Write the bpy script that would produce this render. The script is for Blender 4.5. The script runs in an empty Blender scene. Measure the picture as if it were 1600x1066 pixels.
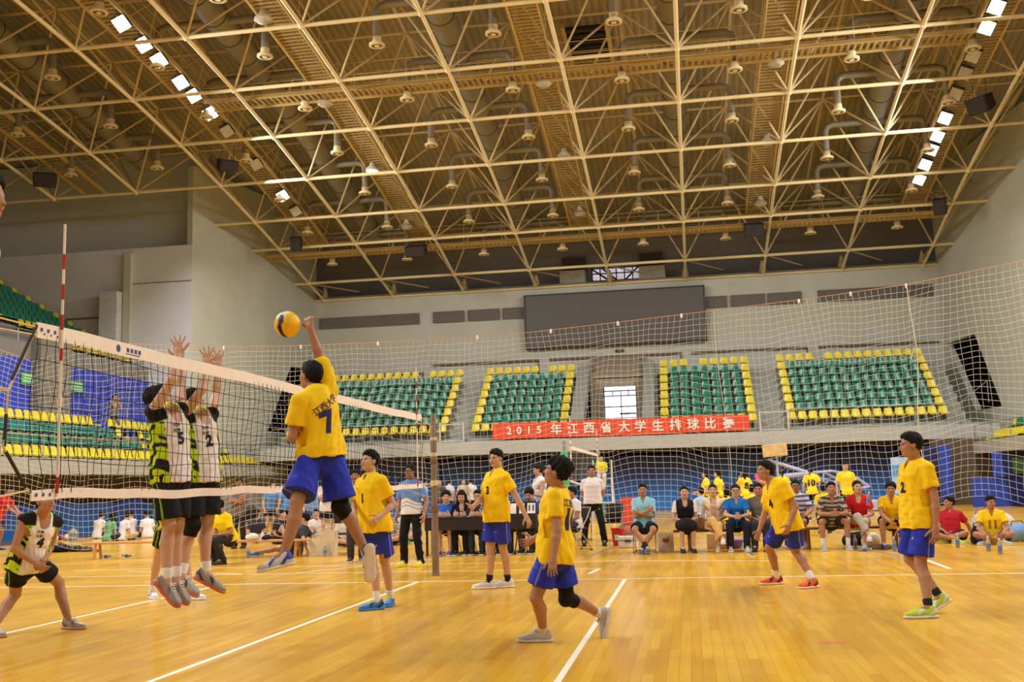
import bpy, math, random
import numpy as np
from mathutils import Vector, Matrix, Euler
from mathutils.bvhtree import BVHTree
D = bpy.data
SC = bpy.context.scene
COL = SC.collection
random.seed(7)
RNG = np.random.RandomState(11)
PI = math.pi

# ------------------------------------------------------------------ camera
F_PX = 1638.95
CAM = np.array([3.9705, -6.1362, 1.3461])
_yaw, _pit, _rol = (math.radians(a) for a in (-9.34016, 7.84315, -1.65114))
_f = np.array([math.sin(_yaw) * math.cos(_pit), math.cos(_yaw) * math.cos(_pit), math.sin(_pit)])
_r = np.array([math.cos(_yaw), -math.sin(_yaw), 0.0])
_u = np.cross(_r, _f)
_R = math.cos(_rol) * _r + math.sin(_rol) * _u
_U = -math.sin(_rol) * _r + math.cos(_rol) * _u
cam = D.objects.new('camera', D.cameras.new('camera'))
COL.objects.link(cam)
cam.data.sensor_fit = 'HORIZONTAL'
cam.data.sensor_width = 36.0
cam.data.lens = 36.0 * F_PX / 1600.0
cam.data.clip_start, cam.data.clip_end = 0.05, 300
_m = Matrix.Identity(4)
for i in range(3):
    _m[i][0], _m[i][1], _m[i][2], _m[i][3] = _R[i], _U[i], -_f[i], CAM[i]
cam.matrix_world = _m
SC.camera = cam


def at(px, py, X=None, Y=None, Z=None, T=None):
    """world point seen at a photo pixel, on the plane X=, Y= or Z=, or at depth T"""
    d = _f + _R * (px - 800) / F_PX - _U * (py - 533) / F_PX
    if X is not None: t = (X - CAM[0]) / d[0]
    elif Y is not None: t = (Y - CAM[1]) / d[1]
    elif Z is not None: t = (Z - CAM[2]) / d[2]
    else: t = T
    return CAM + t * d


# ------------------------------------------------------------------ colour management, world, hall lighting
SC.view_settings.view_transform = 'Standard'
SC.view_settings.look = 'None'
SC.view_settings.exposure = 0.0
SC.view_settings.gamma = 1.0
SC.view_settings.use_curve_mapping = False
W = D.worlds.new('world'); SC.world = W
W.use_nodes = True
W.node_tree.nodes['Background'].inputs[0].default_value = (1.0, 0.95, 0.88, 1)
W.node_tree.nodes['Background'].inputs[1].default_value = 0.2


def area_lamp(name, loc, size, power, col, rot=(0, 0, 0)):
    l = D.lights.new(name, 'AREA'); l.shape = 'RECTANGLE'
    l.size, l.size_y = size; l.energy = power; l.color = col
    o = D.objects.new(name, l); COL.objects.link(o)
    o.location = loc; o.rotation_euler = rot
    return o


for yy in (-8, 3, 13, 23, 32):          # the two floodlight bridges that run the length of the hall
    area_lamp('floodlight_beam', (-13.6, yy, 15.3 if yy < 30 else 14.8), (1.6, 7), 1560, (1.0, 0.985, 0.95), (0, math.radians(-32), 0))
    area_lamp('floodlight_beam', (14.3, yy, 15.3 if yy < 30 else 14.8), (1.6, 7), {-8: 800, 3: 900, 13: 1350}.get(yy, 1600), (1.0, 0.985, 0.95), (0, math.radians(32), 0))


# ------------------------------------------------------------------ materials
def lin(c):
    c = [x / 255.0 for x in c[:3]]
    return tuple(x / 12.92 if x <= 0.04045 else ((x + 0.055) / 1.055) ** 2.4 for x in c)


MATS = {}


def mat(name, rgb, rough=0.6, var=0.12, scale=6.0, metal=0.0, spec=0.4, bump=0.0, emit=0.0, alpha=None, trans=0.0, vcol=False):
    """a procedural surface: base colour broken up by noise, optional fine bump"""
    if name in MATS: return MATS[name]
    m = D.materials.new(name); MATS[name] = m
    m.use_nodes = True
    nt = m.node_tree; b = nt.nodes['Principled BSDF']
    c = lin(rgb)
    b.inputs['Roughness'].default_value = rough
    b.inputs['Metallic'].default_value = metal
    b.inputs['Specular IOR Level'].default_value = spec
    m.diffuse_color = (*c, 1)
    tc = nt.nodes.new('ShaderNodeTexCoord')
    nz = nt.nodes.new('ShaderNodeTexNoise'); nz.inputs['Scale'].default_value = scale; nz.inputs['Detail'].default_value = 3
    nt.links.new(tc.outputs['Object'], nz.inputs['Vector'])
    mr = nt.nodes.new('ShaderNodeMapRange')
    mr.inputs['From Min'].default_value = 0.3; mr.inputs['From Max'].default_value = 0.7
    mr.inputs['To Min'].default_value = 1 - var; mr.inputs['To Max'].default_value = 1 + var
    nt.links.new(nz.outputs['Fac'], mr.inputs['Value'])
    mx = nt.nodes.new('ShaderNodeMix'); mx.data_type = 'RGBA'; mx.blend_type = 'MULTIPLY'; mx.inputs[0].default_value = 1
    if vcol:
        at_ = nt.nodes.new('ShaderNodeVertexColor'); at_.layer_name = 'Col'
        nt.links.new(at_.outputs['Color'], mx.inputs[6])
    else:
        mx.inputs[6].default_value = (*c, 1)
    nt.links.new(mr.outputs['Result'], mx.inputs[7])
    nt.links.new(mx.outputs[2], b.inputs['Base Color'])
    if bump:
        bp = nt.nodes.new('ShaderNodeBump'); bp.inputs['Strength'].default_value = bump; bp.inputs['Distance'].default_value = 0.01
        n2 = nt.nodes.new('ShaderNodeTexNoise'); n2.inputs['Scale'].default_value = scale * 6
        nt.links.new(tc.outputs['Object'], n2.inputs['Vector'])
        nt.links.new(n2.outputs['Fac'], bp.inputs['Height']); nt.links.new(bp.outputs['Normal'], b.inputs['Normal'])
    if emit:
        nt.links.new(mx.outputs[2], b.inputs['Emission Color']); b.inputs['Emission Strength'].default_value = emit
        m.cycles.emission_sampling = 'NONE'
    if trans:
        b.inputs['Transmission Weight'].default_value = trans; b.inputs['IOR'].default_value = 1.3
    if alpha is not None:
        b.inputs['Alpha'].default_value = alpha
    return m


def hexmat(rgb, rough=0.6, **k):
    return mat('paint_%02x%02x%02x_%d' % (*rgb, int(rough * 100)), rgb, rough, **k)


# ------------------------------------------------------------------ mesh builder
class MB:
    def __init__(s): s.v, s.f, s.mi, s.cur = [], [], [], 0

    def add(s, vs, fs):
        n = len(s.v); s.v += [tuple(map(float, p)) for p in vs]
        s.f += [tuple(i + n for i in f) for f in fs]; s.mi += [s.cur] * len(fs); return s

    def box(s, lo, hi, M=None):
        x0, y0, z0 = lo; x1, y1, z1 = hi
        vs = [(x0, y0, z0), (x1, y0, z0), (x1, y1, z0), (x0, y1, z0), (x0, y0, z1), (x1, y0, z1), (x1, y1, z1), (x0, y1, z1)]
        if M is not None: vs = [tuple(M @ Vector(p)) for p in vs]
        return s.add(vs, [(3, 2, 1, 0), (4, 5, 6, 7), (0, 1, 5, 4), (1, 2, 6, 5), (2, 3, 7, 6), (3, 0, 4, 7)])

    def cbox(s, c, d, M=None):
        return s.box([c[i] - d[i] / 2 for i in range(3)], [c[i] + d[i] / 2 for i in range(3)], M)

    def rbox(s, lo, hi, r, M=None):
        """box with bevelled edges"""
        import bmesh
        bm = bmesh.new(); bmesh.ops.create_cube(bm, size=1)
        for v in bm.verts:
            v.co = Vector([lo[i] + (v.co[i] + .5) * (hi[i] - lo[i]) for i in range(3)])
        bmesh.ops.bevel(bm, geom=bm.edges[:], offset=r, segments=2, affect='EDGES', profile=0.5)
        bm.verts.index_update()
        vs = [(M @ v.co if M is not None else v.co)[:] for v in bm.verts]
        fs = [tuple(v.index for v in f.verts) for f in bm.faces]
        bm.free(); return s.add(vs, fs)

    def tube(s, pts, r, n=6, cap=True, closed=False):
        P = [Vector(p) for p in pts]; R = r if hasattr(r, '__len__') else [r] * len(P)
        N = len(P); vs = []; up = None
        for i in range(N):
            if closed: t = P[(i + 1) % N] - P[i - 1]
            else: t = P[min(i + 1, N - 1)] - P[max(i - 1, 0)]
            t = t.normalized() if t.length > 1e-9 else Vector((0, 0, 1))
            if up is None:
                up = Vector((0, 0, 1)) if abs(t.z) < .9 else Vector((0, 1, 0))
            a = t.cross(up)
            if a.length < 1e-6: a = t.orthogonal()
            a.normalize(); b = a.cross(t); up = b
            for k in range(n):
                th = 2 * PI * k / n
                vs.append(P[i] + (a * math.cos(th) + b * math.sin(th)) * R[i])
        fs = []
        for i in range(N if closed else N - 1):
            j = (i + 1) % N
            for k in range(n):
                fs.append((i * n + k, i * n + (k + 1) % n, j * n + (k + 1) % n, j * n + k))
        if cap and not closed:
            fs.append(tuple(range(n))[::-1]); fs.append(tuple((N - 1) * n + k for k in range(n)))
        return s.add(vs, fs)

    def lathe(s, prof, n=16, M=None):
        """profile of (r, z) turned about z"""
        vs, fs = [], []
        for r, z in prof:
            for k in range(n):
                th = 2 * PI * k / n; vs.append((r * math.cos(th), r * math.sin(th), z))
        for i in range(len(prof) - 1):
            for k in range(n):
                fs.append((i * n + k, i * n + (k + 1) % n, (i + 1) * n + (k + 1) % n, (i + 1) * n + k))
        fs.append(tuple(range(n))[::-1]); fs.append(tuple((len(prof) - 1) * n + k for k in range(n)))
        if M is not None: vs = [tuple(M @ Vector(p)) for p in vs]
        return s.add(vs, fs)

    def ball(s, c, r, n=10, m=6, M=None):
        vs, fs = [], []
        rr = r if hasattr(r, '__len__') else (r, r, r)
        for i in range(m + 1):
            ph = PI * i / m
            for k in range(n):
                th = 2 * PI * k / n
                vs.append((c[0] + rr[0] * math.sin(ph) * math.cos(th), c[1] + rr[1] * math.sin(ph) * math.sin(th), c[2] - rr[2] * math.cos(ph)))
        for i in range(m):
            for k in range(n): fs.append((i * n + k, i * n + (k + 1) % n, (i + 1) * n + (k + 1) % n, (i + 1) * n + k))
        if M is not None: vs = [tuple(M @ Vector(p)) for p in vs]
        return s.add(vs, fs)

    def prism(s, poly, axis, a, b):
        """polygon in the plane across `axis` pushed from a to b"""
        n = len(poly); o = {'x': lambda p, t: (t, p[0], p[1]), 'y': lambda p, t: (p[0], t, p[1]), 'z': lambda p, t: (p[0], p[1], t)}[axis]
        vs = [o(p, a) for p in poly] + [o(p, b) for p in poly]
        fs = [tuple(range(n))[::-1], tuple(range(n, 2 * n))] + [(i, (i + 1) % n, n + (i + 1) % n, n + i) for i in range(n)]
        return s.add(vs, fs)

    def build(s, name, m, parent=None, smooth=False):
        me = D.meshes.new(name); me.from_pydata(s.v, [], s.f); me.update()
        for q in (m if isinstance(m, (list, tuple)) else [m]): me.materials.append(q)
        if any(s.mi): me.polygons.foreach_set('material_index', s.mi)
        if smooth:
            me.polygons.foreach_set('use_smooth', [True] * len(me.polygons))
            try: me.set_sharp_from_angle(angle=math.radians(40))
            except Exception: pass
        o = D.objects.new(name, me); COL.objects.link(o)
        if parent is not None: o.parent = parent
        import bmesh
        bm = bmesh.new(); bm.from_mesh(me); bmesh.ops.recalc_face_normals(bm, faces=bm.faces); bm.to_mesh(me); bm.free()
        return o


def tag(o, label=None, cat=None, group=None, kind=None):
    if label: o['label'] = label
    if cat: o['category'] = cat
    if group: o['group'] = group
    if kind: o['kind'] = kind
    return o


def thing(name, label, cat, loc=(0, 0, 0), rz=0, group=None, kind=None):
    o = D.objects.new(name, None); COL.objects.link(o)
    o.empty_display_size = 0.2
    o.location = loc; o.rotation_euler = (0, 0, rz)
    return tag(o, label, cat, group, kind)


def dup(root, loc=None, rz=None, label=None, group=None):
    r = root.copy(); COL.objects.link(r)
    if loc is not None: r.location = loc
    if rz is not None: r.rotation_euler = (0, 0, rz)
    if label: r['label'] = label
    if group: r['group'] = group
    for ch in list(root.children):
        c = ch.copy(); COL.objects.link(c); c.parent = r
        for g in list(ch.children):
            d = g.copy(); COL.objects.link(d); d.parent = c
    return r


def struct(name, mb, m, label=None, parent=None, smooth=False):
    o = mb.build(name, m, parent, smooth)
    if parent is None: tag(o, label, None, None, 'structure')
    return o


def text_mesh(s, size, depth=0.004, bold=0.0, align='CENTER'):
    """lettering as a mesh in the XY plane (built-in font), centred on its own box; returns (verts, faces)"""
    cu = D.curves.new('lettering', 'FONT'); cu.body = s; cu.size = size; cu.offset = bold
    cu.extrude = depth; cu.resolution_u = 3
    o = D.objects.new('lettering', cu); COL.objects.link(o)
    dg = bpy.context.evaluated_depsgraph_get(); dg.update()
    me = D.meshes.new_from_object(o.evaluated_get(dg))
    vs = np.array([v.co[:] for v in me.vertices]) if len(me.vertices) else np.zeros((0, 3))
    fs = [tuple(p.vertices) for p in me.polygons]
    D.objects.remove(o); D.curves.remove(cu); D.meshes.remove(me)
    if len(vs):
        c = (vs.min(0) + vs.max(0)) / 2; vs[:, :2] -= c[:2]
    return vs, fs


def lettering(name, s, size, m, M, parent=None, bold=0.0, depth=0.004):
    vs, fs = text_mesh(s, size, depth, bold)
    b = MB(); b.add([tuple(M @ Vector(p)) for p in vs], fs)
    return b.build(name, m, parent)


def basis(o, x, y, z):
    M = Matrix.Identity(4)
    for i in range(3): M[i][0], M[i][1], M[i][2], M[i][3] = x[i], y[i], z[i], o[i]
    return M
# ------------------------------------------------------------------ setting: floor
def floor_mat():
    m = D.materials.new('sprung_maple_floor'); m.use_nodes = True
    nt = m.node_tree; b = nt.nodes['Principled BSDF']; L = nt.links.new
    tc = nt.nodes.new('ShaderNodeTexCoord'); mp = nt.nodes.new('ShaderNodeMapping')
    mp.inputs['Rotation'].default_value = (0, 0, PI / 2)
    L(tc.outputs['Object'], mp.inputs['Vector'])
    br = nt.nodes.new('ShaderNodeTexBrick')
    br.inputs['Scale'].default_value = 1.0; br.inputs['Brick Width'].default_value = 1.1; br.inputs['Row Height'].default_value = 0.085
    br.inputs['Mortar Size'].default_value = 0.002; br.inputs['Bias'].default_value = 0.0; br.offset = 0.43
    br.inputs['Color1'].default_value = (*lin((224, 176, 60)), 1); br.inputs['Color2'].default_value = (*lin((210, 155, 46)), 1)
    br.inputs['Mortar'].default_value = (*lin((190, 138, 42)), 1)
    L(mp.outputs['Vector'], br.inputs['Vector'])
    nz = nt.nodes.new('ShaderNodeTexNoise'); nz.inputs['Scale'].default_value = 0.55; nz.inputs['Detail'].default_value = 5
    L(tc.outputs['Object'], nz.inputs['Vector'])
    mr = nt.nodes.new('ShaderNodeMapRange'); mr.inputs['From Min'].default_value = .3; mr.inputs['From Max'].default_value = .7
    mr.inputs['To Min'].default_value = 0.84; mr.inputs['To Max'].default_value = 1.12
    L(nz.outputs['Fac'], mr.inputs['Value'])
    mp2 = nt.nodes.new('ShaderNodeMapping'); mp2.inputs['Scale'].default_value = (9, .6, 1)
    L(tc.outputs['Object'], mp2.inputs['Vector'])
    n2 = nt.nodes.new('ShaderNodeTexNoise'); n2.inputs['Scale'].default_value = 1.0; n2.inputs['Detail'].default_value = 6
    L(mp2.outputs['Vector'], n2.inputs['Vector'])
    m2 = nt.nodes.new('ShaderNodeMapRange'); m2.inputs['From Min'].default_value = .3; m2.inputs['From Max'].default_value = .7
    m2.inputs['To Min'].default_value = 0.9; m2.inputs['To Max'].default_value = 1.07
    L(n2.outputs['Fac'], m2.inputs['Value'])
    mu = nt.nodes.new('ShaderNodeMath'); mu.operation = 'MULTIPLY'; L(mr.outputs[0], mu.inputs[0]); L(m2.outputs[0], mu.inputs[1])
    mx = nt.nodes.new('ShaderNodeMix'); mx.data_type = 'RGBA'; mx.blend_type = 'MULTIPLY'; mx.inputs[0].default_value = 1
    L(br.outputs['Color'], mx.inputs[6]); L(mu.outputs[0], mx.inputs[7]); L(mx.outputs[2], b.inputs['Base Color'])
    r2 = nt.nodes.new('ShaderNodeMapRange'); r2.inputs['To Min'].default_value = 0.12; r2.inputs['To Max'].default_value = 0.26
    L(nz.outputs['Fac'], r2.inputs['Value']); L(r2.outputs[0], b.inputs['Roughness'])
    b.inputs['Specular IOR Level'].default_value = 0.05
    bp = nt.nodes.new('ShaderNodeBump'); bp.inputs['Strength'].default_value = 0.05; bp.inputs['Distance'].default_value = 0.004
    L(n2.outputs['Fac'], bp.inputs['Height']); L(bp.outputs['Normal'], b.inputs['Normal'])
    return m


FL = struct('floor', MB().box((-34, -22, -0.3), (34, 54, 0)), floor_mat(), 'orange brown wooden sports hall floor with painted court lines')
WHITE_LINE = mat('court_line_white', (240, 232, 214), 0.45, var=.05)
RED_LINE = mat('court_line_red', (214, 96, 78), 0.45, var=.05)
BLUE_LINE = mat('court_line_blue', (92, 112, 170), 0.45, var=.05)


def line(a, b, w=.05, m=None, z=.0012):
    a, b = Vector((*a, 0)), Vector((*b, 0)); d = (b - a).normalized(); n = Vector((-d.y, d.x, 0)) * w / 2
    q = MB(); q.add([a - n + Vector((0, 0, 0)), b - n, b + n, a + n, a - n + Vector((0, 0, z)), b - n + Vector((0, 0, z)), b + n + Vector((0, 0, z)), a + n + Vector((0, 0, z))],
                    [(4, 5, 6, 7), (0, 1, 5, 4), (1, 2, 6, 5), (2, 3, 7, 6), (3, 0, 4, 7)])
    return q.build('court_line', m or WHITE_LINE, FL)


line((-9, 9), (9, 9)); line((-9, 0), (9, 0)); line((0, 0), (0, 9)); line((3, 0), (3, 9)); line((-3, 0), (-3, 9))
line((-9, 0), (-9, 9)); line((9, 0), (9, 9))
line((2.4, 9.9), (2.48, 10.75), .06, z=.0016); line((-8, 10.82), (2.5, 10.82), .04)
line((7.57, 11.55), (7.54, 9.85), .06); line((-6.2, 11.9), (-3.4, 10.8), .04)
line((-7.5, 12.3), (1.6, 12.45), .04)
arc = [(1.6 + .55 * i, 12.45 - .014 * i * i) for i in range(8)]
for p, q in zip(arc, arc[1:]): line(p, q, .045)
line((-4.6, 9.6), (-3.9, 10.15), .05)
for p, w in (((4.85, 0.9), .22), ((5.05, 3.0), .2), ((4.75, 5.9), .16), ((4.9, 10.2), .2), ((2.62, 9.75), .12), ((-.75, 1.0), .2)):
    line((p[0] - w / 2, p[1]), (p[0] + w / 2, p[1]), .07, RED_LINE, .0014)
line((1.35, 16.6), (1.2, 14.2), .05, BLUE_LINE); line((2.35, 16.8), (2.0, 13.3), .05, BLUE_LINE)
line((4.95, 16.5), (5.0, 13.2), .06, BLUE_LINE); line((5.6, 16.5), (5.85, 13.3), .06, BLUE_LINE)
line((7.0, 14.6), (7.4, 12.2), .05, BLUE_LINE); line((-.6, 14.3), (-2.6, 10.9), .045)

# ------------------------------------------------------------------ setting: walls of the hall
WALL = mat('plaster_wall', (188, 189, 177), 0.9, var=.05, scale=.6, bump=.1)
WALL2 = mat('plaster_grey', (206, 207, 210), 0.9, var=.05, scale=.7, bump=.1)
CONC = mat('painted_concrete', (150, 152, 144), 0.85, var=.08, scale=1.2)
BAND = mat('pale_concrete_band', (178, 178, 172), 0.85, var=.05, scale=1.0)
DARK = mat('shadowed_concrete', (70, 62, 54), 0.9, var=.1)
DKGREY = mat('dark_grey_wall', (128, 126, 122), 0.9, var=.06, scale=.8)
RAIL = mat('steel_rail', (170, 168, 160), 0.4, metal=.6)
BROWN = mat('brown_strip', (112, 88, 66), 0.7)
LOUVRE = mat('louvre_grey', (118, 114, 106), 0.7)


def wall_run(name, pts, z0, z1, th, m, label):
    q = MB()
    for (a, b) in zip(pts, pts[1:]):
        a, b = Vector((*a, 0)), Vector((*b, 0)); n = Vector((-(b - a).y, (b - a).x, 0)).normalized() * th
        v = [a, b, b + n, a + n]
        q.add([(p.x, p.y, z0) for p in v] + [(p.x, p.y, z1) for p in v], [(3, 2, 1, 0), (4, 5, 6, 7), (0, 1, 5, 4), (1, 2, 6, 5), (2, 3, 7, 6), (3, 0, 4, 7)])
    return struct(name, q, m, label)


def cut(o, boxes):
    """openings cut through a wall"""
    q = MB()
    for b in boxes: q.add(*b)
    c = q.build('cutter', WALL)
    md = o.modifiers.new('b', 'BOOLEAN'); md.operation = 'DIFFERENCE'; md.object = c; md.solver = 'EXACT'
    dg = bpy.context.evaluated_depsgraph_get(); dg.update()
    me = D.meshes.new_from_object(o.evaluated_get(dg))
    o.modifiers.clear(); old = o.data; o.data = me; D.meshes.remove(old); D.objects.remove(c)


wf = wall_run('wall_far', [(-16.2, 49.3), (16.9, 49.3)], 0, 12.0, .4, WALL, 'pale plaster far wall of the hall above the far stand')
wall_run('wall_far_upper', [(-19, 51.6), (20, 51.6)], 11.0, 16.6, .3, DKGREY, 'setback wall between the far wall and the roof, grey darkened for weak light')  # darker grey stands in for the weaker light up here
struct('trim_1', MB().box((-16.2, 49.2, 11.98), (16.9, 51.6, 12.06)), DKGREY, 'grey ledge along the top of the far wall')


def corner_wall(name, pts, holes, z1, th, label):
    """wall run whose segment i carries a slanted opening (s at top pair, s at bottom pair, z0, z1), s in metres from the segment start"""
    q = MB()
    for i, (a, b) in enumerate(zip(pts, pts[1:])):
        a, b = Vector((*a, 0)), Vector((*b, 0)); d = (b - a).normalized(); L = (b - a).length
        M = basis(a, d, Vector((0, 0, 1)), Vector((d.y, -d.x, 0)))
        if i in holes:
            t0, t1, b0, b1, h0, h1 = holes[i]
            polys = [[(0, 0), (L, 0), (L, h0), (0, h0)], [(0, h1), (L, h1), (L, z1), (0, z1)], [(0, h0), (b0, h0), (t0, h1), (0, h1)], [(b1, h0), (L, h0), (L, h1), (t1, h1)]]
        else: polys = [[(0, 0), (L, 0), (L, z1), (0, z1)]]
        for p in polys:
            r = MB(); r.prism(p, 'z', 0, -th); q.add([(M @ Vector(v))[:] for v in r.v], r.f)
    return struct(name, q, WALL, label)


corner_wall('wall_left_corner', [(-18.05, 38), (-17.6, 40.0), (-16.9, 43.7), (-16.2, 49.3)], {2: (2.7, 5.0, .3, 2.6, 4.4, 7.95)}, 16.5, .3, 'beige angled corner wall left of the far stand')
corner_wall('wall_right_corner', [(16.9, 49.3), (17.7, 43.0), (18.3, 38.6)], {0: (.5, 4.0, 3.4, 6.3, 4.2, 7.75)}, 16.5, .3, 'beige angled corner wall right of the far stand')
# the dark stair passages behind those openings, their shade put into the wall colour
struct('wall_right_passage', MB().box((19.0, 41.0, 3.3), (19.2, 50.9, 9.0)).box((16.7, 50.7, 3.3), (19.0, 50.9, 9.0)).box((18.0, 41.0, 8.8), (19.0, 50.7, 9.0)), mat('passage_shade', (50, 43, 37), .9), 'dark stair passage in the right corner wall')
struct('wall_left_passage', MB().box((-18.9, 42.5, 3.3), (-18.7, 50.9, 9.0)).box((-18.7, 50.7, 3.3), (-16.0, 50.9, 9.0)).box((-18.7, 42.5, 8.8), (-17.5, 50.7, 9.0)), mat('passage_shade', (50, 43, 37), .9), 'dark stair passage in the left corner wall')
wall_run('wall_left_grey', [(-31, 38), (-18.05, 38)], 0, 12.75, .3, WALL2, 'grey end wall beside the upper left stand')
wall_run('wall_left_upper', [(-31, 39.2), (-18.0, 39.2)], 12.0, 17.5, .3, WALL, 'dark setback wall above the grey end wall')
wall_run('wall_right_grey', [(18.3, 38.6), (31, 38.6)], 0, 16.5, .3, WALL, 'beige end wall beyond the right corner')
wall_run('wall_left', [(-31, -22), (-31, 38)], 0, 18.5, .3, WALL2, 'grey left wall of the hall')
wall_run('wall_right', [(31, 38.6), (31, -22)], 0, 18.5, .3, WALL2, 'grey right wall of the hall')
struct('trim_2', MB().box((-22.2, 37.3, 7.6), (-21.35, 37.98, 10.65)), mat('pale_blue_grey', (196, 200, 205), .7), 'tall pale grey duct casing on the grey end wall')
struct('trim_3', MB().box((-21.3, 37.75, 7.6), (-20.95, 37.99, 12.5)), WALL, 'beige riser pipe casing on the grey end wall')
struct('trim_4', MB().box((-30, 37.94, 9.55), (-22.2, 37.99, 9.62)), LOUVRE, 'thin grey cable strip on the grey end wall')
struct('trim_19', MB().box((-21.3, 37.96, 11.05), (-18.06, 37.995, 11.08)), LOUVRE, 'panel joint line across the grey end wall')

# thin brown reveal strips above the far seats
k = 5
for a, b, z in ((-16.0, -10.1, 7.57), (-9.6, -3.72, 7.95), (-3.13, 3.86, 7.96), (4.36, 10.28, 7.95), (10.83, 16.7, 7.94)):
    q = MB().box((a, 49.2, z - .06), (b, 49.3, z + .06))
    if k < 9: q.box((b - .06, 49.22, z - .75), (b, 49.3, z))
    struct('trim_%d' % k, q, BROWN, 'thin brown strip on the far wall above the seats'); k += 1
# ventilation louvres in the far wall
lv = []
for a, b in ((-16.0, -10.29), (-9.45, -7.77), (-7.51, -5.82), (-5.59, -4.45), (5.25, 6.33), (6.56, 8.27), (8.46, 10.11), (10.98, 16.6)):
    q = MB(); z0, z1 = 10.32, 10.86
    q.box((a, 49.22, z0), (b, 49.26, z1))
    for i in range(6):
        z = z0 + .045 + i * .087; q.box((a + .02, 49.17, z - .025), (b - .02, 49.24, z + .012))
    q2 = MB().box((a - .03, 49.16, z1), (b + .03, 49.3, z1 + .03)).box((a - .03, 49.16, z0 - .03), (b + .03, 49.3, z0)).box((a - .03, 49.16, z0), (a, 49.3, z1)).box((b, 49.16, z0), (b + .03, 49.3, z1))
    t = thing('air_vent', '', 'vent', (0, 0, 0)); q.build('grille', LOUVRE, t); q2.build('frame', DKGREY, t); lv.append(t)
for t, s in zip(lv, ('long grey louvred vent at the left end of the far wall', 'grey wall vent, second from the left end of the far wall', 'grey wall vent, third from the left end of the far wall',
                     'short grey wall vent touching the left side of the big dark screen', 'short grey wall vent touching the right side of the big dark screen', 'grey wall vent, second to the right of the big dark screen',
                     'grey wall vent, third to the right of the big dark screen', 'long grey louvred vent at the right end of the far wall')): t['label'] = s

# big dark video screen
t = thing('video_screen', 'large switched-off dark grey video screen hanging on the far wall', 'screen', (.42, 49.0, 8.55))
SCRM = mat('screen_grey', (94, 92, 88), 0.55, var=.04, scale=30)
MB().box((-4.72, -.1, .05), (4.72, .0, 2.85)).build('display_panel', SCRM, t)
MB().box((-4.8, -.14, 0), (4.8, .28, .05)).box((-4.8, -.14, 2.85), (4.8, .28, 2.92)).box((-4.8, -.14, 0), (-4.72, .28, 2.9)).box((4.72, -.14, 0), (4.8, .28, 2.9)).build('frame', mat('screen_frame', (62, 58, 52), .5), t)
t = thing('exit_sign', 'tiny dark green exit sign under the big dark screen', 'sign', (.62, 49.2, 8.2))
MB().box((-.22, -.03, 0), (.22, .09, .13)).build('housing', mat('exit_green', (34, 62, 44), .5), t)
lettering('lettering', 'EXIT', .1, mat('exit_letters', (150, 190, 150), .5), basis((0, -.034, .065), (1, 0, 0), (0, 0, 1), (0, -1, 0)), t, .002, .001)
# boxes and window above the screen
for x0, x1, s in ((-2.55, -1.15, 'left'), (1.78, 3.2, 'right')):
    t = thing('equipment_cabinet', 'off-white cabinet on the ledge %s of the small window above the screen' % s, 'cabinet', ((x0 + x1) / 2, 50.6, 12.06)); w = (x1 - x0) / 2
    MB().box((-w, -.3, 0), (w, .6, .62)).box((-w + .02, -.28, .62), (w - .02, .6, .8)).build('body', mat('cabinet_white', (206, 198, 180), .7), t)
    MB().box((-w, -.32, .8), (w, .62, .9)).build('lid', BAND, t)
struct('wall_booth_right', MB().box((1.8, 51.3, 13.05), (3.1, 51.55, 13.9)), DARK, 'dark booth shutter above the right cabinet')
struct('wall_booth_left', MB().box((-2.5, 51.3, 13.05), (-1.2, 51.55, 13.9)), DARK, 'dark booth shutters above the ledge')
t = struct('window_1', MB().box((-.85, 51.45, 12.06), (1.8, 51.58, 13.2)), mat('window_daylight', (206, 196, 208), .4, emit=.75, var=.25, scale=2), 'small daylit window above the big dark screen')
q = MB()
for x in (-.85, -.4, .05, .5, .95, 1.4, 1.8): q.box((x - .03, 51.35, 12.06), (x + .03, 51.45, 13.2))
for z in (12.1, 12.5, 12.9, 13.2): q.box((-.9, 51.35, z - .025), (1.85, 51.45, z + .025))
for a, b in (((-.9, 13.2), (.6, 12.1)), ((1.8, 13.25), (.6, 12.1)), ((-.3, 13.2), (.5, 12.5))):
    q.tube([(a[0], 51.3, a[1]), (b[0], 51.3, b[1])], .05, 5)
q.build('window_frame', mat('dark_frame', (46, 38, 40), .6), t)

# ------------------------------------------------------------------ setting: far stand
FS_Z, FS_R, FS_P = 3.6, .443, .6       # floor of its front row, rise and depth per row


def terrace(x0, x1, name, label):
    poly = [(42.05, 0.0 + 3.3)]
    poly = [(41.95, 2.85), (41.95, 3.42), (42.15, 3.42), (42.15, FS_Z)]
    for i in range(8):
        y = 42.15 + .75 + i * FS_P; poly += [(y, FS_Z + i * FS_R)]
        if i < 7: poly += [(y, FS_Z + (i + 1) * FS_R)]
    poly += [(49.3, FS_Z + 7 * FS_R), (49.3, 2.85)]
    q = MB(); q.prism(poly, 'x', x0, x1)
    return struct(name, q, CONC, label)


terrace(-15.75, -.75, 'floor_terrace_left', 'grey concrete terrace of the far stand, left half')
terrace(1.95, 16.1, 'floor_terrace_right', 'grey concrete terrace of the far stand, right half')
struct('floor_landing_right', MB().box((16.1, 42.0, 2.85), (18.9, 49.2, 3.5)), CONC, 'grey landing between the far stand and the right corner wall')
struct('floor_landing_left', MB().box((-18.0, 42.0, 2.85), (-15.75, 49.2, 3.5)), CONC, 'grey landing between the far stand and the left corner wall')
struct('wall_parapet_far', MB().box((-16.4, 41.85, 2.82), (17.2, 42.0, 3.42)), BAND, 'long pale concrete parapet along the front of the far stand')
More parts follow.
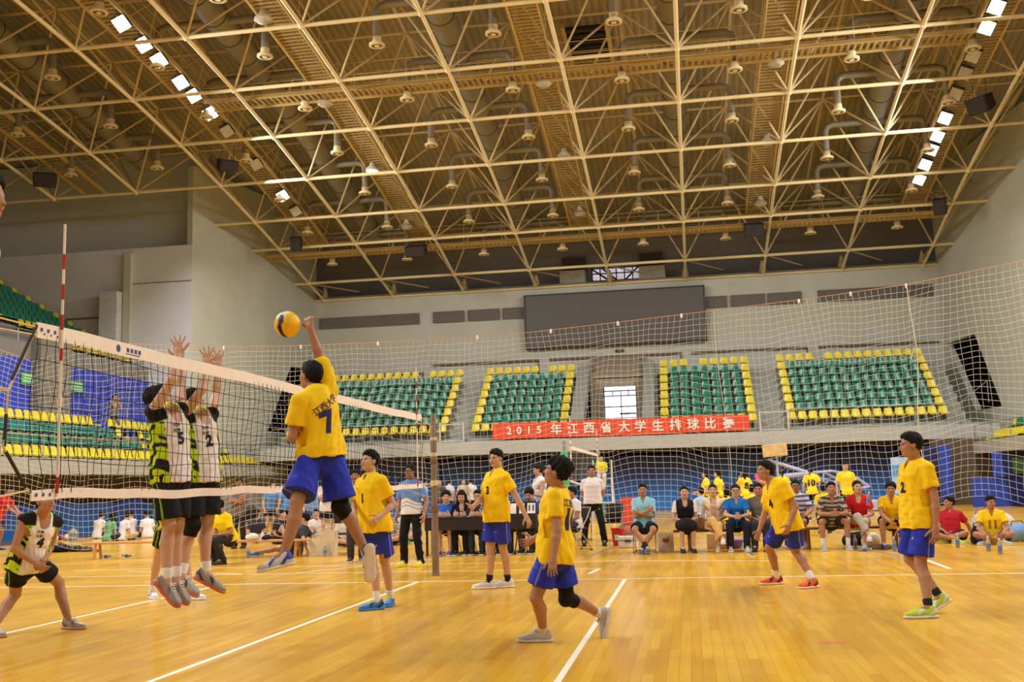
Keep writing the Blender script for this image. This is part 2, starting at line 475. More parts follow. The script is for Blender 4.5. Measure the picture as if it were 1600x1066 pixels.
# sloping cheek walls and back of the central gangway
for x0, x1, n in ((-1.35, -.75, 'left'), (1.95, 2.5, 'right')):
    q = MB(); q.prism([(42.2, 3.4), (42.2, 4.3), (43.0, 4.9), (46.9, 7.35), (49.3, 7.35), (49.3, 3.4)], 'x', x0, x1)
    struct('wall_gangway_' + n, q, CONC, 'sloping concrete cheek wall %s of the central gangway' % n)
for x in (-.72, 1.92): struct('trim_%d' % (10 if x < 0 else 11), MB().box((x - .1, 48.2, 3.5), (x + .1, 48.45, 7.85)), DKGREY, 'grey post beside the central gangway')
gb = struct('wall_gangway_back', MB().box((-.75, 46.2, 3.0), (1.95, 46.4, 6.55)), mat('gangway_brown', (160, 146, 128), .9), 'back wall of the central gangway around the bright doorway')
q = MB().box((-.12, 45.9, 4.0), (1.52, 46.8, 6.1)); cut(gb, [(q.v, q.f)])
struct('ceiling_gangway', MB().add([(-.75, 46.2, 6.5), (1.95, 46.2, 6.5), (1.95, 49.3, 7.9), (-.75, 49.3, 7.9), (-.75, 46.2, 6.7), (1.95, 46.2, 6.7), (1.95, 49.3, 8.0), (-.75, 49.3, 8.0)],
       [(0, 1, 2, 3), (7, 6, 5, 4), (0, 4, 5, 1), (2, 6, 7, 3), (1, 5, 6, 2), (3, 7, 4, 0)]), mat('gangway_brown', (150, 136, 118)), 'sloping soffit of the central gangway')
struct('floor_gangway', MB().box((-.75, 42.1, 2.9), (1.95, 49.2, 3.5)), CONC, 'floor of the central gangway')
d1 = struct('door_1', MB().box((-.12, 46.9, 3.5), (1.52, 47.0, 6.2)), mat('doorway_daylight', (238, 244, 255), .4, emit=1.6, var=.03), 'bright glazed doorway at the end of the central gangway')
q = MB()
for z in (5.1, 5.65, 5.9): q.box((-.12, 46.8, z), (1.52, 46.9, z + .05))
for x in (-.12, .3, .72, 1.1, 1.48): q.box((x, 46.8, 5.65 if x not in (-.12, .72, 1.48) else 4.0), (x + .04, 46.9, 5.95 if x not in (-.12, 1.48) else 6.2))
q.box((.66, 46.7, 4.72), (1.5, 46.8, 4.8)); q.box((-.1, 46.7, 4.2), (1.5, 46.75, 4.25))
q.build('door_frame', mat('door_frame_grey', (96, 90, 96), .5), d1)

# space under the far stand: dark recess, printed blue boards
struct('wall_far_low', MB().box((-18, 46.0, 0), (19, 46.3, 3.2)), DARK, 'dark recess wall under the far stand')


def blue_mat(name, dark, light, h):
    m = D.materials.new(name); m.use_nodes = True; nt = m.node_tree; b = nt.nodes['Principled BSDF']; L = nt.links.new
    b.inputs['Roughness'].default_value = .45
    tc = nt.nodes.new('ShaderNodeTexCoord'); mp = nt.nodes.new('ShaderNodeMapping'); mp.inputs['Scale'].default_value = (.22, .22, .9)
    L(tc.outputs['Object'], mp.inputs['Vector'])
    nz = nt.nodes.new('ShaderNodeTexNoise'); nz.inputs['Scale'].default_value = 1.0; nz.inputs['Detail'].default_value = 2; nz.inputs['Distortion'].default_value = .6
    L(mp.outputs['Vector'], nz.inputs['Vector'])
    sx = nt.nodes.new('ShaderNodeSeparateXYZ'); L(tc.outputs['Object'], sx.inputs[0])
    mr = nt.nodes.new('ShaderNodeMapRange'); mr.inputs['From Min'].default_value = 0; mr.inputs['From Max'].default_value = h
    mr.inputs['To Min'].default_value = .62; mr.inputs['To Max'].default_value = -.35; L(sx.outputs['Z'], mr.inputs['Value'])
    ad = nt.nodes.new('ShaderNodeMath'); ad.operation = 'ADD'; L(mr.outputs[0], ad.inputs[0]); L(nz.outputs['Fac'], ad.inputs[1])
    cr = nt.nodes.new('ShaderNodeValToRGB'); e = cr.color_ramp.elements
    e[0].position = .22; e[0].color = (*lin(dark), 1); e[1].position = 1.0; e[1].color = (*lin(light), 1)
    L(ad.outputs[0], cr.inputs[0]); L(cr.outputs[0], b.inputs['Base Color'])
    return m


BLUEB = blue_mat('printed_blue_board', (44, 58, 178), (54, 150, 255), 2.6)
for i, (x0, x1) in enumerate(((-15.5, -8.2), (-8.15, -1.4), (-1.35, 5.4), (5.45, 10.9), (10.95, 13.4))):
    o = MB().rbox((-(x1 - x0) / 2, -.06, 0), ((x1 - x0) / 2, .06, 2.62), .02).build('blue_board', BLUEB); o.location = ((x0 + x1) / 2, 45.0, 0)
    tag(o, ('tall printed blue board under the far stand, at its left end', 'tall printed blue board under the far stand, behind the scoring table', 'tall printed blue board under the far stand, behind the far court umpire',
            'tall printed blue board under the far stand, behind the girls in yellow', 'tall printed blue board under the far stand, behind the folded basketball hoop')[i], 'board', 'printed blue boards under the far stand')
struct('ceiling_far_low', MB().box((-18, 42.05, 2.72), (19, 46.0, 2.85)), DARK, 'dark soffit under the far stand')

# ------------------------------------------------------------------ setting: left stand, right stand
LS = [(-16.2, 2.36), (-16.85, 2.80), (-17.5, 3.26), (-18.15, 3.72)]      # (edge x, floor z) of the four lower rows


def side_terrace(sgn, y0, y1, name, label):
    poly = [(sgn * 16.05, 2.15), (sgn * 16.05, 2.36)]
    for i, (x, z) in enumerate(LS):
        x2 = LS[i + 1][0] if i < 3 else -20.2
        poly += [(sgn * -x2, z)]
        if i < 3: poly += [(sgn * -x2, LS[i + 1][1])]
    poly += [(sgn * 20.2, 2.15)]
    q = MB(); q.prism(poly, 'y', y0, y1); struct(name, q, CONC, label)


side_terrace(-1, 12, 43.8, 'floor_terrace_side_left', 'grey concrete terrace of the lower left stand')
side_terrace(1, 12, 41.8, 'floor_terrace_side_right', 'grey concrete terrace of the lower right stand')
struct('wall_parapet_left', MB().box((-16.1, 12, 2.12), (-15.9, 44.0, 2.62)), BAND, 'pale concrete parapet along the front of the left stand')
struct('wall_parapet_right', MB().box((15.9, 12, 2.12), (16.1, 41.8, 2.62)), BAND, 'pale concrete parapet along the front of the right stand')
struct('wall_left_low', MB().box((-18.6, 12, 0), (-18.4, 44, 2.15)), mat('recess_brown', (96, 82, 68), .9), 'brown recess wall under the left stand')
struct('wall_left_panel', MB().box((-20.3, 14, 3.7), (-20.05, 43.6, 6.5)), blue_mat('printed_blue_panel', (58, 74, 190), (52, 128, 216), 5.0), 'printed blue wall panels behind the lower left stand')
struct('trim_12', MB().box((-20.2, 29.3, 3.7), (-19.7, 31.3, 7.4)), mat('pillar_grey', (126, 122, 112), .9), 'grey concrete pillar on the blue wall of the left stand')
struct('wall_right_panel', MB().box((20.05, 14, 3.7), (20.3, 38.5, 6.5)), WALL, 'beige wall behind the lower right stand')
struct('wall_left_parapet', MB().box((-20.45, 14, 6.45), (-20.1, 38, 7.15)), DKGREY, 'grey parapet of the upper left stand')
US = [(-20.6 - .72 * i, 7.0 + .43 * i) for i in range(14)]
poly = [(-20.3, 6.4)]
for i, (x, z) in enumerate(US):
    poly += [(x + .3, z), (x - .42, z)]
poly += [(-30.9, US[-1][1]), (-30.9, 6.4)]
q = MB(); q.prism(poly, 'y', 14, 37.98); struct('floor_terrace_upper_left', q, DKGREY, 'dark concrete terrace of the upper left stand')
# low boards and hangings below the stands
o = MB(); n = 60
hang = [(-18.1 + .06 * math.sin(i * .9), 20 + i * .27) for i in range(n)]
top = [1.16 + .1 * math.sin(i * .55) * math.sin(i * .13 + 1) for i in range(n)]
for sx in (0, .03):
    o.v += [(x + sx, y, 0.0) for x, y in hang] + [(x + sx, y, z) for (x, y), z in zip(hang, top)]
for b in (0, 2 * n):
    o.f += [(b + i, b + i + 1, b + n + i + 1, b + n + i) for i in range(n - 1)]
o.f += [(n + i, n + i + 1, 3 * n + i + 1, 3 * n + i) for i in range(n - 1)]; o.mi = [0] * len(o.f)
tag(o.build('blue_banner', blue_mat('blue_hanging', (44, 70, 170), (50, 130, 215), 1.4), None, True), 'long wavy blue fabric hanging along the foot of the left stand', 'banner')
BL2 = mat('board_blue', (46, 74, 176), .5, var=.15); BLD = mat('board_navy', (30, 36, 92), .5, var=.15)
for nm, lo, hi, m_, lab in (('blue_board', (13.7, 40.6, 0), (14.25, 40.75, 2.5), BLD, 'narrow dark blue board standing in the right corner under the stand'),
                            ('blue_board', (14.3, 40.4, 0), (14.75, 40.55, 2.5), BL2, 'narrow brighter blue board in the right corner, beside the dark one'),
                            ('blue_board', (14.8, 37.6, 0), (19.5, 37.75, 1.12), BL2, 'low long blue board at the foot of the right stand'),
                            ('blue_board', (15.6, 37.5, 1.12), (17.6, 37.6, 2.1), BL2, 'raised blue panel above the low board at the right edge')):
    o = MB().rbox([lo[i] - (lo[0] + hi[0]) / 2 if i == 0 else lo[i] - (lo[1] if i == 1 else 0) for i in range(3)], [hi[i] - (lo[0] + hi[0]) / 2 if i == 0 else hi[i] - (lo[1] if i == 1 else 0) for i in range(3)], .02).build(nm, m_)
    o.location = ((lo[0] + hi[0]) / 2, lo[1], 0); tag(o, lab, 'board')
struct('wall_right_low_end', MB().box((14.2, 41.2, 0), (18, 41.4, 2.8)), mat('recess_brown', (96, 82, 68)), 'brown recess wall in the right corner under the stand')
struct('wall_right_low', MB().box((19.6, 12, 0), (19.8, 41, 2.15)), mat('recess_brown', (96, 82, 68)), 'brown recess wall under the right stand')
t = thing('notice_board', 'green notice seen under the right stand at the right edge', 'sign', (16.6, 37.4, 1.25))
MB().box((-.3, 0, 0), (.3, .04, .62)).build('panel', mat('notice_green', (92, 150, 110), .5, var=.3, scale=5), t)
MB().box((-.34, .01, -.04), (.34, .05, .66)).build('frame', DARK, t)
o = MB().rbox((-.12, -.2, 0), (.12, .2, 2.2), .03).build('blue_column', BLD); o.location = (18.6, 38.2, 4.0); tag(o, 'dark blue padded column at the right edge above the right stand', 'column')

# green posters on the blue wall
for y0, z0, w, h, lab in ((28.6, 5.56, 1.1, .44, 'green and white poster on the blue wall left of the grey pillar'), (31.7, 5.54, .95, .44, 'green and white poster on the blue wall right of the grey pillar')):
    t = thing('poster', lab, 'poster', (-20.02 if y0 < 29 else -20.02, y0, z0))
    q = MB().box((0, 0, 0), (.03, w, h)); q.build('sheet', mat('poster_green', (92, 178, 120), .5), t)
    q = MB()
    for i in range(14):
        for z in (0, h): q.cbox((.03, w * (i + .5) / 14, z), (.02, w / 30, .05))
    for i in range(6):
        for y in (0, w): q.cbox((.03, y, h * (i + .5) / 6), (.02, .05, h / 14))
    q.build('scalloped_edge', mat('poster_dark', (40, 96, 52), .5), t)
    q = MB()
    for j in range(3): q.box((.032, .12, .09 + .12 * j), (.036, w - .12, .12 + .12 * j))
    q.build('text_lines', mat('poster_white', (226, 236, 224), .5), t)

# ------------------------------------------------------------------ stadium seats
SEAT_Y = mat('seat_yellow', (226, 206, 36), .35, var=.06); SEAT_G = mat('seat_green', (40, 128, 104), .28, var=.08)
SEAT_DK = mat('seat_bracket', (52, 50, 46), .6)


def seat_mesh(m, nm):
    """moulded bucket seat facing -y: pan, curved back, rolled rim, steel bracket; origin on the step below"""
    prof = [(-.20, .34), (-.21, .375), (-.10, .385), (.06, .37), (.13, .40), (.17, .50), (.20, .62), (.215, .70)]
    q = MB(); n = 7; vs = []; 
    for k, (y, z) in enumerate(prof):
        hw = .205 if k < 4 else .205 - .012 * (k - 3)
        for i in range(n):
            u = -1 + 2 * i / (n - 1)
            e = .035 * u * u * (1 if k in (2, 3) else .4)
            ed = -.03 * max(0, abs(u) - .6) / .4 if k == len(prof) - 1 else 0
            vs.append((u * hw, y - (.03 * u * u if k > 4 else 0), z + e + ed))
    N = len(prof); b = len(vs)
    vs2 = [(x, y + (.022 if j // n > 3 else 0), z - (.022 if j // n <= 4 else .004)) for j, (x, y, z) in enumerate(vs)]
    fs = [(k * n + i, k * n + i + 1, (k + 1) * n + i + 1, (k + 1) * n + i) for k in range(N - 1) for i in range(n - 1)]
    fs2 = [(b + a, b + d, b + c, b + e) for a, e, c, d in fs]
    rim = [(k * n, (k + 1) * n, b + (k + 1) * n, b + k * n) for k in range(N - 1)] + [(k * n + n - 1, b + k * n + n - 1, b + (k + 1) * n + n - 1, (k + 1) * n + n - 1) for k in range(N - 1)]
    rim += [(i, b + i, b + i + 1, i + 1) for i in range(n - 1)] + [((N - 1) * n + i, (N - 1) * n + i + 1, b + (N - 1) * n + i + 1, b + (N - 1) * n + i) for i in range(n - 1)]
    q.add(vs + vs2, fs + fs2 + rim)
    q.cur = 1; q.box((-.03, .0, 0), (.03, .1, .36)); q.box((-.17, -.06, .33), (.17, .12, .355))
    o = q.build(nm, [m, SEAT_DK], None, True); return o


seatY, seatG = seat_mesh(SEAT_Y, 'stadium_seat'), seat_mesh(SEAT_G, 'stadium_seat')
SEATS = []      # (pos, rz, yellow?, label, group)


def seat_row(n, a, b, rz, yellow, where, skip=()):
    for i in range(n):
        if i in skip: continue
        t = (i + .5) / n
        p = tuple(a[k] + (b[k] - a[k]) * t for k in range(3))
        yl = yellow if isinstance(yellow, bool) else i in yellow
        SEATS.append((p, rz, yl, where))


for x0, x1, n, where, sk in ((-15.4, -7.3, 17, 'far stand block at the left end', ()), (-6.15, -1.5, 10, 'far stand block left of the central gangway', ()),
                             (2.7, 7.15, 9, 'far stand block right of the central gangway', ()), (8.4, 15.36, 15, 'far stand block at the right end', ())):
    for r in range(8):
        y = 42.55 + r * FS_P; z = FS_Z + r * FS_R
        yel = True if r in (0, 7) else {0, n - 1}
        gap = ()
        if r == 7: gap = {17: (12,), 10: (6,), 9: (3,), 15: (4,)}[n]
        if r == 0 and n == 10: gap = ()
        seat_row(n, (x0, y, z), (x1, y, z), 0, yel, where, gap)
for r, (x, z) in enumerate(LS):      # lower left stand, facing +x
    if r == 0: seat_row(31, (x - .25, 22.0, z), (x - .25, 36.6, z), PI / 2, True, 'lower left stand'); seat_row(10, (x - .25, 37.3, z), (x - .25, 42.2, z), PI / 2, True, 'lower left stand')
    elif r == 3: seat_row(18, (x - .25, 22.4, z), (x - .25, 31.0, z), PI / 2, True, 'lower left stand'); seat_row(15, (x - .25, 32.0, z), (x - .25, 39.0, z), PI / 2, True, 'lower left stand')
    else:
        e = 32.0 + .8 * (2 - r)
        seat_row(21, (x - .25, 22.2, z), (x - .25, e, z), PI / 2, {20}, 'lower left stand'); seat_row(13, (x - .25, e + 1.2, z), (x - .25, e + 7.3, z), PI / 2, {0, 12}, 'lower left stand')
for r in range(3):
    x, z = US[r]; seat_row(13 if r else 12, (x - .1, 31.6, z), (x - .1, 37.6, z), PI / 2, r != 1, 'upper left stand')
for r in range(3, 14):
    x, z = US[r]; seat_row(17, (x - .1, 30.7, z), (x - .1, 37.7, z), PI / 2, {0, 16}, 'upper left stand')
for r in range(9, 14):
    x, z = US[r]; seat_row(11, (x - .1, 25.2, z), (x - .1, 29.8, z), PI / 2, {10}, 'upper left stand')
for r, (x, z) in enumerate(LS[:3]):
    seat_row(10, (-x + .25, 36.2, z), (-x + .25, 40.6 - .5 * r, z), -PI / 2, {0: True}.get(r, {9}), 'lower right stand')
SEATS.sort(key=lambda s: (s[0][0] - CAM[0]) ** 2 + (s[0][1] - CAM[1]) ** 2)
# individuals: the 300 that show largest, the far stand's front faces included; the rest one object
SEATS.sort(key=lambda s: 0 if s[3] == 'lower left stand' else (1 if 'far stand' in s[3] or 'right stand' in s[3] else 2))
used = {}
for p, rz, yl, where in SEATS[:300]:
    src = seatY if yl else seatG
    o = src if yl not in used else src.copy()
    if yl in used: COL.objects.link(o)
    used[yl] = 1
    o.location = p; o.rotation_euler = (0, 0, rz)
    c = 'yellow' if yl else 'green'
    tag(o, '%s moulded plastic seat in the %s' % (c, where), 'seat', '%s seats in the %s' % (c, where))
q = MB()
sv = {True: [v.co[:] for v in seatY.data.vertices], False: [v.co[:] for v in seatG.data.vertices]}
sf = [tuple(p.vertices) for p in seatY.data.polygons]; sm = [p.material_index for p in seatY.data.polygons]
for p, rz, yl, where in SEATS[300:]:
    M = Matrix.Translation(p) @ Matrix.Rotation(rz, 4, 'Z'); n0 = len(q.f)
    q.add([(M @ Vector(v))[:] for v in sv[yl]], sf)
    q.mi[n0:] = [(2 if m_ else (0 if yl else 1)) for m_ in sm]
o = q.build('stadium_seats', [SEAT_Y, SEAT_G, SEAT_DK], None, True)
tag(o, 'remaining rows of green and yellow plastic seats higher up the stands', 'seats', None, 'stuff')
# ------------------------------------------------------------------ roof: deck, space frame, ducts, catwalks
_ry = np.array([28.44, 32.19, 35.93, 39.67, 42.64, 46.84, 49.24]); _rz = np.array([15.936, 15.419, 14.768, 14.052, 13.409, 12.431, 11.914])


def zb(y):
    """height of the lower chords of the arched space frame"""
    if y >= 28.44: return float(np.interp(y, _ry, _rz))
    d = 28.44 - y; return 15.936 + .125 * d - .0045 * d * d


def deck_mat():
    m = D.materials.new('corrugated_roof_deck'); m.use_nodes = True; nt = m.node_tree; b = nt.nodes['Principled BSDF']; L = nt.links.new
    b.inputs['Roughness'].default_value = .8
    tc = nt.nodes.new('ShaderNodeTexCoord'); wv = nt.nodes.new('ShaderNodeTexWave'); wv.bands_direction = 'X'
    wv.inputs['Scale'].default_value = 1.05; wv.inputs['Distortion'].default_value = 0
    L(tc.outputs['Object'], wv.inputs['Vector'])
    nz = nt.nodes.new('ShaderNodeTexNoise'); nz.inputs['Scale'].default_value = .35; nz.inputs['Detail'].default_value = 4; L(tc.outputs['Object'], nz.inputs['Vector'])
    cr = nt.nodes.new('ShaderNodeValToRGB'); e = cr.color_ramp.elements
    e[0].color = (*lin((146, 134, 104)), 1); e[1].color = (*lin((176, 162, 130)), 1); e[0].position = .3; e[1].position = .7
    L(nz.outputs['Fac'], cr.inputs[0])
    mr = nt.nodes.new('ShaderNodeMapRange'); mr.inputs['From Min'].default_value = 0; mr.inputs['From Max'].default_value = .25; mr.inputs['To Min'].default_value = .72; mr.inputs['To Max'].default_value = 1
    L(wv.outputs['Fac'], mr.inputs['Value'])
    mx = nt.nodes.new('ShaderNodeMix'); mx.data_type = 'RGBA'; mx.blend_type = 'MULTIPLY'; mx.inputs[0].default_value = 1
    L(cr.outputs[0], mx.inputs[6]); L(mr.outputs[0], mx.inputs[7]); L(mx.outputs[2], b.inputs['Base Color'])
    bp = nt.nodes.new('ShaderNodeBump'); bp.inputs['Strength'].default_value = .6; bp.inputs['Distance'].default_value = .05
    L(wv.outputs['Fac'], bp.inputs['Height']); L(bp.outputs['Normal'], b.inputs['Normal'])
    return m


ys = list(np.arange(-22, 28, 4.0)) + [28.44, 32.19, 35.93, 39.67, 42.64, 46.84, 51.8]
q = MB()
for t in (0, .15):
    for x in (-31.2, 31.2):
        q.v += [(x, y, zb(max(y, 0)) + 3.5 + t) for y in ys]
n = len(ys)
for i in range(n - 1):
    q.f += [(i, i + 1, n + i + 1, n + i), (2 * n + i, 3 * n + i, 3 * n + i + 1, 2 * n + i + 1), (i, 2 * n + i, 2 * n + i + 1, i + 1), (n + i, n + i + 1, 3 * n + i + 1, 3 * n + i)]
q.f += [(0, n, 3 * n, 2 * n), (n - 1, 3 * n - 1, 4 * n - 1, 2 * n - 1)[::1]]
q.f[-1] = (n - 1, 2 * n - 1, 4 * n - 1, 3 * n - 1); q.mi = [0] * len(q.f)
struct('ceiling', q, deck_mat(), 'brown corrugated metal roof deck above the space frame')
TR = mat('space_frame_cream', (226, 208, 160), .45, var=.05, scale=2); TR2 = mat('space_frame_cream_upper', (204, 184, 138), .5, var=.06, scale=2)
tr = thing('space_frame', 'cream steel tube space frame carrying the whole arched roof', 'roof truss', (0, 30, 0), kind='structure')
BY = [13.4, 17.2, 20.95, 24.7] + list(_ry); CX = [4.27 + 4 * i for i in range(-8, 7)]
TY = [(a + b) / 2 for a, b in zip(BY, BY[1:])]; TX = [(a + b) / 2 for a, b in zip(CX, CX[1:])]


def off(p): return (p[0], p[1] - 30, p[2])


def xlim(y):      # columns that stand inside the hall at this row
    return (-31, 31) if y < 38 else (-18.3, 18.6)


def zt(y): return zb(y) + 2.68


for y in BY:
    a, b = xlim(y)
    MB().tube([off((max(a, CX[0]), y, zb(y))), off((min(b, CX[-1]), y, zb(y)))], .072, 8).build('bottom_chord', TR, tr, True)
for x in CX:
    P = [off((x, y, zb(y))) for y in BY if xlim(y)[0] < x < xlim(y)[1]]
    MB().tube(P, .072, 8).build('bottom_chord', TR, tr, True)
for y in TY:
    a, b = xlim(y); xs = [x for x in TX if a < x < b]
    MB().tube([off((xs[0], y, zt(y))), off((xs[-1], y, zt(y)))], .06, 6).build('top_chord', TR2, tr, True)
for x in TX:
    P = [off((x, y, zt(y))) for y in TY[:-1] if xlim(y)[0] < x < xlim(y)[1]]
    MB().tube(P, .06, 6).build('top_chord', TR2, tr, True)
for j, y in enumerate(TY):
    q = MB(); nd = MB(); a, b = xlim(y)
    for i, x in enumerate(TX):
        if not a < x < b: continue
        last = j == len(TY) - 1
        top = (x, y, zt(y)) if not last else None
        if last: continue
        nd.ball(off(top), .11, 8, 5)
        for cx in (CX[i], CX[i + 1]):
            for yy in (BY[j], BY[j + 1]):
                if xlim(yy)[0] < cx < xlim(yy)[1]: q.tube([off((cx, yy, zb(yy))), off(top)], .043, 6, cap=False)
    if q.v: q.build('web_members', TR2, tr, True); nd.build('top_nodes', TR2, tr, True)
for y in BY:
    nd = MB()
    for x in CX:
        if xlim(y)[0] < x < xlim(y)[1]: nd.ball(off((x, y, zb(y))), .125, 8, 5)
    nd.build('bottom_nodes', TR, tr, True)
q = MB(); yy = BY[-1]
for x in CX:
    if -17 < x < 17.2:
        q.lathe([(.22, -.62), (.22, -.56), (.07, -.1), (.05, 0)], 8, Matrix.Translation(off((x, yy + .15, 12.68 - .0))))
        q.tube([off((x, yy, zb(yy))), off((x, yy + .15, 12.6))], .05, 6)
        q.tube([off((x, BY[-2], zb(BY[-2]))), off((x + 2, yy + .1, 12.3))], .035, 6)
        q.tube([off((x, BY[-2], zb(BY[-2]))), off((x, yy + .1, 12.3))], .04, 6)
q.build('bearings', TR2, tr, True)
# dark smoke vent in the deck
t = thing('roof_vent', 'dark slatted smoke vent in the roof deck near the top centre', 'vent', (.9, 34, zb(34) + 3.3))
q = MB()
for i in range(9): q.box((-.75, -2.4 + .55 * i, 0), (.75, -2.15 + .55 * i, .12))
q.build('slats', mat('vent_black', (40, 34, 28), .8), t)
MB().box((-.9, -2.7, -.03), (-.75, 2.5, .15)).box((.75, -2.7, -.03), (.9, 2.5, .15)).build('frame', TR2, t)

# big round ducts with their drop nozzles
DUCT = mat('duct_grey', (140, 132, 112), .5, var=.08, scale=1.5, metal=.15); DSEAM = mat('duct_seam', (74, 64, 50), .6); NOZ = mat('nozzle_cream', (226, 210, 166), .5); NOZI = mat('nozzle_inner', (120, 108, 84), .6)
CATX = (-22.3, -14.0, -8.75, -.65, 7.72, 14.8)
for di, X in enumerate((-19.6, -11.5, -3.75, 4.12, 12.2, 20.2)):
    y1 = 45.3 if abs(X) < 17 else 36.5
    t = thing('air_duct', ('large round air duct above the upper left stand, leftmost in the roof', 'large round air duct second from the left, beside the lit left floodlights', 'large round air duct left of the roof centre',
                           'large round air duct right of the roof centre', 'large round air duct beside the lit right floodlights', 'large round air duct at the right edge of the roof')[di], 'duct', (X, 30, 0), group='round air ducts in the roof')
    P = [(0, y - 30, zb(y) + 1.62) for y in np.linspace(14, y1, 24)]
    q = MB().tube(P, .47, 20); q.cur = 1
    for i in range(len(P) - 1):
        a, b = Vector(P[i]), Vector(P[i + 1]); d = (b - a).normalized() * .02
        q.tube([a - d, a + d], .485, 20)
    q.build('duct_body', [DUCT, DSEAM], t, True)
    for y in (22.8, 26.5, 30.35, 34.05, 37.8, 41.3, 44.9):
        for s in (-1, 1):
            xx = X + s * 2.0
            if y > y1 + .3 or not (xlim(y)[0] + .4 < xx < xlim(y)[1] - .4): continue
            nx = min(TX, key=lambda v: abs(v - xx)) - X; z0 = zb(y)
            h = z0 + 1.5; e = .3 * (1 if nx > 0 else -1)
            w = (y * 7.3 + X) % .35
            br = MB().tube([(.4 * (1 if nx > 0 else -1), y - 30, h), (nx - e, y - 30, h), (nx - .3 * e, y - 30, h - .09), (nx, y - 30, h - .3), (nx, y - 30, z0 + .3)], .135, 10).build('drop_pipe', DUCT, t, True)
            c = Matrix.Translation((nx, y - 30, z0))
            nz = MB(); nz.lathe([(.15, .36), (.16, .16), (.27, .12), (.28, .05), (.2, .03), (.2, .08)], 14, c); nz.cur = 1; nz.lathe([(.19, .06), (.1, .09)], 12, c); nz.cur = 0; nz.lathe([(.085, .02), (.085, .1)], 10, c)
            nz.build('nozzle', [NOZ, NOZI], br, True)

# catwalks
CAT = mat('catwalk_tan', (200, 174, 116), .6, var=.1, scale=2); CATD = mat('catwalk_grating', (178, 154, 102), .7, var=.1)


def catwalk(label, pts, w):
    """pts: deck centre line, world; handrails, slatted deck, edge channels, hangers"""
    o = Vector(pts[0]); t = thing('catwalk', label, 'catwalk', pts[0], group='catwalks under the roof')
    P = [Vector(p) - o for p in pts]; d = (P[-1] - P[0]); d.z = 0; d.normalize(); s = Vector((d.y, -d.x, 0)) * w / 2
    q = MB()
    for a, b in zip(P, P[1:]):
        L = (b - a).length; n = int(L / .22)
        for i in range(n):
            c = a.lerp(b, (i + .5) / n); M = basis(c, s.normalized(), d, Vector((0, 0, 1))); q.box((-w / 2, -.045, -.02), (w / 2, .045, .02), M)
    q.build('deck_slats', CATD, t)
    for sg in (-1, 1):
        q = MB()
        for a, b in zip(P, P[1:]):
            a2, b2 = a + s * sg, b + s * sg; L = (b2 - a2).length; dd = (b2 - a2).normalized()
            M = basis(a2, dd, Vector((0, 0, 1)).cross(dd), Vector((0, 0, 1))); q.box((0, -.03, -.1), (L, .03, .06), M)
        q.build('edge_beam', CAT, t)
        q = MB(); up = Vector((0, 0, 1))
        for h in (.5, .95): q.tube([p + s * sg + up * h for p in P], .016, 5)
        for a, b in zip(P, P[1:]):
            n = max(1, int((b - a).length / 1.9))
            for i in range(n): c = a.lerp(b, i / n) + s * sg; q.tube([c, c + up * .97], .014, 5, cap=False)
        q.build('handrail', CAT, t)


for X, lab in zip(CATX, ('catwalk under the roof above the upper left stand', 'catwalk carrying the lit left floodlights', 'catwalk along the hall left of the roof centre', 'catwalk along the hall near the roof centre',
                         'catwalk along the hall right of the roof centre', 'catwalk carrying the lit right floodlights')):
    y1 = 43.6 if abs(X) < 17 else 37
    catwalk(lab, [(X, y, zb(y) + .62) for y in np.linspace(16, y1, 8)], 1.0)
catwalk('nearest catwalk crossing the hall from side to side', [(-13.4, 29.9, zb(29.9) + .3), (14.2, 29.9, zb(29.9) + .3)], .9)
catwalk('farthest catwalk crossing the hall in front of the far wall', [(-18, 44.1, zb(44.1) + .25), (16.5, 44.1, zb(44.1) + .25)], .8)

# floodlights on the two bridges
FH = mat('flood_housing', (92, 90, 86), .5, metal=.4); FU = mat('flood_glass_off', (186, 184, 178), .25)
FLIT = mat('flood_glass_lit', (255, 246, 255), .3, var=.0, emit=9.0)
VIOL = mat('lamp_lit_violet', (236, 200, 255), .3, var=.0, emit=6.0)


def flood(X, y, lit, label, i):
    z = zb(y) + .25; sg = 1 if X < 0 else -1
    t = thing('floodlight', label, 'lamp', (X, y, z), group=None)
    M = basis((0, 0, 0), Vector((0, 1, 0)), Vector((sg * -.86, 0, -.5)), Vector((0, 0, 0)) + Vector((sg * .5, 0, -.86)))
    M = Matrix.Rotation(math.radians(-sg * 24), 4, 'Y') @ Matrix.Rotation(math.radians(-42), 4, 'X')
    MB().rbox((-.24, -.25, 0), (.24, .25, .22), .03, M).build('housing', FH, t)
    MB().rbox((-.22, -.23, -.03), (.22, .23, 0.005), .012, M).build('lens', FLIT if lit else FU, t)
    MB().tube([(0, -.3, .1), (0, -.3, .38), (0, .3, .38), (0, .3, .1)], .02, 5).tube([(0, 0, .38), (0, 0, .6)], .03, 6).build('bracket', FH, t)
    return t


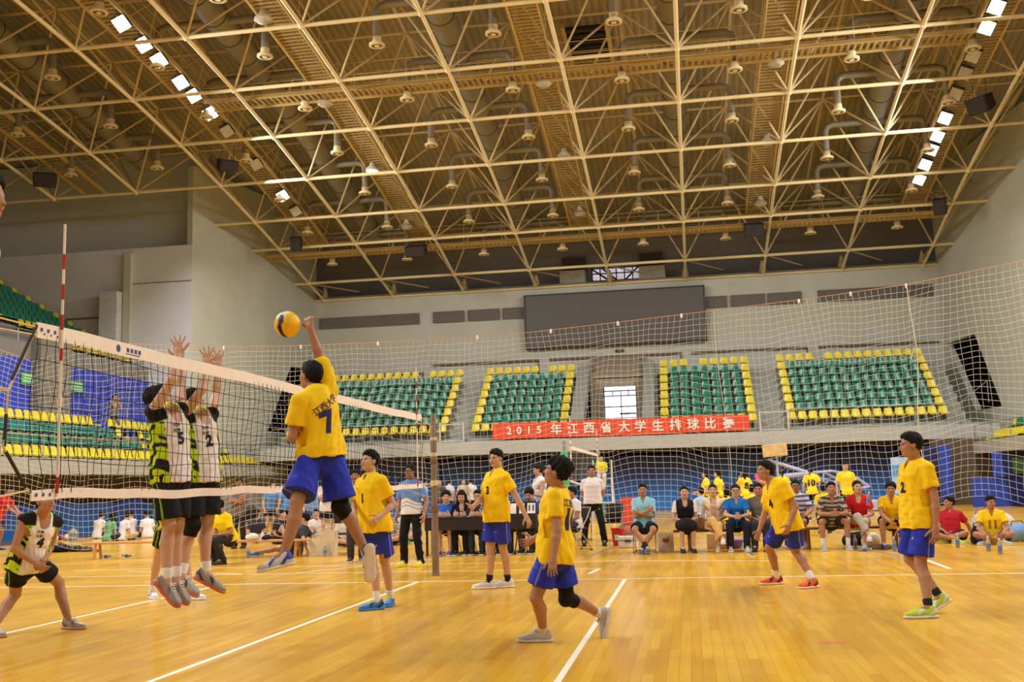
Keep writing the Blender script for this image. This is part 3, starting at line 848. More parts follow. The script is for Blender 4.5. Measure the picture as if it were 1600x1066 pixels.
nth = ('nearest', 'second', 'third', 'fourth', 'fifth', 'sixth', 'farthest', 'eighth')
for i, y in enumerate((23.9, 25.3, 26.4, 28.0, 29.0, 30.4, 37.8)):
    flood(-13.6, y, True, 'lit floodlight on the left bridge, %s in the row' % ('%s from the camera' % nth[i]), i)
for i, y in enumerate((28.2, 29.4, 35.6, 37.0, 38.1, 39.4, 40.7)):
    flood(14.5, y, True, 'lit floodlight on the right bridge, %s from the camera' % nth[i], i)
for X, y, lab in ((-13.6, 31.9, 'unlit floodlight on the left bridge, just beyond the lit row'), (-13.6, 34.8, 'unlit floodlight on the left bridge, halfway to the lone lit one'), (-13.6, 39.4, 'unlit floodlight on the left bridge, beyond the lone lit one'),
                  (14.5, 31.2, 'unlit floodlight on the right bridge, first after the two near lit ones'), (14.5, 32.4, 'unlit floodlight on the right bridge, second after the two near lit ones'), (14.5, 33.8, 'unlit floodlight on the right bridge, next to the group of five lit ones')):
    flood(X, y, False, lab, 0)
# round bay lamps under the catwalks
LG = mat('bay_lamp_shade', (206, 196, 172), .3)
for i, (X, y) in enumerate(((-9.0, 24.6), (-9.0, 30.5), (-8.9, 36.2), (-8.9, 41.8), (-.6, 30.5), (-.56, 36.3), (-.5, 41.7), (7.72, 30.55), (7.76, 36.5), (7.8, 42.0))):
    lit = i == 2
    row = ('left', 'central', 'right')[0 if X < -5 else (1 if X < 2 else 2)]
    num = {24.6: 'nearest', 30.5: 'second', 36.2: 'third', 41.8: 'farthest'}.get(y) if row == 'left' else {30: 'nearest', 36: 'middle', 41: 'farthest', 42: 'farthest'}[int(y)]
    t = thing('bay_lamp', ('lit violet-white round lamp hanging under the left inner catwalk' if lit else 'unlit round bay lamp hanging under the %s inner catwalk, %s one' % (row, num)), 'lamp', (X, y, zb(y) + .2))
    MB().lathe([(.05, .55), (.1, .5), (.12, .3), (.28, .14), (.3, .06), (.27, .05)], 16).build('shade', LG, t, True)
    MB().lathe([(.27, .06), (.2, -.02), (.08, -.06)], 16).build('glass', VIOL if lit else FU, t, True)
    MB().tube([(0, 0, .5), (0, 0, .85)], .02, 6).build('rod', FH, t)
# loudspeakers hung from the frame
SPK = mat('speaker_black', (40, 36, 36), .6); SPG = mat('speaker_grille', (54, 49, 48), .8)
for X, y, z, w, h, rz, lab in ((-22.58, 33.5, 14.9, .9, .6, .5, 'black loudspeaker hanging above the upper left stand'), (-14.34, 33.6, 14.9, .75, .5, .7, 'black loudspeaker beside the lit left floodlights'),
                               (-14.38, 41.5, 13.36, .5, .68, .2, 'upright black loudspeaker at the far end of the left bridge'), (-8.82, 43.2, 13.0, 1.0, .55, 0, 'black loudspeaker cluster under the far catwalk, left of centre'),
                               (7.52, 43.4, 13.0, .9, .6, 0, 'black loudspeaker cluster under the far catwalk, right of centre'), (15.6, 42.1, 13.2, .55, .7, -.3, 'upright black loudspeaker at the far end of the right bridge'),
                               (15.3, 33.7, 14.9, .8, .65, -.8, 'tilted black loudspeaker beside the lit right floodlights')):
    t = thing('loudspeaker', lab, 'speaker', (X, y, z), rz); M = Matrix.Rotation(math.radians(28), 4, 'X')
    q = MB(); q.prism([(-.3, -h / 2), (.3, -h / 2 + .08), (.3, h / 2 - .08), (-.3, h / 2)], 'x', -w / 2, w / 2); q.v = [(M @ Vector(v))[:] for v in q.v]
    q.build('cabinet', SPK, t)
    MB().rbox((-w / 2 + .04, -.33, -h / 2 + .04), (w / 2 - .04, -.295, h / 2 - .04), .01, M).build('grille', SPG, t)
    for x in (-w / 3, w / 3): MB().tube([(x, 0, .1), (x, 0, .9)], .014, 5).build('hanger', FH, t)

# ------------------------------------------------------------------ railings and the red banner
def rail(name, label, pts, h, step, r=.022, levels=(1.0,), parent=None):
    o = Vector(pts[0]); t = thing(name, label, 'railing', pts[0])
    P = [Vector(p) - o for p in pts]; up = Vector((0, 0, 1)); q = MB()
    for l in levels: q.tube([p + up * h * l for p in P], r, 6)
    q.build('top_rail', RAIL, t, True)
    for a, b in zip(P, P[1:]):
        n = max(1, int((b - a).length / step))
        for i in range(n + 1): c = a.lerp(b, i / n); MB().tube([c, c + up * h], r, 6).build('post', RAIL, t, True)
    return t


rail('handrail', 'steel handrail along the front of the far stand, left of the banner', [(-15.8, 42.0, 3.42), (-7.6, 42.0, 3.42)], .92, 1.6, levels=(1.0,))
rail('handrail', 'steel handrail carrying the red banner', [(-6.3, 42.0, 3.42), (7.1, 42.0, 3.42)], .84, 1.6)
rail('handrail', 'steel handrail along the front of the right end block', [(8.5, 42.0, 3.42), (15.6, 42.0, 3.42)], .95, 1.6)
rail('handrail', 'sloping steel handrail beside the dark passage, right corner', [(15.7, 42.0, 3.4), (17.2, 43.2, 4.4)], .95, 3)
for x0, x1, s in ((-7.5, -6.38, 'left'), (7.18, 8.4, 'right')):
    t = thing('gate', 'white tube gate in the far stand railing, %s of the banner' % s, 'gate', (x0, 42.0, 3.42)); w = x1 - x0
    MB().tube([(0.05, 0, .06), (w - .05, 0, .06), (w - .05, 0, .84), (.05, 0, .84)], .03, 6, closed=True).build('frame', mat('gate_white', (222, 216, 200), .5), t, True)
    for x in (0, w): MB().tube([(x, 0, 0), (x, 0, .92)], .035, 6).build('post', mat('gate_white', (222, 216, 200), .5), t, True)
rail('handrail', 'steel handrail along the front of the lower left stand', [(-16.1, 20, 2.62), (-16.1, 43.2, 2.62)], .72, 2.0, levels=(1.0,))
rail('handrail', 'steel handrail across the rows of the lower left stand', [(-17.15, 20, 3.0), (-17.15, 33.5, 3.0)], .42, 3.0, r=.03)
rail('handrail', 'steel handrail on the walkway behind the lower left stand', [(-19.2, 31.9, 3.72), (-19.2, 40, 3.72)], 1.25, 2.2, levels=(1.0, .55))
rail('handrail', 'steel handrail along the upper left stand parapet', [(-20.3, 22, 7.15), (-20.3, 37.8, 7.15)], .5, 2.2, levels=(1.0, .5))
rail('handrail', 'steel handrail along the front of the right stand', [(16.1, 34, 2.62), (16.1, 41.6, 2.62)], .7, 2.0)

t = thing('banner', 'long red banner with white Chinese lettering hung on the far stand railing', 'banner', (.875, 41.82, 3.47))
q = MB(); n = 60; vs = []
for y0 in (0, .012):
    for k in range(4):
        for i in range(n + 1):
            u = i / n; x = (u - .5) * 11.65
            z = k / 3 * (.73 + .02 * math.sin(u * 17)); vs.append((x, y0 - .03 * math.sin(u * 40) * (1 - k / 3) - .015 * math.sin(u * 23 + k), z + (.02 * math.sin(u * 9) if k == 0 else 0)))
m_ = n + 1; fs = []
for s in (0, 4 * m_):
    fs += [(s + k * m_ + i, s + k * m_ + i + 1, s + (k + 1) * m_ + i + 1, s + (k + 1) * m_ + i) for k in range(3) for i in range(n)]
fs += [(i, i + 1, 4 * m_ + i + 1, 4 * m_ + i) for i in range(n)] + [(3 * m_ + i, 7 * m_ + i, 7 * m_ + i + 1, 3 * m_ + i + 1) for i in range(n)]
q.add(vs, fs); q.build('cloth', mat('banner_red', (226, 78, 44), .7, var=.06, scale=1.2), t, True)
chars = list('2015') + list('年江西省大学生排球比赛'); cx = [797, 813, 829, 845, 872, 898, 924, 951, 979, 1004, 1031, 1058, 1085, 1111, 1139]
for c, px in zip(chars, cx):
    q = MB()
    vs, fs = text_mesh(c, .47 if c in '2015' else .53, .006, .014)
    X = -4.95 + (px - 770) / 400 * 11.65 - .875
    q.add([(v[0] + X, -.055 - v[2], v[1] + .385) for v in vs], fs)
    q.build('character', mat('banner_white', (238, 224, 212), .6), t)
# ------------------------------------------------------------------ people: one continuous body surface each, from a distance field
def nrm(v):
    v = np.asarray(v, float); return v / (np.linalg.norm(v) + 1e-12)


class Field:
    def __init__(s, lo, hi, h):
        s.lo = np.asarray(lo, float); s.h = h
        s.n = np.ceil((np.asarray(hi) - s.lo) / h).astype(int) + 1
        s.d = np.full(s.n, .3, np.float32)

    def win(s, lo, hi):
        a = np.maximum(np.floor((np.asarray(lo) - s.lo) / s.h).astype(int), 0); b = np.minimum(np.ceil((np.asarray(hi) - s.lo) / s.h).astype(int) + 1, s.n)
        if np.any(b <= a): return None, None
        g = np.meshgrid(*[s.lo[i] + s.h * np.arange(a[i], b[i]) for i in range(3)], indexing='ij')
        return tuple(slice(a[i], b[i]) for i in range(3)), np.stack(g, -1)

    def put(s, sl, d, k):
        o = s.d[sl]
        if k > 0:
            t = np.clip(.5 + .5 * (o - d) / k, 0, 1); s.d[sl] = o * (1 - t) + d * t - k * t * (1 - t)
        else: s.d[sl] = np.minimum(o, d)

    def carve(s, sl, d, k):
        o = s.d[sl]; d = -d
        if k > 0:
            t = np.clip(.5 - .5 * (o - d) / k, 0, 1); s.d[sl] = o * (1 - t) + d * t + k * t * (1 - t)
        else: s.d[sl] = np.maximum(o, d)

    def cone(s, a, b, ra, rb, k=.02, flat=None, e=1.0, sub=False):
        a, b = np.asarray(a, float), np.asarray(b, float); m = max(ra, rb) * max(1, e) + .05
        sl, P = s.win(np.minimum(a, b) - m, np.maximum(a, b) + m)
        if sl is None: return
        ab = b - a; L2 = ab @ ab + 1e-12
        q = P - a; t = np.clip((q @ ab) / L2, 0, 1); q = q - t[..., None] * ab
        if flat is not None:
            c = q @ flat; q = q + (c * (e - 1))[..., None] * flat
        d = np.sqrt((q * q).sum(-1)) - (ra + (rb - ra) * t)
        (s.carve if sub else s.put)(sl, d.astype(np.float32), k)

    def ell(s, c, R, r, k=.02, sub=False):
        c = np.asarray(c, float); r = np.asarray(r, float); m = r.max() + .05
        sl, P = s.win(c - m, c + m)
        if sl is None: return
        q = ((P - c) @ np.asarray(R).T) / r; l = np.sqrt((q * q).sum(-1)); l2 = np.sqrt(((q / r) ** 2).sum(-1)) + 1e-9
        d = l * (l - 1) / l2
        (s.carve if sub else s.put)(sl, d.astype(np.float32), k)

    def loft(s, st, k=.02):
        """st: list of (centre, lateral axis, forward axis, half width, half depth)"""
        for (c0, x0, y0, w0, d0), (c1, x1, y1, w1, d1) in zip(st, st[1:]):
            m = max(w0, w1, d0, d1) + .05
            sl, P = s.win(np.minimum(c0, c1) - m, np.maximum(c0, c1) + m)
            if sl is None: continue
            ax = c1 - c0; L2 = ax @ ax + 1e-12; q = P - c0; tr = (q @ ax) / L2; t = np.clip(tr, 0, 1)
            q = q - t[..., None] * ax; X = nrm(x0 + x1); Y = nrm(y0 + y1)
            u = q @ X; v = q @ Y; al = (tr - t) * math.sqrt(L2)
            w = w0 + (w1 - w0) * t; dd = d0 + (d1 - d0) * t
            mn = np.minimum(w, dd)
            l = np.sqrt((u / w) ** 2 + (v / dd) ** 2 + (al / mn) ** 2)
            g = np.sqrt((u / w ** 2) ** 2 + (v / dd ** 2) ** 2 + (al / mn ** 2) ** 2) + 1e-9
            s.put(sl, (l * (l - 1) / g).astype(np.float32), k)

    def plane(s, p, n, lo=None, hi=None):
        """remove everything on the side of p that n points to (inside a window)"""
        sl, P = s.win(s.lo if lo is None else lo, s.lo + s.n * s.h if hi is None else hi)
        if sl is None: return
        s.d[sl] = np.maximum(s.d[sl], ((P - p) @ n).astype(np.float32))

    def mesh(s):
        d = s.d; S = d < 0
        c = np.zeros(tuple(np.array(d.shape) - 1), np.int8)
        off = [(i, j, k) for i in (0, 1) for j in (0, 1) for k in (0, 1)]
        sh = c.shape
        for i, j, k in off: c += S[i:i + sh[0], j:j + sh[1], k:k + sh[2]]
        mask = (c > 0) & (c < 8); I = np.stack(np.nonzero(mask), 1)
        idx = np.full(sh, -1, np.int64); idx[mask] = np.arange(len(I))
        acc = np.zeros((len(I), 3)); cnt = np.zeros(len(I))
        val = {o: d[I[:, 0] + o[0], I[:, 1] + o[1], I[:, 2] + o[2]] for o in off}
        for a in off:
            for ax in range(3):
                if a[ax]: continue
                b = tuple(a[i] + (i == ax) for i in range(3)); da, db = val[a], val[b]
                m = (da < 0) != (db < 0); t = np.where(m, da / np.where(m, da - db, 1), 0)
                p = np.repeat(np.array(a, float)[None], len(I), 0); p[:, ax] += t
                acc[m] += p[m]; cnt[m] += 1
        V = s.lo + s.h * (I + acc / cnt[:, None]); F = []
        for ax in range(3):
            u, v = [(1, 2), (2, 0), (0, 1)][ax]
            A = np.take(S, range(d.shape[ax] - 1), ax); B = np.take(S, range(1, d.shape[ax]), ax)
            E = np.stack(np.nonzero(A != B), 1); E = E[(E[:, u] > 0) & (E[:, v] > 0) & (E[:, u] < d.shape[u] - 1) & (E[:, v] < d.shape[v] - 1)]
            if not len(E): continue
            ins = A[E[:, 0], E[:, 1], E[:, 2]]
            q = []
            for du, dv in ((1, 1), (0, 1), (0, 0), (1, 0)):
                e = E.copy(); e[:, u] -= du; e[:, v] -= dv; q.append(idx[e[:, 0], e[:, 1], e[:, 2]])
            q = np.stack(q, 1); q[~ins] = q[~ins][:, ::-1]; F.append(q)
        return V, np.concatenate(F) if F else np.zeros((0, 4), int)


def field_obj(name, V, F, m, col, parent=None, iters=2):
    """mesh object with a per-point colour of its own cloth or skin; iters rounds of light smoothing"""
    if len(F):
        for _ in range(iters):
            acc = np.zeros_like(V); n = np.zeros(len(V))
            for a in range(4):
                for b in ((a + 1) % 4, (a - 1) % 4):
                    np.add.at(acc, F[:, a], V[F[:, b]]); np.add.at(n, F[:, a], 1)
            V = V * .45 + acc / np.maximum(n, 1)[:, None] * .55
    me = D.meshes.new(name)
    me.vertices.add(len(V)); me.vertices.foreach_set('co', V.astype(np.float32).ravel())
    me.loops.add(len(F) * 4); me.loops.foreach_set('vertex_index', F.astype(np.int32).ravel())
    me.polygons.add(len(F)); me.polygons.foreach_set('loop_start', np.arange(0, len(F) * 4, 4, dtype=np.int32))
    me.update(calc_edges=True); me.validate()
    me.polygons.foreach_set('use_smooth', np.ones(len(me.polygons), bool))
    ca = me.color_attributes.new('Col', 'FLOAT_COLOR', 'POINT')
    c = col(V) if callable(col) else np.repeat(np.array([lin(col)]), len(V), 0)
    ca.data.foreach_set('color', np.concatenate([c, np.ones((len(V), 1))], 1).astype(np.float32).ravel())
    me.materials.append(m); o = D.objects.new(name, me); COL.objects.link(o)
    if parent is not None: o.parent = parent
    return o


SKINM = mat('skin', (200, 150, 120), .5, var=.05, scale=14, vcol=True, spec=.22)
CLOTHM = mat('cloth', (200, 200, 200), .78, var=.05, scale=22, vcol=True, spec=.2, bump=.12)
HAIRM = mat('hair', (24, 20, 18), .75, var=.3, scale=60, vcol=True, spec=.25, bump=.5)
SHOEM = mat('shoe', (200, 200, 200), .5, var=.05, scale=30, vcol=True, spec=.35)
NUMM = {}
UP = np.array([0, 0, 1.0])


def folds(V, seed, amp, k=62):
    r = np.random.RandomState(seed); o = np.zeros(len(V))
    for i in range(5):
        a = nrm(r.normal(size=3) * [1, 1, .55]); b = nrm(r.normal(size=3)); f = k * (0.55 + .3 * i)
        o += np.sin(V @ a * f + 1.6 * np.sin(V @ b * f * .45 + r.rand() * 6) + r.rand() * 6) / (1 + .5 * i)
    return o * amp / 2.2


def vnormals(V, F):
    n = np.cross(V[F[:, 2]] - V[F[:, 0]], V[F[:, 3]] - V[F[:, 1]]); o = np.zeros_like(V)
    for i in range(4): np.add.at(o, F[:, i], n)
    return o / (np.linalg.norm(o, axis=1)[:, None] + 1e-12)


BONE = dict(th=.43, sh=.425, ua=.295, fa=.255)


def yawv(deg): a = math.radians(deg); return np.array([math.sin(a), math.cos(a), 0.0])


def ray(px):
    d = _f + _R * (px[0] - 800) / F_PX - _U * (px[1] - 533) / F_PX; return d / np.linalg.norm(d)


def reach(par, px, L, sg):
    """point at distance L from par seen at pixel px; sg>0 the farther of the two"""
    d = ray(px); q = par - CAM; b = d @ q; c = q @ q - L * L; disc = b * b - c
    if disc <= 0: return par + nrm(CAM + d * b - par) * L
    return CAM + d * (b + math.copysign(math.sqrt(disc), sg))


def knee_ik(h, a, L1, L2, px=None, hint=None):
    ax = a - h; d = np.linalg.norm(ax); ax = ax / d
    if d > (L1 + L2) * .998: f = d / ((L1 + L2) * .998); L1, L2 = L1 * f, L2 * f
    x = (d * d + L1 * L1 - L2 * L2) / (2 * d); r = math.sqrt(max(L1 * L1 - x * x, 0)); c = h + ax * x
    u = nrm(np.cross(ax, UP if abs(ax[2]) < .9 else np.array([1.0, 0, 0]))); v = np.cross(ax, u)
    best = None
    for i in range(72):
        t = i / 72 * 2 * PI; p = c + r * (u * math.cos(t) + v * math.sin(t)); s = 0
        if px is not None: q = p - CAM; dd = ray(px); s += np.linalg.norm(q - dd * (q @ dd))
        if hint is not None: s -= .35 * (nrm(p - c) @ hint) * (r if px is None else .05)
        if best is None or s < best[0]: best = (s, p)
    return best[1]


def clear_arm(J, s, q):
    """keep a hanging arm outside the shirt"""
    sp = J['nb'] - J['pel']; L = sp @ sp; S = J['S']
    for k, ex in (('e', .222), ('w', .236)):
        v = J[k + s] - J['pel']; t = (v @ sp) / L
        if not -.35 < t < .9: continue
        x, y = v @ J['cx'] / S, v @ J['cy'] / S; ey = .185
        if (x / ex) ** 2 + (y / ey) ** 2 < 1: J[k + s] = J[k + s] + J['cx'] * (q * ex * math.sqrt(max(0, 1 - (y / ey) ** 2)) - x) * S


def skeleton(P):
    """P: pose in photo pixels and signs -> joints in the world"""
    S = P.get('S', 1.0); J = dict(S=S)
    pf = yawv(P['yaw']); cf = yawv(P.get('cyaw', P['yaw'])); J['pf0'] = pf
    pr_ = np.cross(pf, UP); cr_ = np.cross(cf, UP)
    if 'X' in P: nb = at(*P['nb'], X=P['X'])
    else:
        if 'D' in P: T = P['D']
        else: T = float(np.mean([(at(P[k][0], P[k][1], Z=.09 * S) - CAM) @ _f for k in ('aL', 'aR') if len(P[k]) > 2 and P[k][2] == 'g']))
        nb = at(*P['nb'], T=T + P.get('dT', 0))
    pel = reach(nb, P['pel'], .505 * S, P.get('pels', 1))
    J['pel'], J['nb'] = pel, nb
    sp = nrm(nb - pel)
    J['px'] = nrm(pr_ - sp * (pr_ @ sp) * .5); J['py'] = np.cross(UP * .5 + sp * .5, J['px']); J['py'] = nrm(J['py'])
    J['cx'] = nrm(cr_ - sp * (cr_ @ sp)); J['cy'] = np.cross(sp, J['cx'])
    for s, q in (('L', -1), ('R', 1)):
        J['h' + s] = pel + J['px'] * q * .092 * S + P.get('hipz' + s, 0) * UP
        J['s' + s] = nb + J['cx'] * q * .172 * S - sp * .06 * S
        e0 = reach(J['s' + s], P['e' + s][:2], BONE['ua'] * S, P['e' + s][2]); ud = nrm(e0 - J['s' + s]); r_ = ud @ sp
        if r_ > 0: J['s' + s] = J['s' + s] + sp * .075 * r_ * S - J['cx'] * q * .03 * r_ * S
        J['s' + s] = J['s' + s] + J['cy'] * max(0, ud @ J['cy']) * .025 * S
        J['e' + s] = reach(J['s' + s], P['e' + s][:2], BONE['ua'] * S, P['e' + s][2])
        J['w' + s] = reach(J['e' + s], P['w' + s][:2], BONE['fa'] * S, P['w' + s][2])
        clear_arm(J, s, q)
        a = P['a' + s]
        if len(a) > 2 and a[2] == 'g':
            an = at(a[0], a[1], Z=a[3] if len(a) > 3 else .09 * S); J['k' + s] = knee_ik(J['h' + s], an, BONE['th'] * S, BONE['sh'] * S, P['k' + s][:2], J['pf0'] if len(P['k' + s]) < 3 else None)
        else:
            J['k' + s] = reach(J['h' + s], P['k' + s][:2], BONE['th'] * S, (P['k' + s] + (-1,))[2]); an = reach(J['k' + s], a[:2], BONE['sh'] * S, a[2])
        J['a' + s] = an
    J['head'] = reach(nb, P['head'][:2], .185 * S, P['head'][2] if len(P['head']) > 2 else -1)
    finish(J, P); return J


def finish(J, P):
    hf = yawv(P.get('hyaw', P.get('cyaw', P['yaw']))); hp = math.radians(P.get('hpitch', 0)); rl = math.radians(P.get('hroll', 0))
    hf = nrm(hf * math.cos(hp) + UP * math.sin(hp)); hx = nrm(np.cross(hf, UP)); hz = np.cross(hx, hf)
    hx, hz = hx * math.cos(rl) + hz * math.sin(rl), hz * math.cos(rl) - hx * math.sin(rl)
    J['hR3'] = np.stack([hx, hf, hz])
    for s in 'LR':
        fy = P.get('foot' + s, P['yaw']); fp = math.radians(P.get('fp' + s, 0))
        f = yawv(fy); f = nrm(f * math.cos(fp) + UP * math.sin(fp)); x = nrm(np.cross(f, UP)) if abs(f[2]) < .97 else J['px']
        J['f' + s] = np.stack([x, f, np.cross(x, f)])
        d = nrm(J['w' + s] - J['e' + s])
        if 'hd' + s in P: d = nrm(np.asarray(P['hd' + s], float) + .0 * d)
        J['d' + s] = d; t = np.asarray(P.get('th' + s, J['pf0']), float); t = t - d * (t @ d)
        t = nrm(t if np.linalg.norm(t) > .05 else np.cross(d, UP)); J['t' + s] = t
        J['n' + s] = np.cross(t, d) * (1 if s == 'R' else -1)
        J['curl' + s] = P.get('curl' + s, .35); J['splay' + s] = P.get('splay' + s, .06)


def torso(J, prof, female=False):
    st = []; pel, nb = J['pel'], J['nb']; S = J['S']
    for t, w, d in prof:
        u = min(max(t, 0), 1); c = pel + (nb - pel) * t
        c = c + J['cy'] * (.018 * math.sin(PI * min(max(u, 0), 1))) * S
        X = nrm(J['px'] * (1 - u) + J['cx'] * u); Y = nrm(J['py'] * (1 - u) + J['cy'] * u)
        st.append((c, X, Y, w * S, d * S))
    return st


MALE = [(-.17, .10, .085), (0, .160, .105), (.2, .142, .094), (.45, .148, .10), (.7, .162, .112), (.87, .158, .092), (1.0, .07, .06)]
FEM = [(-.17, .105, .09), (0, .165, .110), (.22, .125, .088), (.45, .132, .095), (.7, .145, .115), (.87, .140, .086), (1.0, .058, .052)]


def head_pt(J, p): return J['head'] + np.asarray(p) * J.get('hs', 1) @ J['hR3']


def bounds(J, m=.2):
    Q = np.array([J[k] for k in J if k in ('pel', 'nb', 'head') or (len(k) == 2 and k[0] in 'shekwa' and k[1] in 'LR' and k != 'hs')]); return Q.min(0) - m, Q.max(0) + m


def make_body(J, h, skin, root, female=False, thin=1.0, hands=True):
    lo, hi = bounds(J, .24); F = Field(lo, hi, h); S = J['S']; k = .025
    F.loft(torso(J, FEM if female else MALE), k)
    sp = nrm(J['nb'] - J['pel']); up = J['nb'] - sp * .07 * S
    hb = head_pt(J, (0, -.022, -.07))
    F.cone(J['nb'] - sp * .03, hb, .056 * S * (.88 if female else 1), .053 * S * (.88 if female else 1), .03)
    for s, q in (('L', -1), ('R', 1)):
        tk = (.9 if female else 1) * thin * S
        F.cone(up + J['cx'] * q * .07 * S, J['s' + s], .060 * tk, .052 * tk, .03)
        F.cone(J['nb'] + sp * .02, J['s' + s] + sp * .01, .04 * tk, .04 * tk, .04)
        a, b, c = J['s' + s], J['e' + s], J['w' + s]
        F.cone(a, b, .050 * tk, .037 * tk, .015); F.cone(b, b + (c - b) * .3, .037 * tk, .039 * tk, .015); F.cone(b + (c - b) * .3, c, .039 * tk, .026 * tk, .015)
        hgt, kn, an = J['h' + s], J['k' + s], J['a' + s]
        F.cone(hgt, hgt + (kn - hgt) * .35, .088 * tk, .083 * tk, .03); F.cone(hgt + (kn - hgt) * .35, kn, .083 * tk, .054 * tk, .02)
        back = -nrm(np.cross(np.cross(an - kn, J['f' + s][1]), an - kn)); back = back * np.sign((back @ -J['f' + s][1]) or 1)
        m1 = kn + (an - kn) * .33 + back * .016 * S
        F.cone(kn, m1, .051 * tk, .055 * tk, .02); F.cone(m1, an, .055 * tk, .034 * tk, .02)
        F.cone(an, an + J['f' + s][1] * .10 * S - J['f' + s][2] * .045 * S, .034 * S, .028 * S, .02)
        if hands: hand(F, J, s, S * (.92 if female else 1), h)
    hs = J.get('hs', 1); R = J['hR3']; H = lambda *p: head_pt(J, p)
    F.ell(H(0, -.012, .03), R, np.array([.076, .096, .087]) * hs, .02)
    F.ell(H(0, .026, -.03), R, np.array([.063, .068, .083]) * hs, .02)
    F.ell(H(0, .046, -.083), R, np.array([.04, .04, .032]) * hs, .025)
    for q in (-1, 1):
        F.ell(H(q * .04, .054, -.022), R, np.array([.028, .03, .028]) * hs, .02)
        F.ell(H(q * .047, .015, -.07), R, np.array([.02, .035, .028]) * hs, .025)
        F.ell(H(q * .032, .101, .002), R, np.array([.016, .016, .011]) * hs, .01, True)
        F.ell(H(q * .031, .076, .001), R, np.array([.014, .011, .010]) * hs, .005)
        F.ell(H(q * .079, -.004, -.006), R, np.array([.010, .021, .032]) * hs, .006)
        F.cone(H(q * .012, .082, .022), H(q * .048, .070, .022), .010 * hs, .009 * hs, .012)
        F.ell(H(q * .012, .098, -.028), R, np.array([.010, .011, .008]) * hs, .006)
    F.cone(H(0, .084, .012), H(0, .107, -.024), .0075 * hs, .0115 * hs, .010)
    F.cone(H(-.018, .088, -.053), H(.018, .088, -.053), .007 * hs, .007 * hs, .006); F.cone(H(-.014, .087, -.064), H(.014, .087, -.064), .008 * hs, .008 * hs, .006)
    V, Q = F.mesh(); V0 = lin(skin)

    def col(V):
        c = np.repeat(np.array([V0]), len(V), 0); q = (V - J['head']) @ R.T / hs; x, y, z = q.T; ax = np.abs(x); f = y > .055
        def mixin(m, rgb): c[:] = c * (1 - m[:, None]) + np.array(lin(rgb)) * m[:, None]
        lipm = np.clip(1.6 - ((x / .023) ** 2 + ((z + .058) / .0115) ** 2), 0, 1) * f; mixin(lipm * .75, (150, 78, 74))
        mixin(np.clip(1.5 - ((x / .03) ** 2 + ((z + .0585) / .003) ** 2), 0, 1) * f * .6, (96, 50, 46))
        br = np.clip(1.8 - (((ax - .032) / .021) ** 2 + ((z - .0235 + .12 * (ax - .032) ** 2 / .03) / .0055) ** 2), 0, 1) * f; mixin(br * .9, (30, 22, 18))
        ew = np.clip(2.0 - (((ax - .031) / .0155) ** 2 + ((z - .002) / .005) ** 2), 0, 1) * f; mixin(ew * (.55 if h < .009 else .2), (176, 160, 150))
        mixin(np.clip(1.5 - (((ax - .031) / .018) ** 2 + ((z - .0072) / .0028) ** 2), 0, 1) * f, (34, 24, 20))
        mixin(np.clip(2.0 - (((ax - .031) / .0065) ** 2 + ((z - .002) / .0062) ** 2), 0, 1) * f, (28, 18, 14))
        mixin(np.clip(1.4 - (((ax - .008) / .006) ** 2 + ((z + .033) / .004) ** 2), 0, 1) * (y > .08) * .6, (80, 44, 36))
        return c
    return field_obj('body', V, Q, SKINM, col, root, 1)


def hand(F, J, s, S, h):
    w, d, n, t = J['w' + s], J['d' + s], J['n' + s], J['t' + s]; c = J['curl' + s]; sp = J['splay' + s]
    rf = max(.0085 * S, h * 1.25)
    F.cone(w, w + d * .03 * S, .026 * S, .027 * S, .015)
    for u in (-.022, .0, .022): F.cone(w + d * .03 * S + t * u * .8 * S, w + d * .085 * S + t * u * 1.15 * S, .019 * S, .016 * S, .012, n, 1.35)
    for i, (u, L) in enumerate(((.031, .072), (.0105, .080), (-.0105, .075), (-.031, .058))):
        p = w + d * .086 * S + t * u * S; a = c * (.8 + .12 * i); dd = nrm(d + t * u / .031 * sp * 3)
        for j, f in enumerate((.45, .31, .24)):
            a2 = a * (j + 1) ; v = nrm(dd * math.cos(a2) + n * math.sin(a2)); e = p + v * L * f * S
            F.cone(p, e, rf * (1 - .08 * j), rf * (.92 - .08 * j), .004); p = e
    p = w + d * .022 * S + t * .024 * S
    for j, L in enumerate((.042, .032, .026)):
        v = nrm(d * (.62 + .14 * j) + t * (.75 - .18 * j + sp * 1.5) + n * (.22 + .18 * c * j)); e = p + v * L * S
        F.cone(p, e, rf * (1.5 - .2 * j), rf * (1.3 - .15 * j), .008); p = e


HAIRC = (17, 14, 13)


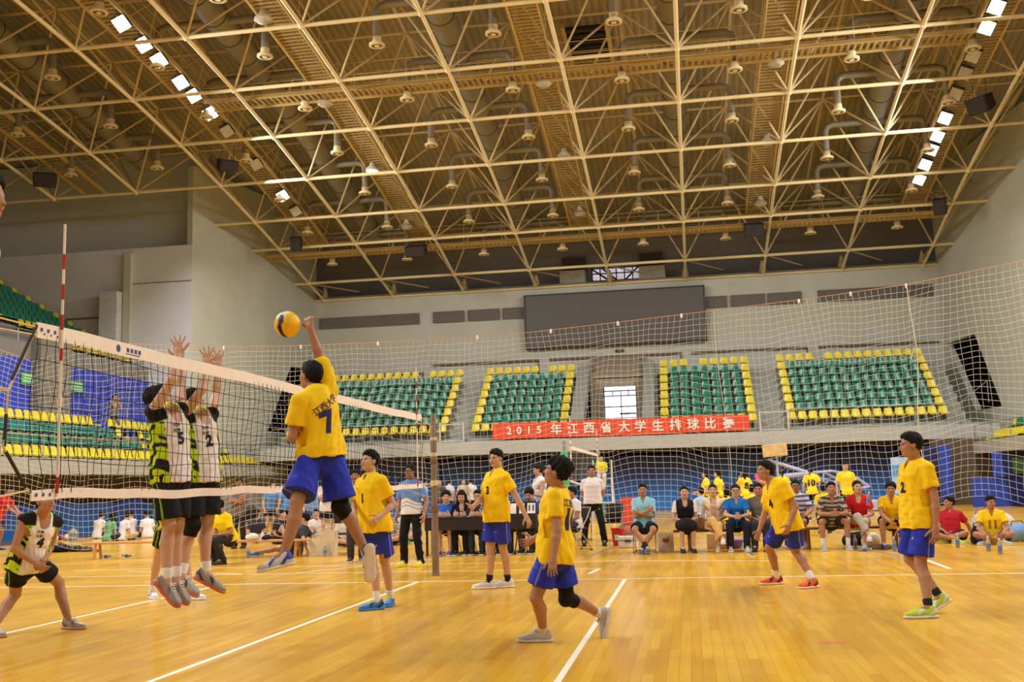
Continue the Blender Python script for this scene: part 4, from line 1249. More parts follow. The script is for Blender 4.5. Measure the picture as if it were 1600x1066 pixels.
def make_hair(J, h, root, style='short', seed=1, c=HAIRC, vol=1.0):
    lo = J['head'] - .36; hi = J['head'] + .3; F = Field(lo, hi, h); hs = J.get('hs', 1); R = J['hR3']; H = lambda *p: head_pt(J, p)
    e = .012 * vol
    F.ell(H(0, -.014, .034), R, np.array([.077 + .7 * e, .098 + e, .088 + e * 1.3]) * hs, .0)
    if style in ('spiky', 'short', 'mop'): F.ell(H(0, .02, .085), R, np.array([.062, .07, .034 + .6 * e]) * hs, .03)
    if style == 'mop': F.ell(H(0, -.03, .05), R, np.array([.1, .1, .095]) * hs, .03)
    n = nrm(np.array([0, .88, -1.0])) if style != 'mop' else nrm(np.array([0, .95, -1.0]))
    F.plane(H(0, .074, .066 if style != 'mop' else .054), n @ R)
    F.carve(*_boxd(F, H, R, hs), 0.008)
    if style in ('long', 'pony', 'bun'):
        F.ell(H(0, -.03, .0), R, np.array([.082, .082, .1]) * hs, .02)
        sl, P = F.win(lo, hi); q = (P - J['head']) @ R.T / hs
        F.d[sl] = np.maximum(F.d[sl], np.minimum(q[..., 1] - .03, .045 - q[..., 2]).astype(np.float32))
    if style == 'long':
        for q in (-1, 1):
            F.cone(H(q * .075, .0, .02), H(q * .085, .03, -.19), .024 * hs, .03 * hs, .02)
            F.cone(H(q * .06, -.06, .0), H(q * .06, -.06, -.2), .045 * hs, .045 * hs, .03)
    if style == 'pony':
        F.cone(H(0, -.105, .05), H(0, -.135, .0), .022 * hs, .032 * hs, .02); F.cone(H(0, -.135, .0), H(0, -.115, -.14), .032 * hs, .018 * hs, .02); F.cone(H(0, -.115, -.14), H(0, -.105, -.2), .018 * hs, .008, .02)
    if style == 'bun': F.ell(H(0, -.11, .055), R, np.array([.045, .04, .045]) * hs, .01)
    V, Q = F.mesh()
    if not len(Q): return None
    N = vnormals(V, Q); a = {'spiky': .009, 'mop': .011, 'short': .005}.get(style, .004) * vol
    V = V + N * (folds(V, seed, a, 210) + folds(V, seed + 9, a * .6, 90))[:, None]
    return field_obj('hair', V, Q, HAIRM, c, root, 1)


def _boxd(F, H, R, hs):
    """the open face region: an ellipsoid in front of the face"""
    c = H(0, .085, -.035); sl, P = F.win(F.lo, F.lo + F.n * F.h); q = (P - c) @ R.T / (np.array([.068, .085, .098]) * hs)
    l = np.sqrt((q * q).sum(-1)); return sl, ((l - 1) * .07).astype(np.float32)


SHIRT = [(-.36, .196, .155), (-.1, .196, .154), (.1, .19, .146), (.3, .178, .13), (.5, .176, .128), (.72, .180, .134), (.87, .165, .108), (.97, .10, .078), (1.03, .072, .066)]
SHIRTF = [(-.34, .19, .15), (-.05, .188, .146), (.22, .146, .108), (.5, .152, .114), (.72, .164, .136), (.88, .152, .104), (.97, .09, .07), (1.03, .064, .058)]


def make_shirt(J, h, root, col, sleeve=.6, neck='v', hem=-.22, female=False, loose=1.0, seed=3, name='shirt', amp=.009, sr=1.0):
    lo, hi = bounds(J, .22); F = Field(lo, hi, h); S = J['S']
    prof = [(t, w * loose, d * loose) for t, w, d in (SHIRTF if female else SHIRT)]
    F.loft(torso(J, prof), .03); sp = nrm(J['nb'] - J['pel'])
    hp = J['pel'] + (J['nb'] - J['pel']) * hem
    ax = nrm(sp * .75 + UP * .25)
    F.plane(hp, -ax)
    for s, q in (('L', -1), ('R', 1)):
        a, b, c = J['s' + s], J['e' + s], J['w' + s]
        up = J['nb'] - sp * .075 * S
        if sleeve <= 0:
            F.cone(up + J['cx'] * q * .06 * S, a, .08 * S, .066 * S, .03)
            d = nrm(a - up + (b - a) * .6); F.plane(a + d * .036, d, a - .16, a + .16); continue
        F.cone(up + J['cx'] * q * .06 * S, a, .076 * S, .062 * S * sr, .03)
        if sleeve <= 1:
            e = a + (b - a) * (sleeve + .12); F.cone(a, e, .062 * S * sr, .074 * S * sr, .02)
            d = nrm(b - a); p = a + (b - a) * sleeve
            sl, P = F.win(np.minimum(p, e) - .13, np.maximum(p, e) + .13)
            if sl is not None:
                r = P - p; al = r @ d; rad = np.sqrt(np.maximum((r * r).sum(-1) - al * al, 0)); m = (rad < .125) & (al > -.02)
                tc = ((P - J['pel']) @ sp); inside = np.abs((P - J['pel']) @ J['cx']) < .155 * S
                F.d[sl] = np.where(m & ~inside, np.maximum(F.d[sl], al.astype(np.float32)), F.d[sl])
        else:
            F.cone(a, b, .066 * S, .056 * S, .03); F.cone(b, c - nrm(c - b) * .02, .056 * S, .044 * S, .02)
    for s in 'LR': F.cone(J['nb'] + sp * .012, J['s' + s] + sp * .014, .054 * S, .05 * S, .03)
    hb = head_pt(J, (0, -.02, -.06))
    r = .066 * S * (.9 if female else 1)
    F.cone(J['nb'] + sp * .012 + J['cy'] * .004, hb + (hb - J['nb']) * .5, r, r, .006, sub=True)
    if neck == 'v': F.cone(J['nb'] + J['cy'] * .07 * S, J['nb'] + J['cy'] * .125 * S - sp * .105 * S, .038 * S, .014 * S, .006, sub=True)
    if neck == 'u': F.cone(J['nb'] + J['cy'] * .05 * S, J['nb'] + J['cy'] * .115 * S - sp * .05 * S, .06 * S, .05 * S, .008, sub=True)
    V, Q = F.mesh(); N = vnormals(V, Q)
    t = ((V - J['pel']) @ sp) / np.linalg.norm(J['nb'] - J['pel'])
    V = V + N * (folds(V, seed, amp) * (1.25 - .7 * np.clip(t, 0, 1)))[:, None]
    def cf(V):
        t = ((V - J['pel']) @ sp) / np.linalg.norm(J['nb'] - J['pel'])
        x = (V - J['pel']) @ J['cx'] / (.178 * S); y = (V - J['pel']) @ J['cy'] / (.13 * S)
        return col(x, y, t, V)
    return field_obj(name, V, Q, CLOTHM, cf if callable(col) else col, root, 1)


def make_shorts(J, h, root, col, length=.62, flare=1.0, name='shorts', seed=5, long=False, skirt=False, top=.10):
    lo, hi = bounds(J, .22); F = Field(lo, hi, h); S = J['S']; sp = nrm(J['nb'] - J['pel'])
    F.loft(torso(J, [(-.16, .13, .105), (-.02, .172, .128), (.12, .158, .112), (.2, .15, .10)]), .03)
    F.plane(J['pel'] + (J['nb'] - J['pel']) * top, sp)
    for s in 'LR':
        a, b, c = J['h' + s], J['k' + s], J['a' + s]
        if long:
            F.cone(a, b, .101 * S, .074 * S, .03); F.cone(b, c - nrm(c - b) * .0, .074 * S, .066 * S * flare, .02)
            if length < 1: d = nrm(c - b); p = b + (c - b) * length; F.plane(p, d, np.minimum(p, c) - .1, np.maximum(p, c) + .12)
        else:
            e = a + (b - a) * (length + .12); F.cone(a, e, .092 * S, .102 * S * flare, .03)
            d = nrm(b - a); p = a + (b - a) * length; sl, P = F.win(np.minimum(p, e) - .14, np.maximum(p, e) + .14)
            r = P - p; al = r @ d; rad = np.sqrt(np.maximum((r * r).sum(-1) - al * al, 0)); m = (rad < .15) & (al > 0)
            F.d[sl] = np.where(m, np.maximum(F.d[sl], al.astype(np.float32)), F.d[sl])
    if skirt:
        m = (J['kL'] + J['kR']) / 2; F.cone(J['pel'], J['pel'] + (m - J['pel']) * .85, .15 * S, .17 * S, .05, J['py'], 1.3)
        F.cone(J['hL'], J['kL'], .1, .085, .04); F.cone(J['hR'], J['kR'], .1, .085, .04)
    V, Q = F.mesh(); N = vnormals(V, Q); V = V + N * folds(V, seed, .006, 70)[:, None]
    def cf(V):
        x = (V - J['pel']) @ J['px'] / (.172 * S); y = (V - J['pel']) @ J['py'] / .12
        u = np.zeros(len(V)); sd = np.zeros(len(V)); best = np.full(len(V), 9.0)
        for s in 'LR':      # how far down the nearer thigh, and how near its outer seam
            ax = J['k' + s] - J['h' + s]; L = np.linalg.norm(ax); ax = ax / L; q = V - J['h' + s]; tt = q @ ax; r = q - tt[:, None] * ax; rl = np.linalg.norm(r, axis=1)
            o = J['px'] * (1 if s == 'R' else -1); f = J['py'] - ax * (J['py'] @ ax); m = rl < best; best = np.where(m, rl, best)
            u = np.where(m, tt / L, u); sd = np.where(m, np.where(r @ o > 0, np.abs(r @ nrm(f)), 9), sd)
        return col(x, y, u, sd)
    return field_obj(name, V, Q, CLOTHM, cf if callable(col) else col, root, 1)


# shoe templates in foot space (x right, y toe, z up, ankle over the origin)
def shoe_parts():
    I3 = np.eye(3); h = .007
    F = Field((-.09, -.12, -.02), (.09, .24, .16), h)
    F.ell((0, -.03, .05), I3, (.038, .055, .052), .02); F.ell((0, .05, .048), I3, (.041, .085, .045), .03); F.ell((.003, .135, .036), I3, (.046, .072, .034), .03)
    F.cone((0, -.022, .06), (0, -.028, .098), .041, .040, .02); F.plane(np.array((0, 0, .02)), np.array((0, 0, -1.0))); F.plane(np.array((0, -.02, .105)), nrm((0, .25, 1)))
    U = F.mesh()
    F = Field((-.09, -.12, -.03), (.09, .25, .08), h)
    for a, b, r in (((0, -.05, .014), (0, .03, .014), .046), ((0, .03, .013), (.002, .145, .013), .049), ((.002, .13, .012), (.003, .165, .016), .049)): F.cone(a, b, r, r, .02, np.array([0, 0, 1.0]), 2.6)
    F.plane(np.array((0, 0, 0.0)), np.array((0, 0, -1.0))); So = F.mesh()
    q = MB()
    for i in range(5): y = .055 + .019 * i; z = .096 - .0105 * i; q.tube([(-.026, y, z - .014), (-.012, y + .006, z), (.012, y - .004, z), (.026, y, z - .014)], .0045, 5)
    q.tube([(0, .05, .1), (-.025, .04, .112), (-.03, .055, .1)], .0045, 5); q.tube([(0, .05, .1), (.025, .04, .112), (.03, .058, .1)], .0045, 5)
    return U, So, (np.array(q.v), q.f)


SHOE_U, SHOE_S, SHOE_L = shoe_parts()
_shoe_cache = {}


def make_shoes(J, root, upper=(190, 190, 190), sole=(225, 222, 215), lace=(235, 235, 230), accent=None, sock=None, sockL=.13, detail=True, size=1.05):
    key = (upper, sole, lace, accent)
    if key not in _shoe_cache:
        def cu(V):
            c = np.repeat(np.array([lin(upper)]), len(V), 0)
            if accent is not None:
                a = np.clip(3 * np.sin(V[:, 1] * 55 + V[:, 2] * 60) - 1.2, 0, 1) * (V[:, 1] < .1) * (V[:, 2] < .085); a = np.maximum(a, (V[:, 1] < -.05) * (V[:, 2] > .05) * 1.0)
                c = c * (1 - a[:, None]) + np.array(lin(accent)) * a[:, None]
            return c
        u = field_obj('shoe', *SHOE_U, SHOEM, cu, None, 1); so = field_obj('sole', *SHOE_S, SHOEM, sole, None, 1)
        b = MB(); b.add(SHOE_L[0], SHOE_L[1]); la = b.build('laces', hexmat(lace, .7))
        for o in (u, so, la): COL.objects.unlink(o)
        _shoe_cache[key] = (u, so, la)
    u0, s0, l0 = _shoe_cache[key]
    for s in 'LR':
        R = J['f' + s]; S = J['S'] * size; o = J['a' + s] - R[2] * .088 * S + R[1] * .012 * S
        M = basis(o, R[0] * S, R[1] * S, R[2] * S)
        u = u0.copy(); COL.objects.link(u); u.parent = root; u.matrix_world = M
        for src in ((s0, l0) if detail else (s0,)):
            c = src.copy(); COL.objects.link(c); c.parent = u
        if sock:
            d = nrm(J['k' + s] - J['a' + s]); b = MB(); b.tube([J['a' + s] - R[2] * .02, J['a' + s] + d * .04, J['a' + s] + d * (sockL - .012), J['a' + s] + d * sockL], [.041 * S, .0395 * S, .043 * S, .041 * S], 14)
            b.build('sock', hexmat(sock, .85, var=.08), root, True)


def knee_pad(J, s, root, c=(26, 25, 27)):
    S = J['S']; k = J['k' + s]; a = nrm(J['h' + s] - k); b = nrm(J['a' + s] - k); h = .009
    F = Field(k - .2, k + .2, h); f = J['f' + s][1]
    F.cone(k + a * .105, k, .071 * S, .066 * S, .02); F.cone(k, k + b * .105, .066 * S, .062 * S, .02)
    o = nrm(-(a + b)) if np.linalg.norm(a + b) > .25 else f
    F.ell(k + o * .03, np.eye(3), (.055 * S, .055 * S, .06 * S), .03)
    F.plane(k + a * .11, a); F.plane(k + b * .11, b)
    V, Q = F.mesh(); return field_obj('knee_pad', V, Q, CLOTHM, c, root, 1)


def stick_text(body, root, s, size, centre, normal, right, rgb, bold=.006, name='number', tilt=0.0, parent=None):
    """lettering laid on a garment: each point is dropped onto the cloth along -normal"""
    import bmesh
    vs, fs = text_mesh(s, size, .0, bold)
    if not len(vs): return
    return stick_poly(body, root, vs, fs, centre, normal, right, rgb, name, tilt, parent)


def stick_poly(body, root, vs, fs, centre, normal, right, rgb, name='emblem', tilt=0.0, parent=None):
    import bmesh
    bm = bmesh.new(); bv = [bm.verts.new(v) for v in vs]
    for f in fs:
        try: bm.faces.new([bv[i] for i in f])
        except ValueError: pass
    bmesh.ops.triangulate(bm, faces=bm.faces[:])
    for _ in range(2):
        long = [e for e in bm.edges if e.calc_length() > .018]
        if long: bmesh.ops.subdivide_edges(bm, edges=long, cuts=1); bmesh.ops.triangulate(bm, faces=bm.faces[:])
    normal = nrm(normal); right = nrm(np.asarray(right) - normal * (np.asarray(right) @ normal)); up = np.cross(normal, right)
    ct, st_ = math.cos(tilt), math.sin(tilt)
    bt = BVHTree.FromPolygons([v.co[:] for v in body.data.vertices], [tuple(p.vertices) for p in body.data.polygons])
    q = MB(); ok = True; P = []
    for v in bm.verts:
        x, y = v.co.x * ct - v.co.y * st_, v.co.x * st_ + v.co.y * ct
        p = np.asarray(centre) + right * x + up * y
        hit = bt.ray_cast(Vector(p + normal * .35), Vector(-normal), .7)
        P.append((np.array(hit[0][:]) + normal * .0035) if hit[0] is not None else None)
    bm.verts.index_update(); fl = [tuple(v.index for v in f.verts) for f in bm.faces]; bm.free()
    fl = [f for f in fl if all(P[i] is not None for i in f)]
    if not fl: return None
    P = [p if p is not None else np.zeros(3) for p in P]; us = sorted({i for f in fl for i in f}); ix = {i: k for k, i in enumerate(us)}
    q.add([P[i] for i in us], [tuple(ix[i] for i in f) for f in fl])
    me = D.meshes.new(name); me.from_pydata(q.v, [], q.f); me.update(); me.materials.append(hexmat(rgb, .7)); o = D.objects.new(name, me); COL.objects.link(o)
    o.parent = parent or body; o.matrix_parent_inverse = Matrix.Identity(4)
    return o


def person_root(J, label, group=None):
    base = (J['aL'] + J['aR']) / 2
    r = D.objects.new('person', None); COL.objects.link(r); r.empty_display_size = .2
    tag(r, label, 'person', group); return r


def settle(root, J):
    """put the person's origin at the feet, keeping the parts where they are"""
    b = (J['aL'] + J['aR']) / 2; b = np.array([b[0], b[1], max(min(J['aL'][2], J['aR'][2]) - .09, 0)])
    root.location = b
    for c in root.children: c.matrix_parent_inverse = Matrix.Translation(-b)
# ------------------------------------------------------------------ the players
YEL = (250, 208, 24); BLU = (46, 58, 184); SK1 = (192, 148, 122); SK2 = (178, 130, 102); SK3 = (204, 162, 138)
HM = .0075


def yel_shirt(J):
    S = J['S']
    def f(x, y, t, V):
        c = np.repeat(np.array([lin(YEL)]), len(V), 0); d = np.array(lin((214, 152, 8)))
        # stitched raglan seam over each shoulder
        for q in (-1, 1):
            m = np.clip(1 - np.abs((x * q - .80) - .5 * (t - .8)) / .035, 0, 1) * (t > .6) * .6; c = c * (1 - m[:, None]) + d * m[:, None]
        return c
    return f


def blue_shorts(x, y, u, sd):
    c = np.repeat(np.array([lin(BLU)]), len(x), 0); m = np.clip(1.6 - sd / .006, 0, 1)[:, None] * .8 * (u > .05)[:, None]
    return c * (1 - m) + np.array(lin((150, 150, 190))) * m


MARK = ([(-.5, .02, 0), (-.1, .1, 0), (.1, .34, 0), (.22, .3, 0), (.12, .12, 0), (.5, .1, 0), (.2, -.04, 0), (.05, -.05, 0), (-.02, -.3, 0), (-.14, -.26, 0), (-.12, -.02, 0)], [tuple(range(11))])


def mark(body, c, n, r, size, rgb):
    vs = [(v[0] * size, v[1] * size, 0) for v in MARK[0]]; stick_poly(body, None, vs, MARK[1], c, n, r, rgb, 'emblem')


def player(P, label, number=None, back=None, skin=SK1, hair='short', vol=1.0, shoes={}, pad=None, hseed=1, team='yellow'):
    J = skeleton(P); root = person_root(J, label, P.get('group'))
    body = make_body(J, HM, skin, root); make_hair(J, .008, root, hair, hseed, HAIRC, vol)
    if team == 'yellow':
        sh = make_shirt(J, HM, root, yel_shirt(J), P.get('sleeve', .62), P.get('neck', 'v'), P.get('hem', -.24), loose=P.get('loose', 1.0), seed=hseed + 3, sr=P.get('sr', 1.0)); st = make_shorts(J, HM, root, blue_shorts, P.get('slen', .66), P.get('flare', 1.1), seed=hseed + 5)
    else:
        sh = make_shirt(J, HM, root, jersey(J), 0, 'u', P.get('hem', -.2), loose=.96, seed=hseed + 3); st = make_shorts(J, HM, root, black_shorts, P.get('slen', .66), 1.08, seed=hseed + 5)
    nb, pel, cx, cy = J['nb'], J['pel'], J['cx'], J['cy']; dn = pel - nb
    if number: stick_text(sh, root, number, .135, nb + dn * .46 + cy * .1, cy, -cx, (30, 26, 40) if team == 'yellow' else (24, 22, 30), .007)
    if team == 'yellow' and number: mark(sh, nb + dn * .23 + cy * .1 + cx * .085, cy, -cx, .042, (60, 44, 30))
    if team != 'yellow': [stick_text(sh, root, '大学', .036, nb + dn * w + cy * .1 + cx * .035, cy, -cx, (60, 56, 64), .001, 'lettering') for w in (.24, .33)]
    if back:
        tt = P.get('ttilt', 0)
        stick_text(sh, root, back, .24, nb + dn * .48 - cy * .1, -cy, cx, (44, 40, 110), .012, 'number', tt * .6)
        stick_text(sh, root, '江西大学', .072, nb + dn * .2 - cy * .1, -cy, cx, (84, 66, 54), .002, 'lettering', tt)
    if team == 'yellow':
        for s, q in (('L', -1), ('R', 1)):
            a, k = J['h' + s], J['k' + s]; ax = nrm(k - a); f = nrm(J['py'] - ax * (J['py'] @ ax)); mark(st, a + (k - a) * .5 + f * .1, nrm(f + J['px'] * q * .5), -J['px'], .04, (222, 196, 90))
    make_shoes(J, root, sock=P.get('sock', (236, 234, 230)), sockL=P.get('sockL', .12), **shoes)
    for s in pad or '': knee_pad(J, s, root)
    settle(root, J)
    print('PLAYER', label[:34], 'ankles z', round(J['aL'][2], 2), round(J['aR'][2], 2), 'pel', J['pel'].round(2), 'nb', J['nb'].round(2), 'head', J['head'].round(2), [round(float(np.linalg.norm(J['k' + s] - J['h' + s])), 2) for s in 'LR'], [round(float(np.linalg.norm(J['a' + s] - J['k' + s])), 2) for s in 'LR'])
    return root, J


def jersey(J):
    def f(x, y, t, V):
        w = np.repeat(np.array([lin((236, 228, 228))]), len(V), 0); k = np.array(lin((30, 30, 28))); g = np.array(lin((196, 222, 40)))
        side = np.abs(x) - (.62 + .12 * np.clip(t, 0, 1) ** 2) - np.where(y < -.1, -.25, 0)
        b = np.clip(side / .03 + .5, 0, 1)
        s = np.clip(3 * np.sin(x * 16 + y * 9 - t * 17 + 1.0 * np.sin(t * 31 + y * 3)) + .9, 0, 1) * (t < .93)
        pan = k * (1 - s[:, None]) + g * s[:, None]
        c = w * (1 - b[:, None]) + pan * b[:, None]
        yk = np.clip((t - .80 - .12 * (1 - np.abs(x))) / .01, 0, 1) * np.clip((np.abs(x) - .48) / .02, 0, 1); c = c * (1 - yk[:, None]) + k * yk[:, None]
        ed = np.clip(1 - np.abs(t - .80 - .12 * (1 - np.abs(x))) / .018, 0, 1) * np.clip((np.abs(x) - .45) / .02, 0, 1); c = c * (1 - ed[:, None]) + g * ed[:, None]
        r = np.linalg.norm((V - J['nb']) - np.outer((V - J['nb']) @ nrm(J['nb'] - J['pel']), nrm(J['nb'] - J['pel'])), axis=1)
        cl = np.clip((.098 - r) / .008, 0, 1) * (t > .86); return c * (1 - cl[:, None]) + g * cl[:, None]
    return f


def black_shorts(x, y, u, sd):
    c = np.repeat(np.array([lin((27, 26, 30))]), len(x), 0); m = (np.clip(1.5 - np.abs(sd - .02 - .03 * u) / .006, 0, 1) * (u > .0))[:, None]
    return c * (1 - m) + np.array(lin((150, 186, 60))) * m


# spiker in mid-air
player(dict(S=1.02, D=8.8, pel=(502, 712), yaw=-42, cyaw=-58, nb=(494, 615), nbs=1, head=(486, 588, 1), hyaw=-62, hpitch=14,
            eR=(500, 560, 1), wR=(485, 514, -1), hdR=(-.25, .05, 1), thR=(-1, .3, 0), curlR=.75, eL=(455, 690, 1), wL=(474, 668, 1), curlL=.6,
            kR=(537, 812, 1), aR=(574, 868, 1), footR=-20, fpR=-82, kL=(464, 784, -1), aL=(442, 871, 1), footL=-95, fpL=-12, hem=-.03, slen=.86, flare=1.4, sleeve=.66, sock=None, sr=1.12, ttilt=.5, loose=1.06),
       'spiker in yellow shirt 7 and blue shorts, leaping with an arm raised to the ball', None, '7', SK2, 'short', 1.0, dict(upper=(206, 206, 214), accent=(56, 74, 160), sole=(226, 214, 200)), 'R', 11)
# number 1, behind the net
player(dict(S=1.0, pel=(587, 838), yaw=-155, cyaw=-150, nb=(580, 746), nbs=-1, head=(578, 720, -1), hyaw=-142, hpitch=8,
            eR=(553, 798, -1), wR=(556, 820, -1), eL=(614, 788, 1), wL=(588, 808, -1), thL=(-.3, 0, 1), curlL=.5, kR=(584, 896), aR=(590, 940, 'g'), footR=-130, kL=(604, 890), aL=(610, 934, 'g'), footL=175, sleeve=.66, slen=.82, flare=1.2, loose=1.05),
       'player in yellow shirt 1 facing the camera, in bright blue shoes', '1', None, SK3, 'spiky', 1.0, dict(upper=(46, 120, 206), lace=(206, 232, 40), sole=(60, 130, 190), accent=(24, 40, 70)), None, 21)
# number 3, arms held out
player(dict(S=1.03, pel=(775, 820), yaw=-140, cyaw=-135, nb=(778, 739), nbs=-1, head=(775, 714, -1), hyaw=-150, hpitch=-4,
            eR=(757, 779, -1), wR=(740, 791, -1), curlR=.7, eL=(810, 782, 1), wL=(822, 807, -1), curlL=.25, splayL=.1, kR=(766, 859), aR=(765, 909, 'g'), footR=-100, kL=(782, 858), aL=(794, 907, 'g'), footL=-105, sock=(30, 30, 44), sockL=.10, sleeve=.62, hem=-.24, slen=.82, flare=1.15, loose=1.0),
       'player in yellow shirt 3 with both arms held away from his sides, in white shoes', '3', None, SK3, 'spiky', 1.0, dict(upper=(232, 226, 224), sole=(236, 232, 228)), None, 31)
# number 10, running left in the foreground
player(dict(S=.98, pel=(866, 893), yaw=-76, cyaw=-84, nb=(873, 768), nbs=1, head=(870, 738, -1), hyaw=-84, hpitch=16,
            eL=(874, 838, -1), wL=(865, 872, -1), curlL=.3, eR=(857, 832, 1), wR=(833, 843, 1), thR=(0, 0, 1), curlR=.45, kL=(841, 926), aL=(849, 987, 'g'), footL=-92, kR=(886, 934, 1), aR=(938, 960, 1), footR=-95, fpR=-78, sock=(222, 220, 216), sockL=.07, hem=-.24, slen=.74, flare=1.2, loose=1.02),
       'player in yellow shirt 10 stepping left in the foreground, black pad on the raised leg', None, '10', SK2, 'mop', 1.15, dict(upper=(196, 190, 184), sole=(214, 208, 200), lace=(200, 196, 190)), 'R', 41)
# number 4, crouched on the right
player(dict(S=1.0, pel=(1234, 826), yaw=-125, cyaw=-120, nb=(1210, 755), nbs=-1, head=(1194, 734, -1), hyaw=-112, hpitch=6,
            eR=(1195, 802, -1), wR=(1186, 830, -1), curlR=.4, eL=(1243, 796, -1), wL=(1225, 826, -1), curlL=.5, kR=(1196, 853), aR=(1214, 902, 'g'), footR=-105, kL=(1240, 855), aL=(1270, 907, 'g'), footL=-125, sockL=.12, hem=-.22, slen=.76, flare=1.2, loose=1.0),
       'player in yellow shirt 4 crouching with bent knees, in orange shoes', '4', None, SK2, 'short', 1.1, dict(upper=(246, 96, 40), accent=(50, 44, 70), sole=(240, 220, 206), lace=(250, 130, 70)), None, 51)
# number 2, at the right
player(dict(S=1.03, pel=(1438, 842), yaw=-112, cyaw=-112, nb=(1431, 724), nbs=-1, head=(1423, 696, -1), hyaw=-96, hpitch=0,
            eL=(1461, 794, -1), wL=(1454, 834, -1), curlL=.35, eR=(1414, 805, 1), wR=(1412, 833, -1), curlR=.6, kL=(1438, 880), aL=(1451, 950, 'g'), footL=-100, kR=(1422, 874), aR=(1468, 932, 'g', .16), footR=-100, fpR=-28, sock=(30, 30, 32), sockL=.08, hem=-.22, slen=.84, flare=1.2, loose=1.0),
       'player in yellow shirt 2 walking at the right, in lime green shoes', '2', None, SK2, 'short', 1.0, dict(upper=(190, 220, 70), accent=(232, 236, 220), sole=(226, 220, 206), lace=(196, 226, 60)), None, 61)
# the two blockers beyond the net
player(dict(S=1.04, X=-.42, pel=(267, 752), yaw=108, cyaw=112, nb=(261, 643), nbs=-1, head=(251, 626, 1), hyaw=70, hpitch=22,
            eR=(269, 594, -1), wR=(278, 553, 1), hdR=(-.08, .12, 1), thR=(1, .2, 0), curlR=.12, splayR=.2, eL=(283, 606, 1), wL=(281, 562, 1), hdL=(.02, 0, 1), thL=(-1, -.3, 0), curlL=.15, splayL=.16,
            kR=(268, 850, -1), aR=(260, 930, 1), footR=100, fpR=-42, kL=(277, 832, 1), aL=(275, 912, 1), footL=100, fpL=-42, sockL=.1, hem=-.16, slen=.86),
       'nearer blocker in white shirt 5 jumping at the net with both arms up', '5', None, SK3, 'mop', .9, dict(upper=(150, 138, 130), accent=(120, 110, 106), sole=(206, 92, 70)), None, 71, 'white')
player(dict(S=1.04, X=-.42, pel=(315, 752), yaw=112, cyaw=118, nb=(308, 649), nbs=-1, head=(301, 629, 1), hyaw=92, hpitch=24,
            eR=(316, 608, -1), wR=(324, 569, 1), hdR=(-.1, .1, 1), thR=(1, .2, 0), curlR=.15, splayR=.2, eL=(337, 617, 1), wL=(342, 572, 1), hdL=(-.12, 0, 1), thL=(-1, -.3, 0), curlL=.15, splayL=.2,
            kR=(299, 838, -1), aR=(281, 912, 1), footR=95, fpR=-30, kL=(323, 842, -1), aL=(321, 910, 1), footL=80, fpL=-28, sockL=.1, hem=-.16, slen=.84),
       'farther blocker in white shirt 2 jumping at the net, black pad on one knee', '2', None, SK3, 'short', 1.0, dict(upper=(160, 156, 148), accent=(70, 66, 66), sole=(206, 108, 80)), 'R', 81, 'white')
# team mate hidden behind the blockers
player(dict(S=1.02, pel=(268, 815), yaw=120, cyaw=120, nb=(266, 753), nbs=-1, head=(268, 730, -1), hyaw=100,
            eR=(246, 780, -1), wR=(262, 792, -1), eL=(288, 780, 1), wL=(282, 800, 1), kR=(247, 868), aR=(238, 924, 'g'), footR=140, kL=(290, 866), aL=(298, 926, 'g'), footL=100, sockL=.1),
       'white-shirted player standing behind the two blockers, in white shoes with navy patches', None, None, SK3, 'short', 1.0, dict(upper=(232, 232, 236), accent=(44, 42, 92), sole=(240, 240, 240)), None, 91, 'white')
# crouching defender at the left edge
player(dict(S=1.0, pel=(40, 878), yaw=118, cyaw=122, nb=(66, 806), nbs=-1, head=(70, 784, -1), hyaw=108, hpitch=10,
            eR=(21, 862, -1), wR=(58, 882, -1), thR=(.3, 0, 1), curlR=.6, eL=(76, 856, 1), wL=(66, 878, -1), thL=(.4, 0, 1), curlL=.6,
            kR=(27, 916), aR=(-10, 980, 'g'), footR=120, kL=(92, 912), aL=(107, 969, 'g'), footL=102, sock=None, hem=-.18, slen=.6),
       'white-shirted player 4 crouching with clasped hands at the left edge', '4', None, SK2, 'short', 1.0, dict(upper=(170, 160, 150), accent=(120, 110, 110), sole=(190, 150, 130)), None, 101, 'white')
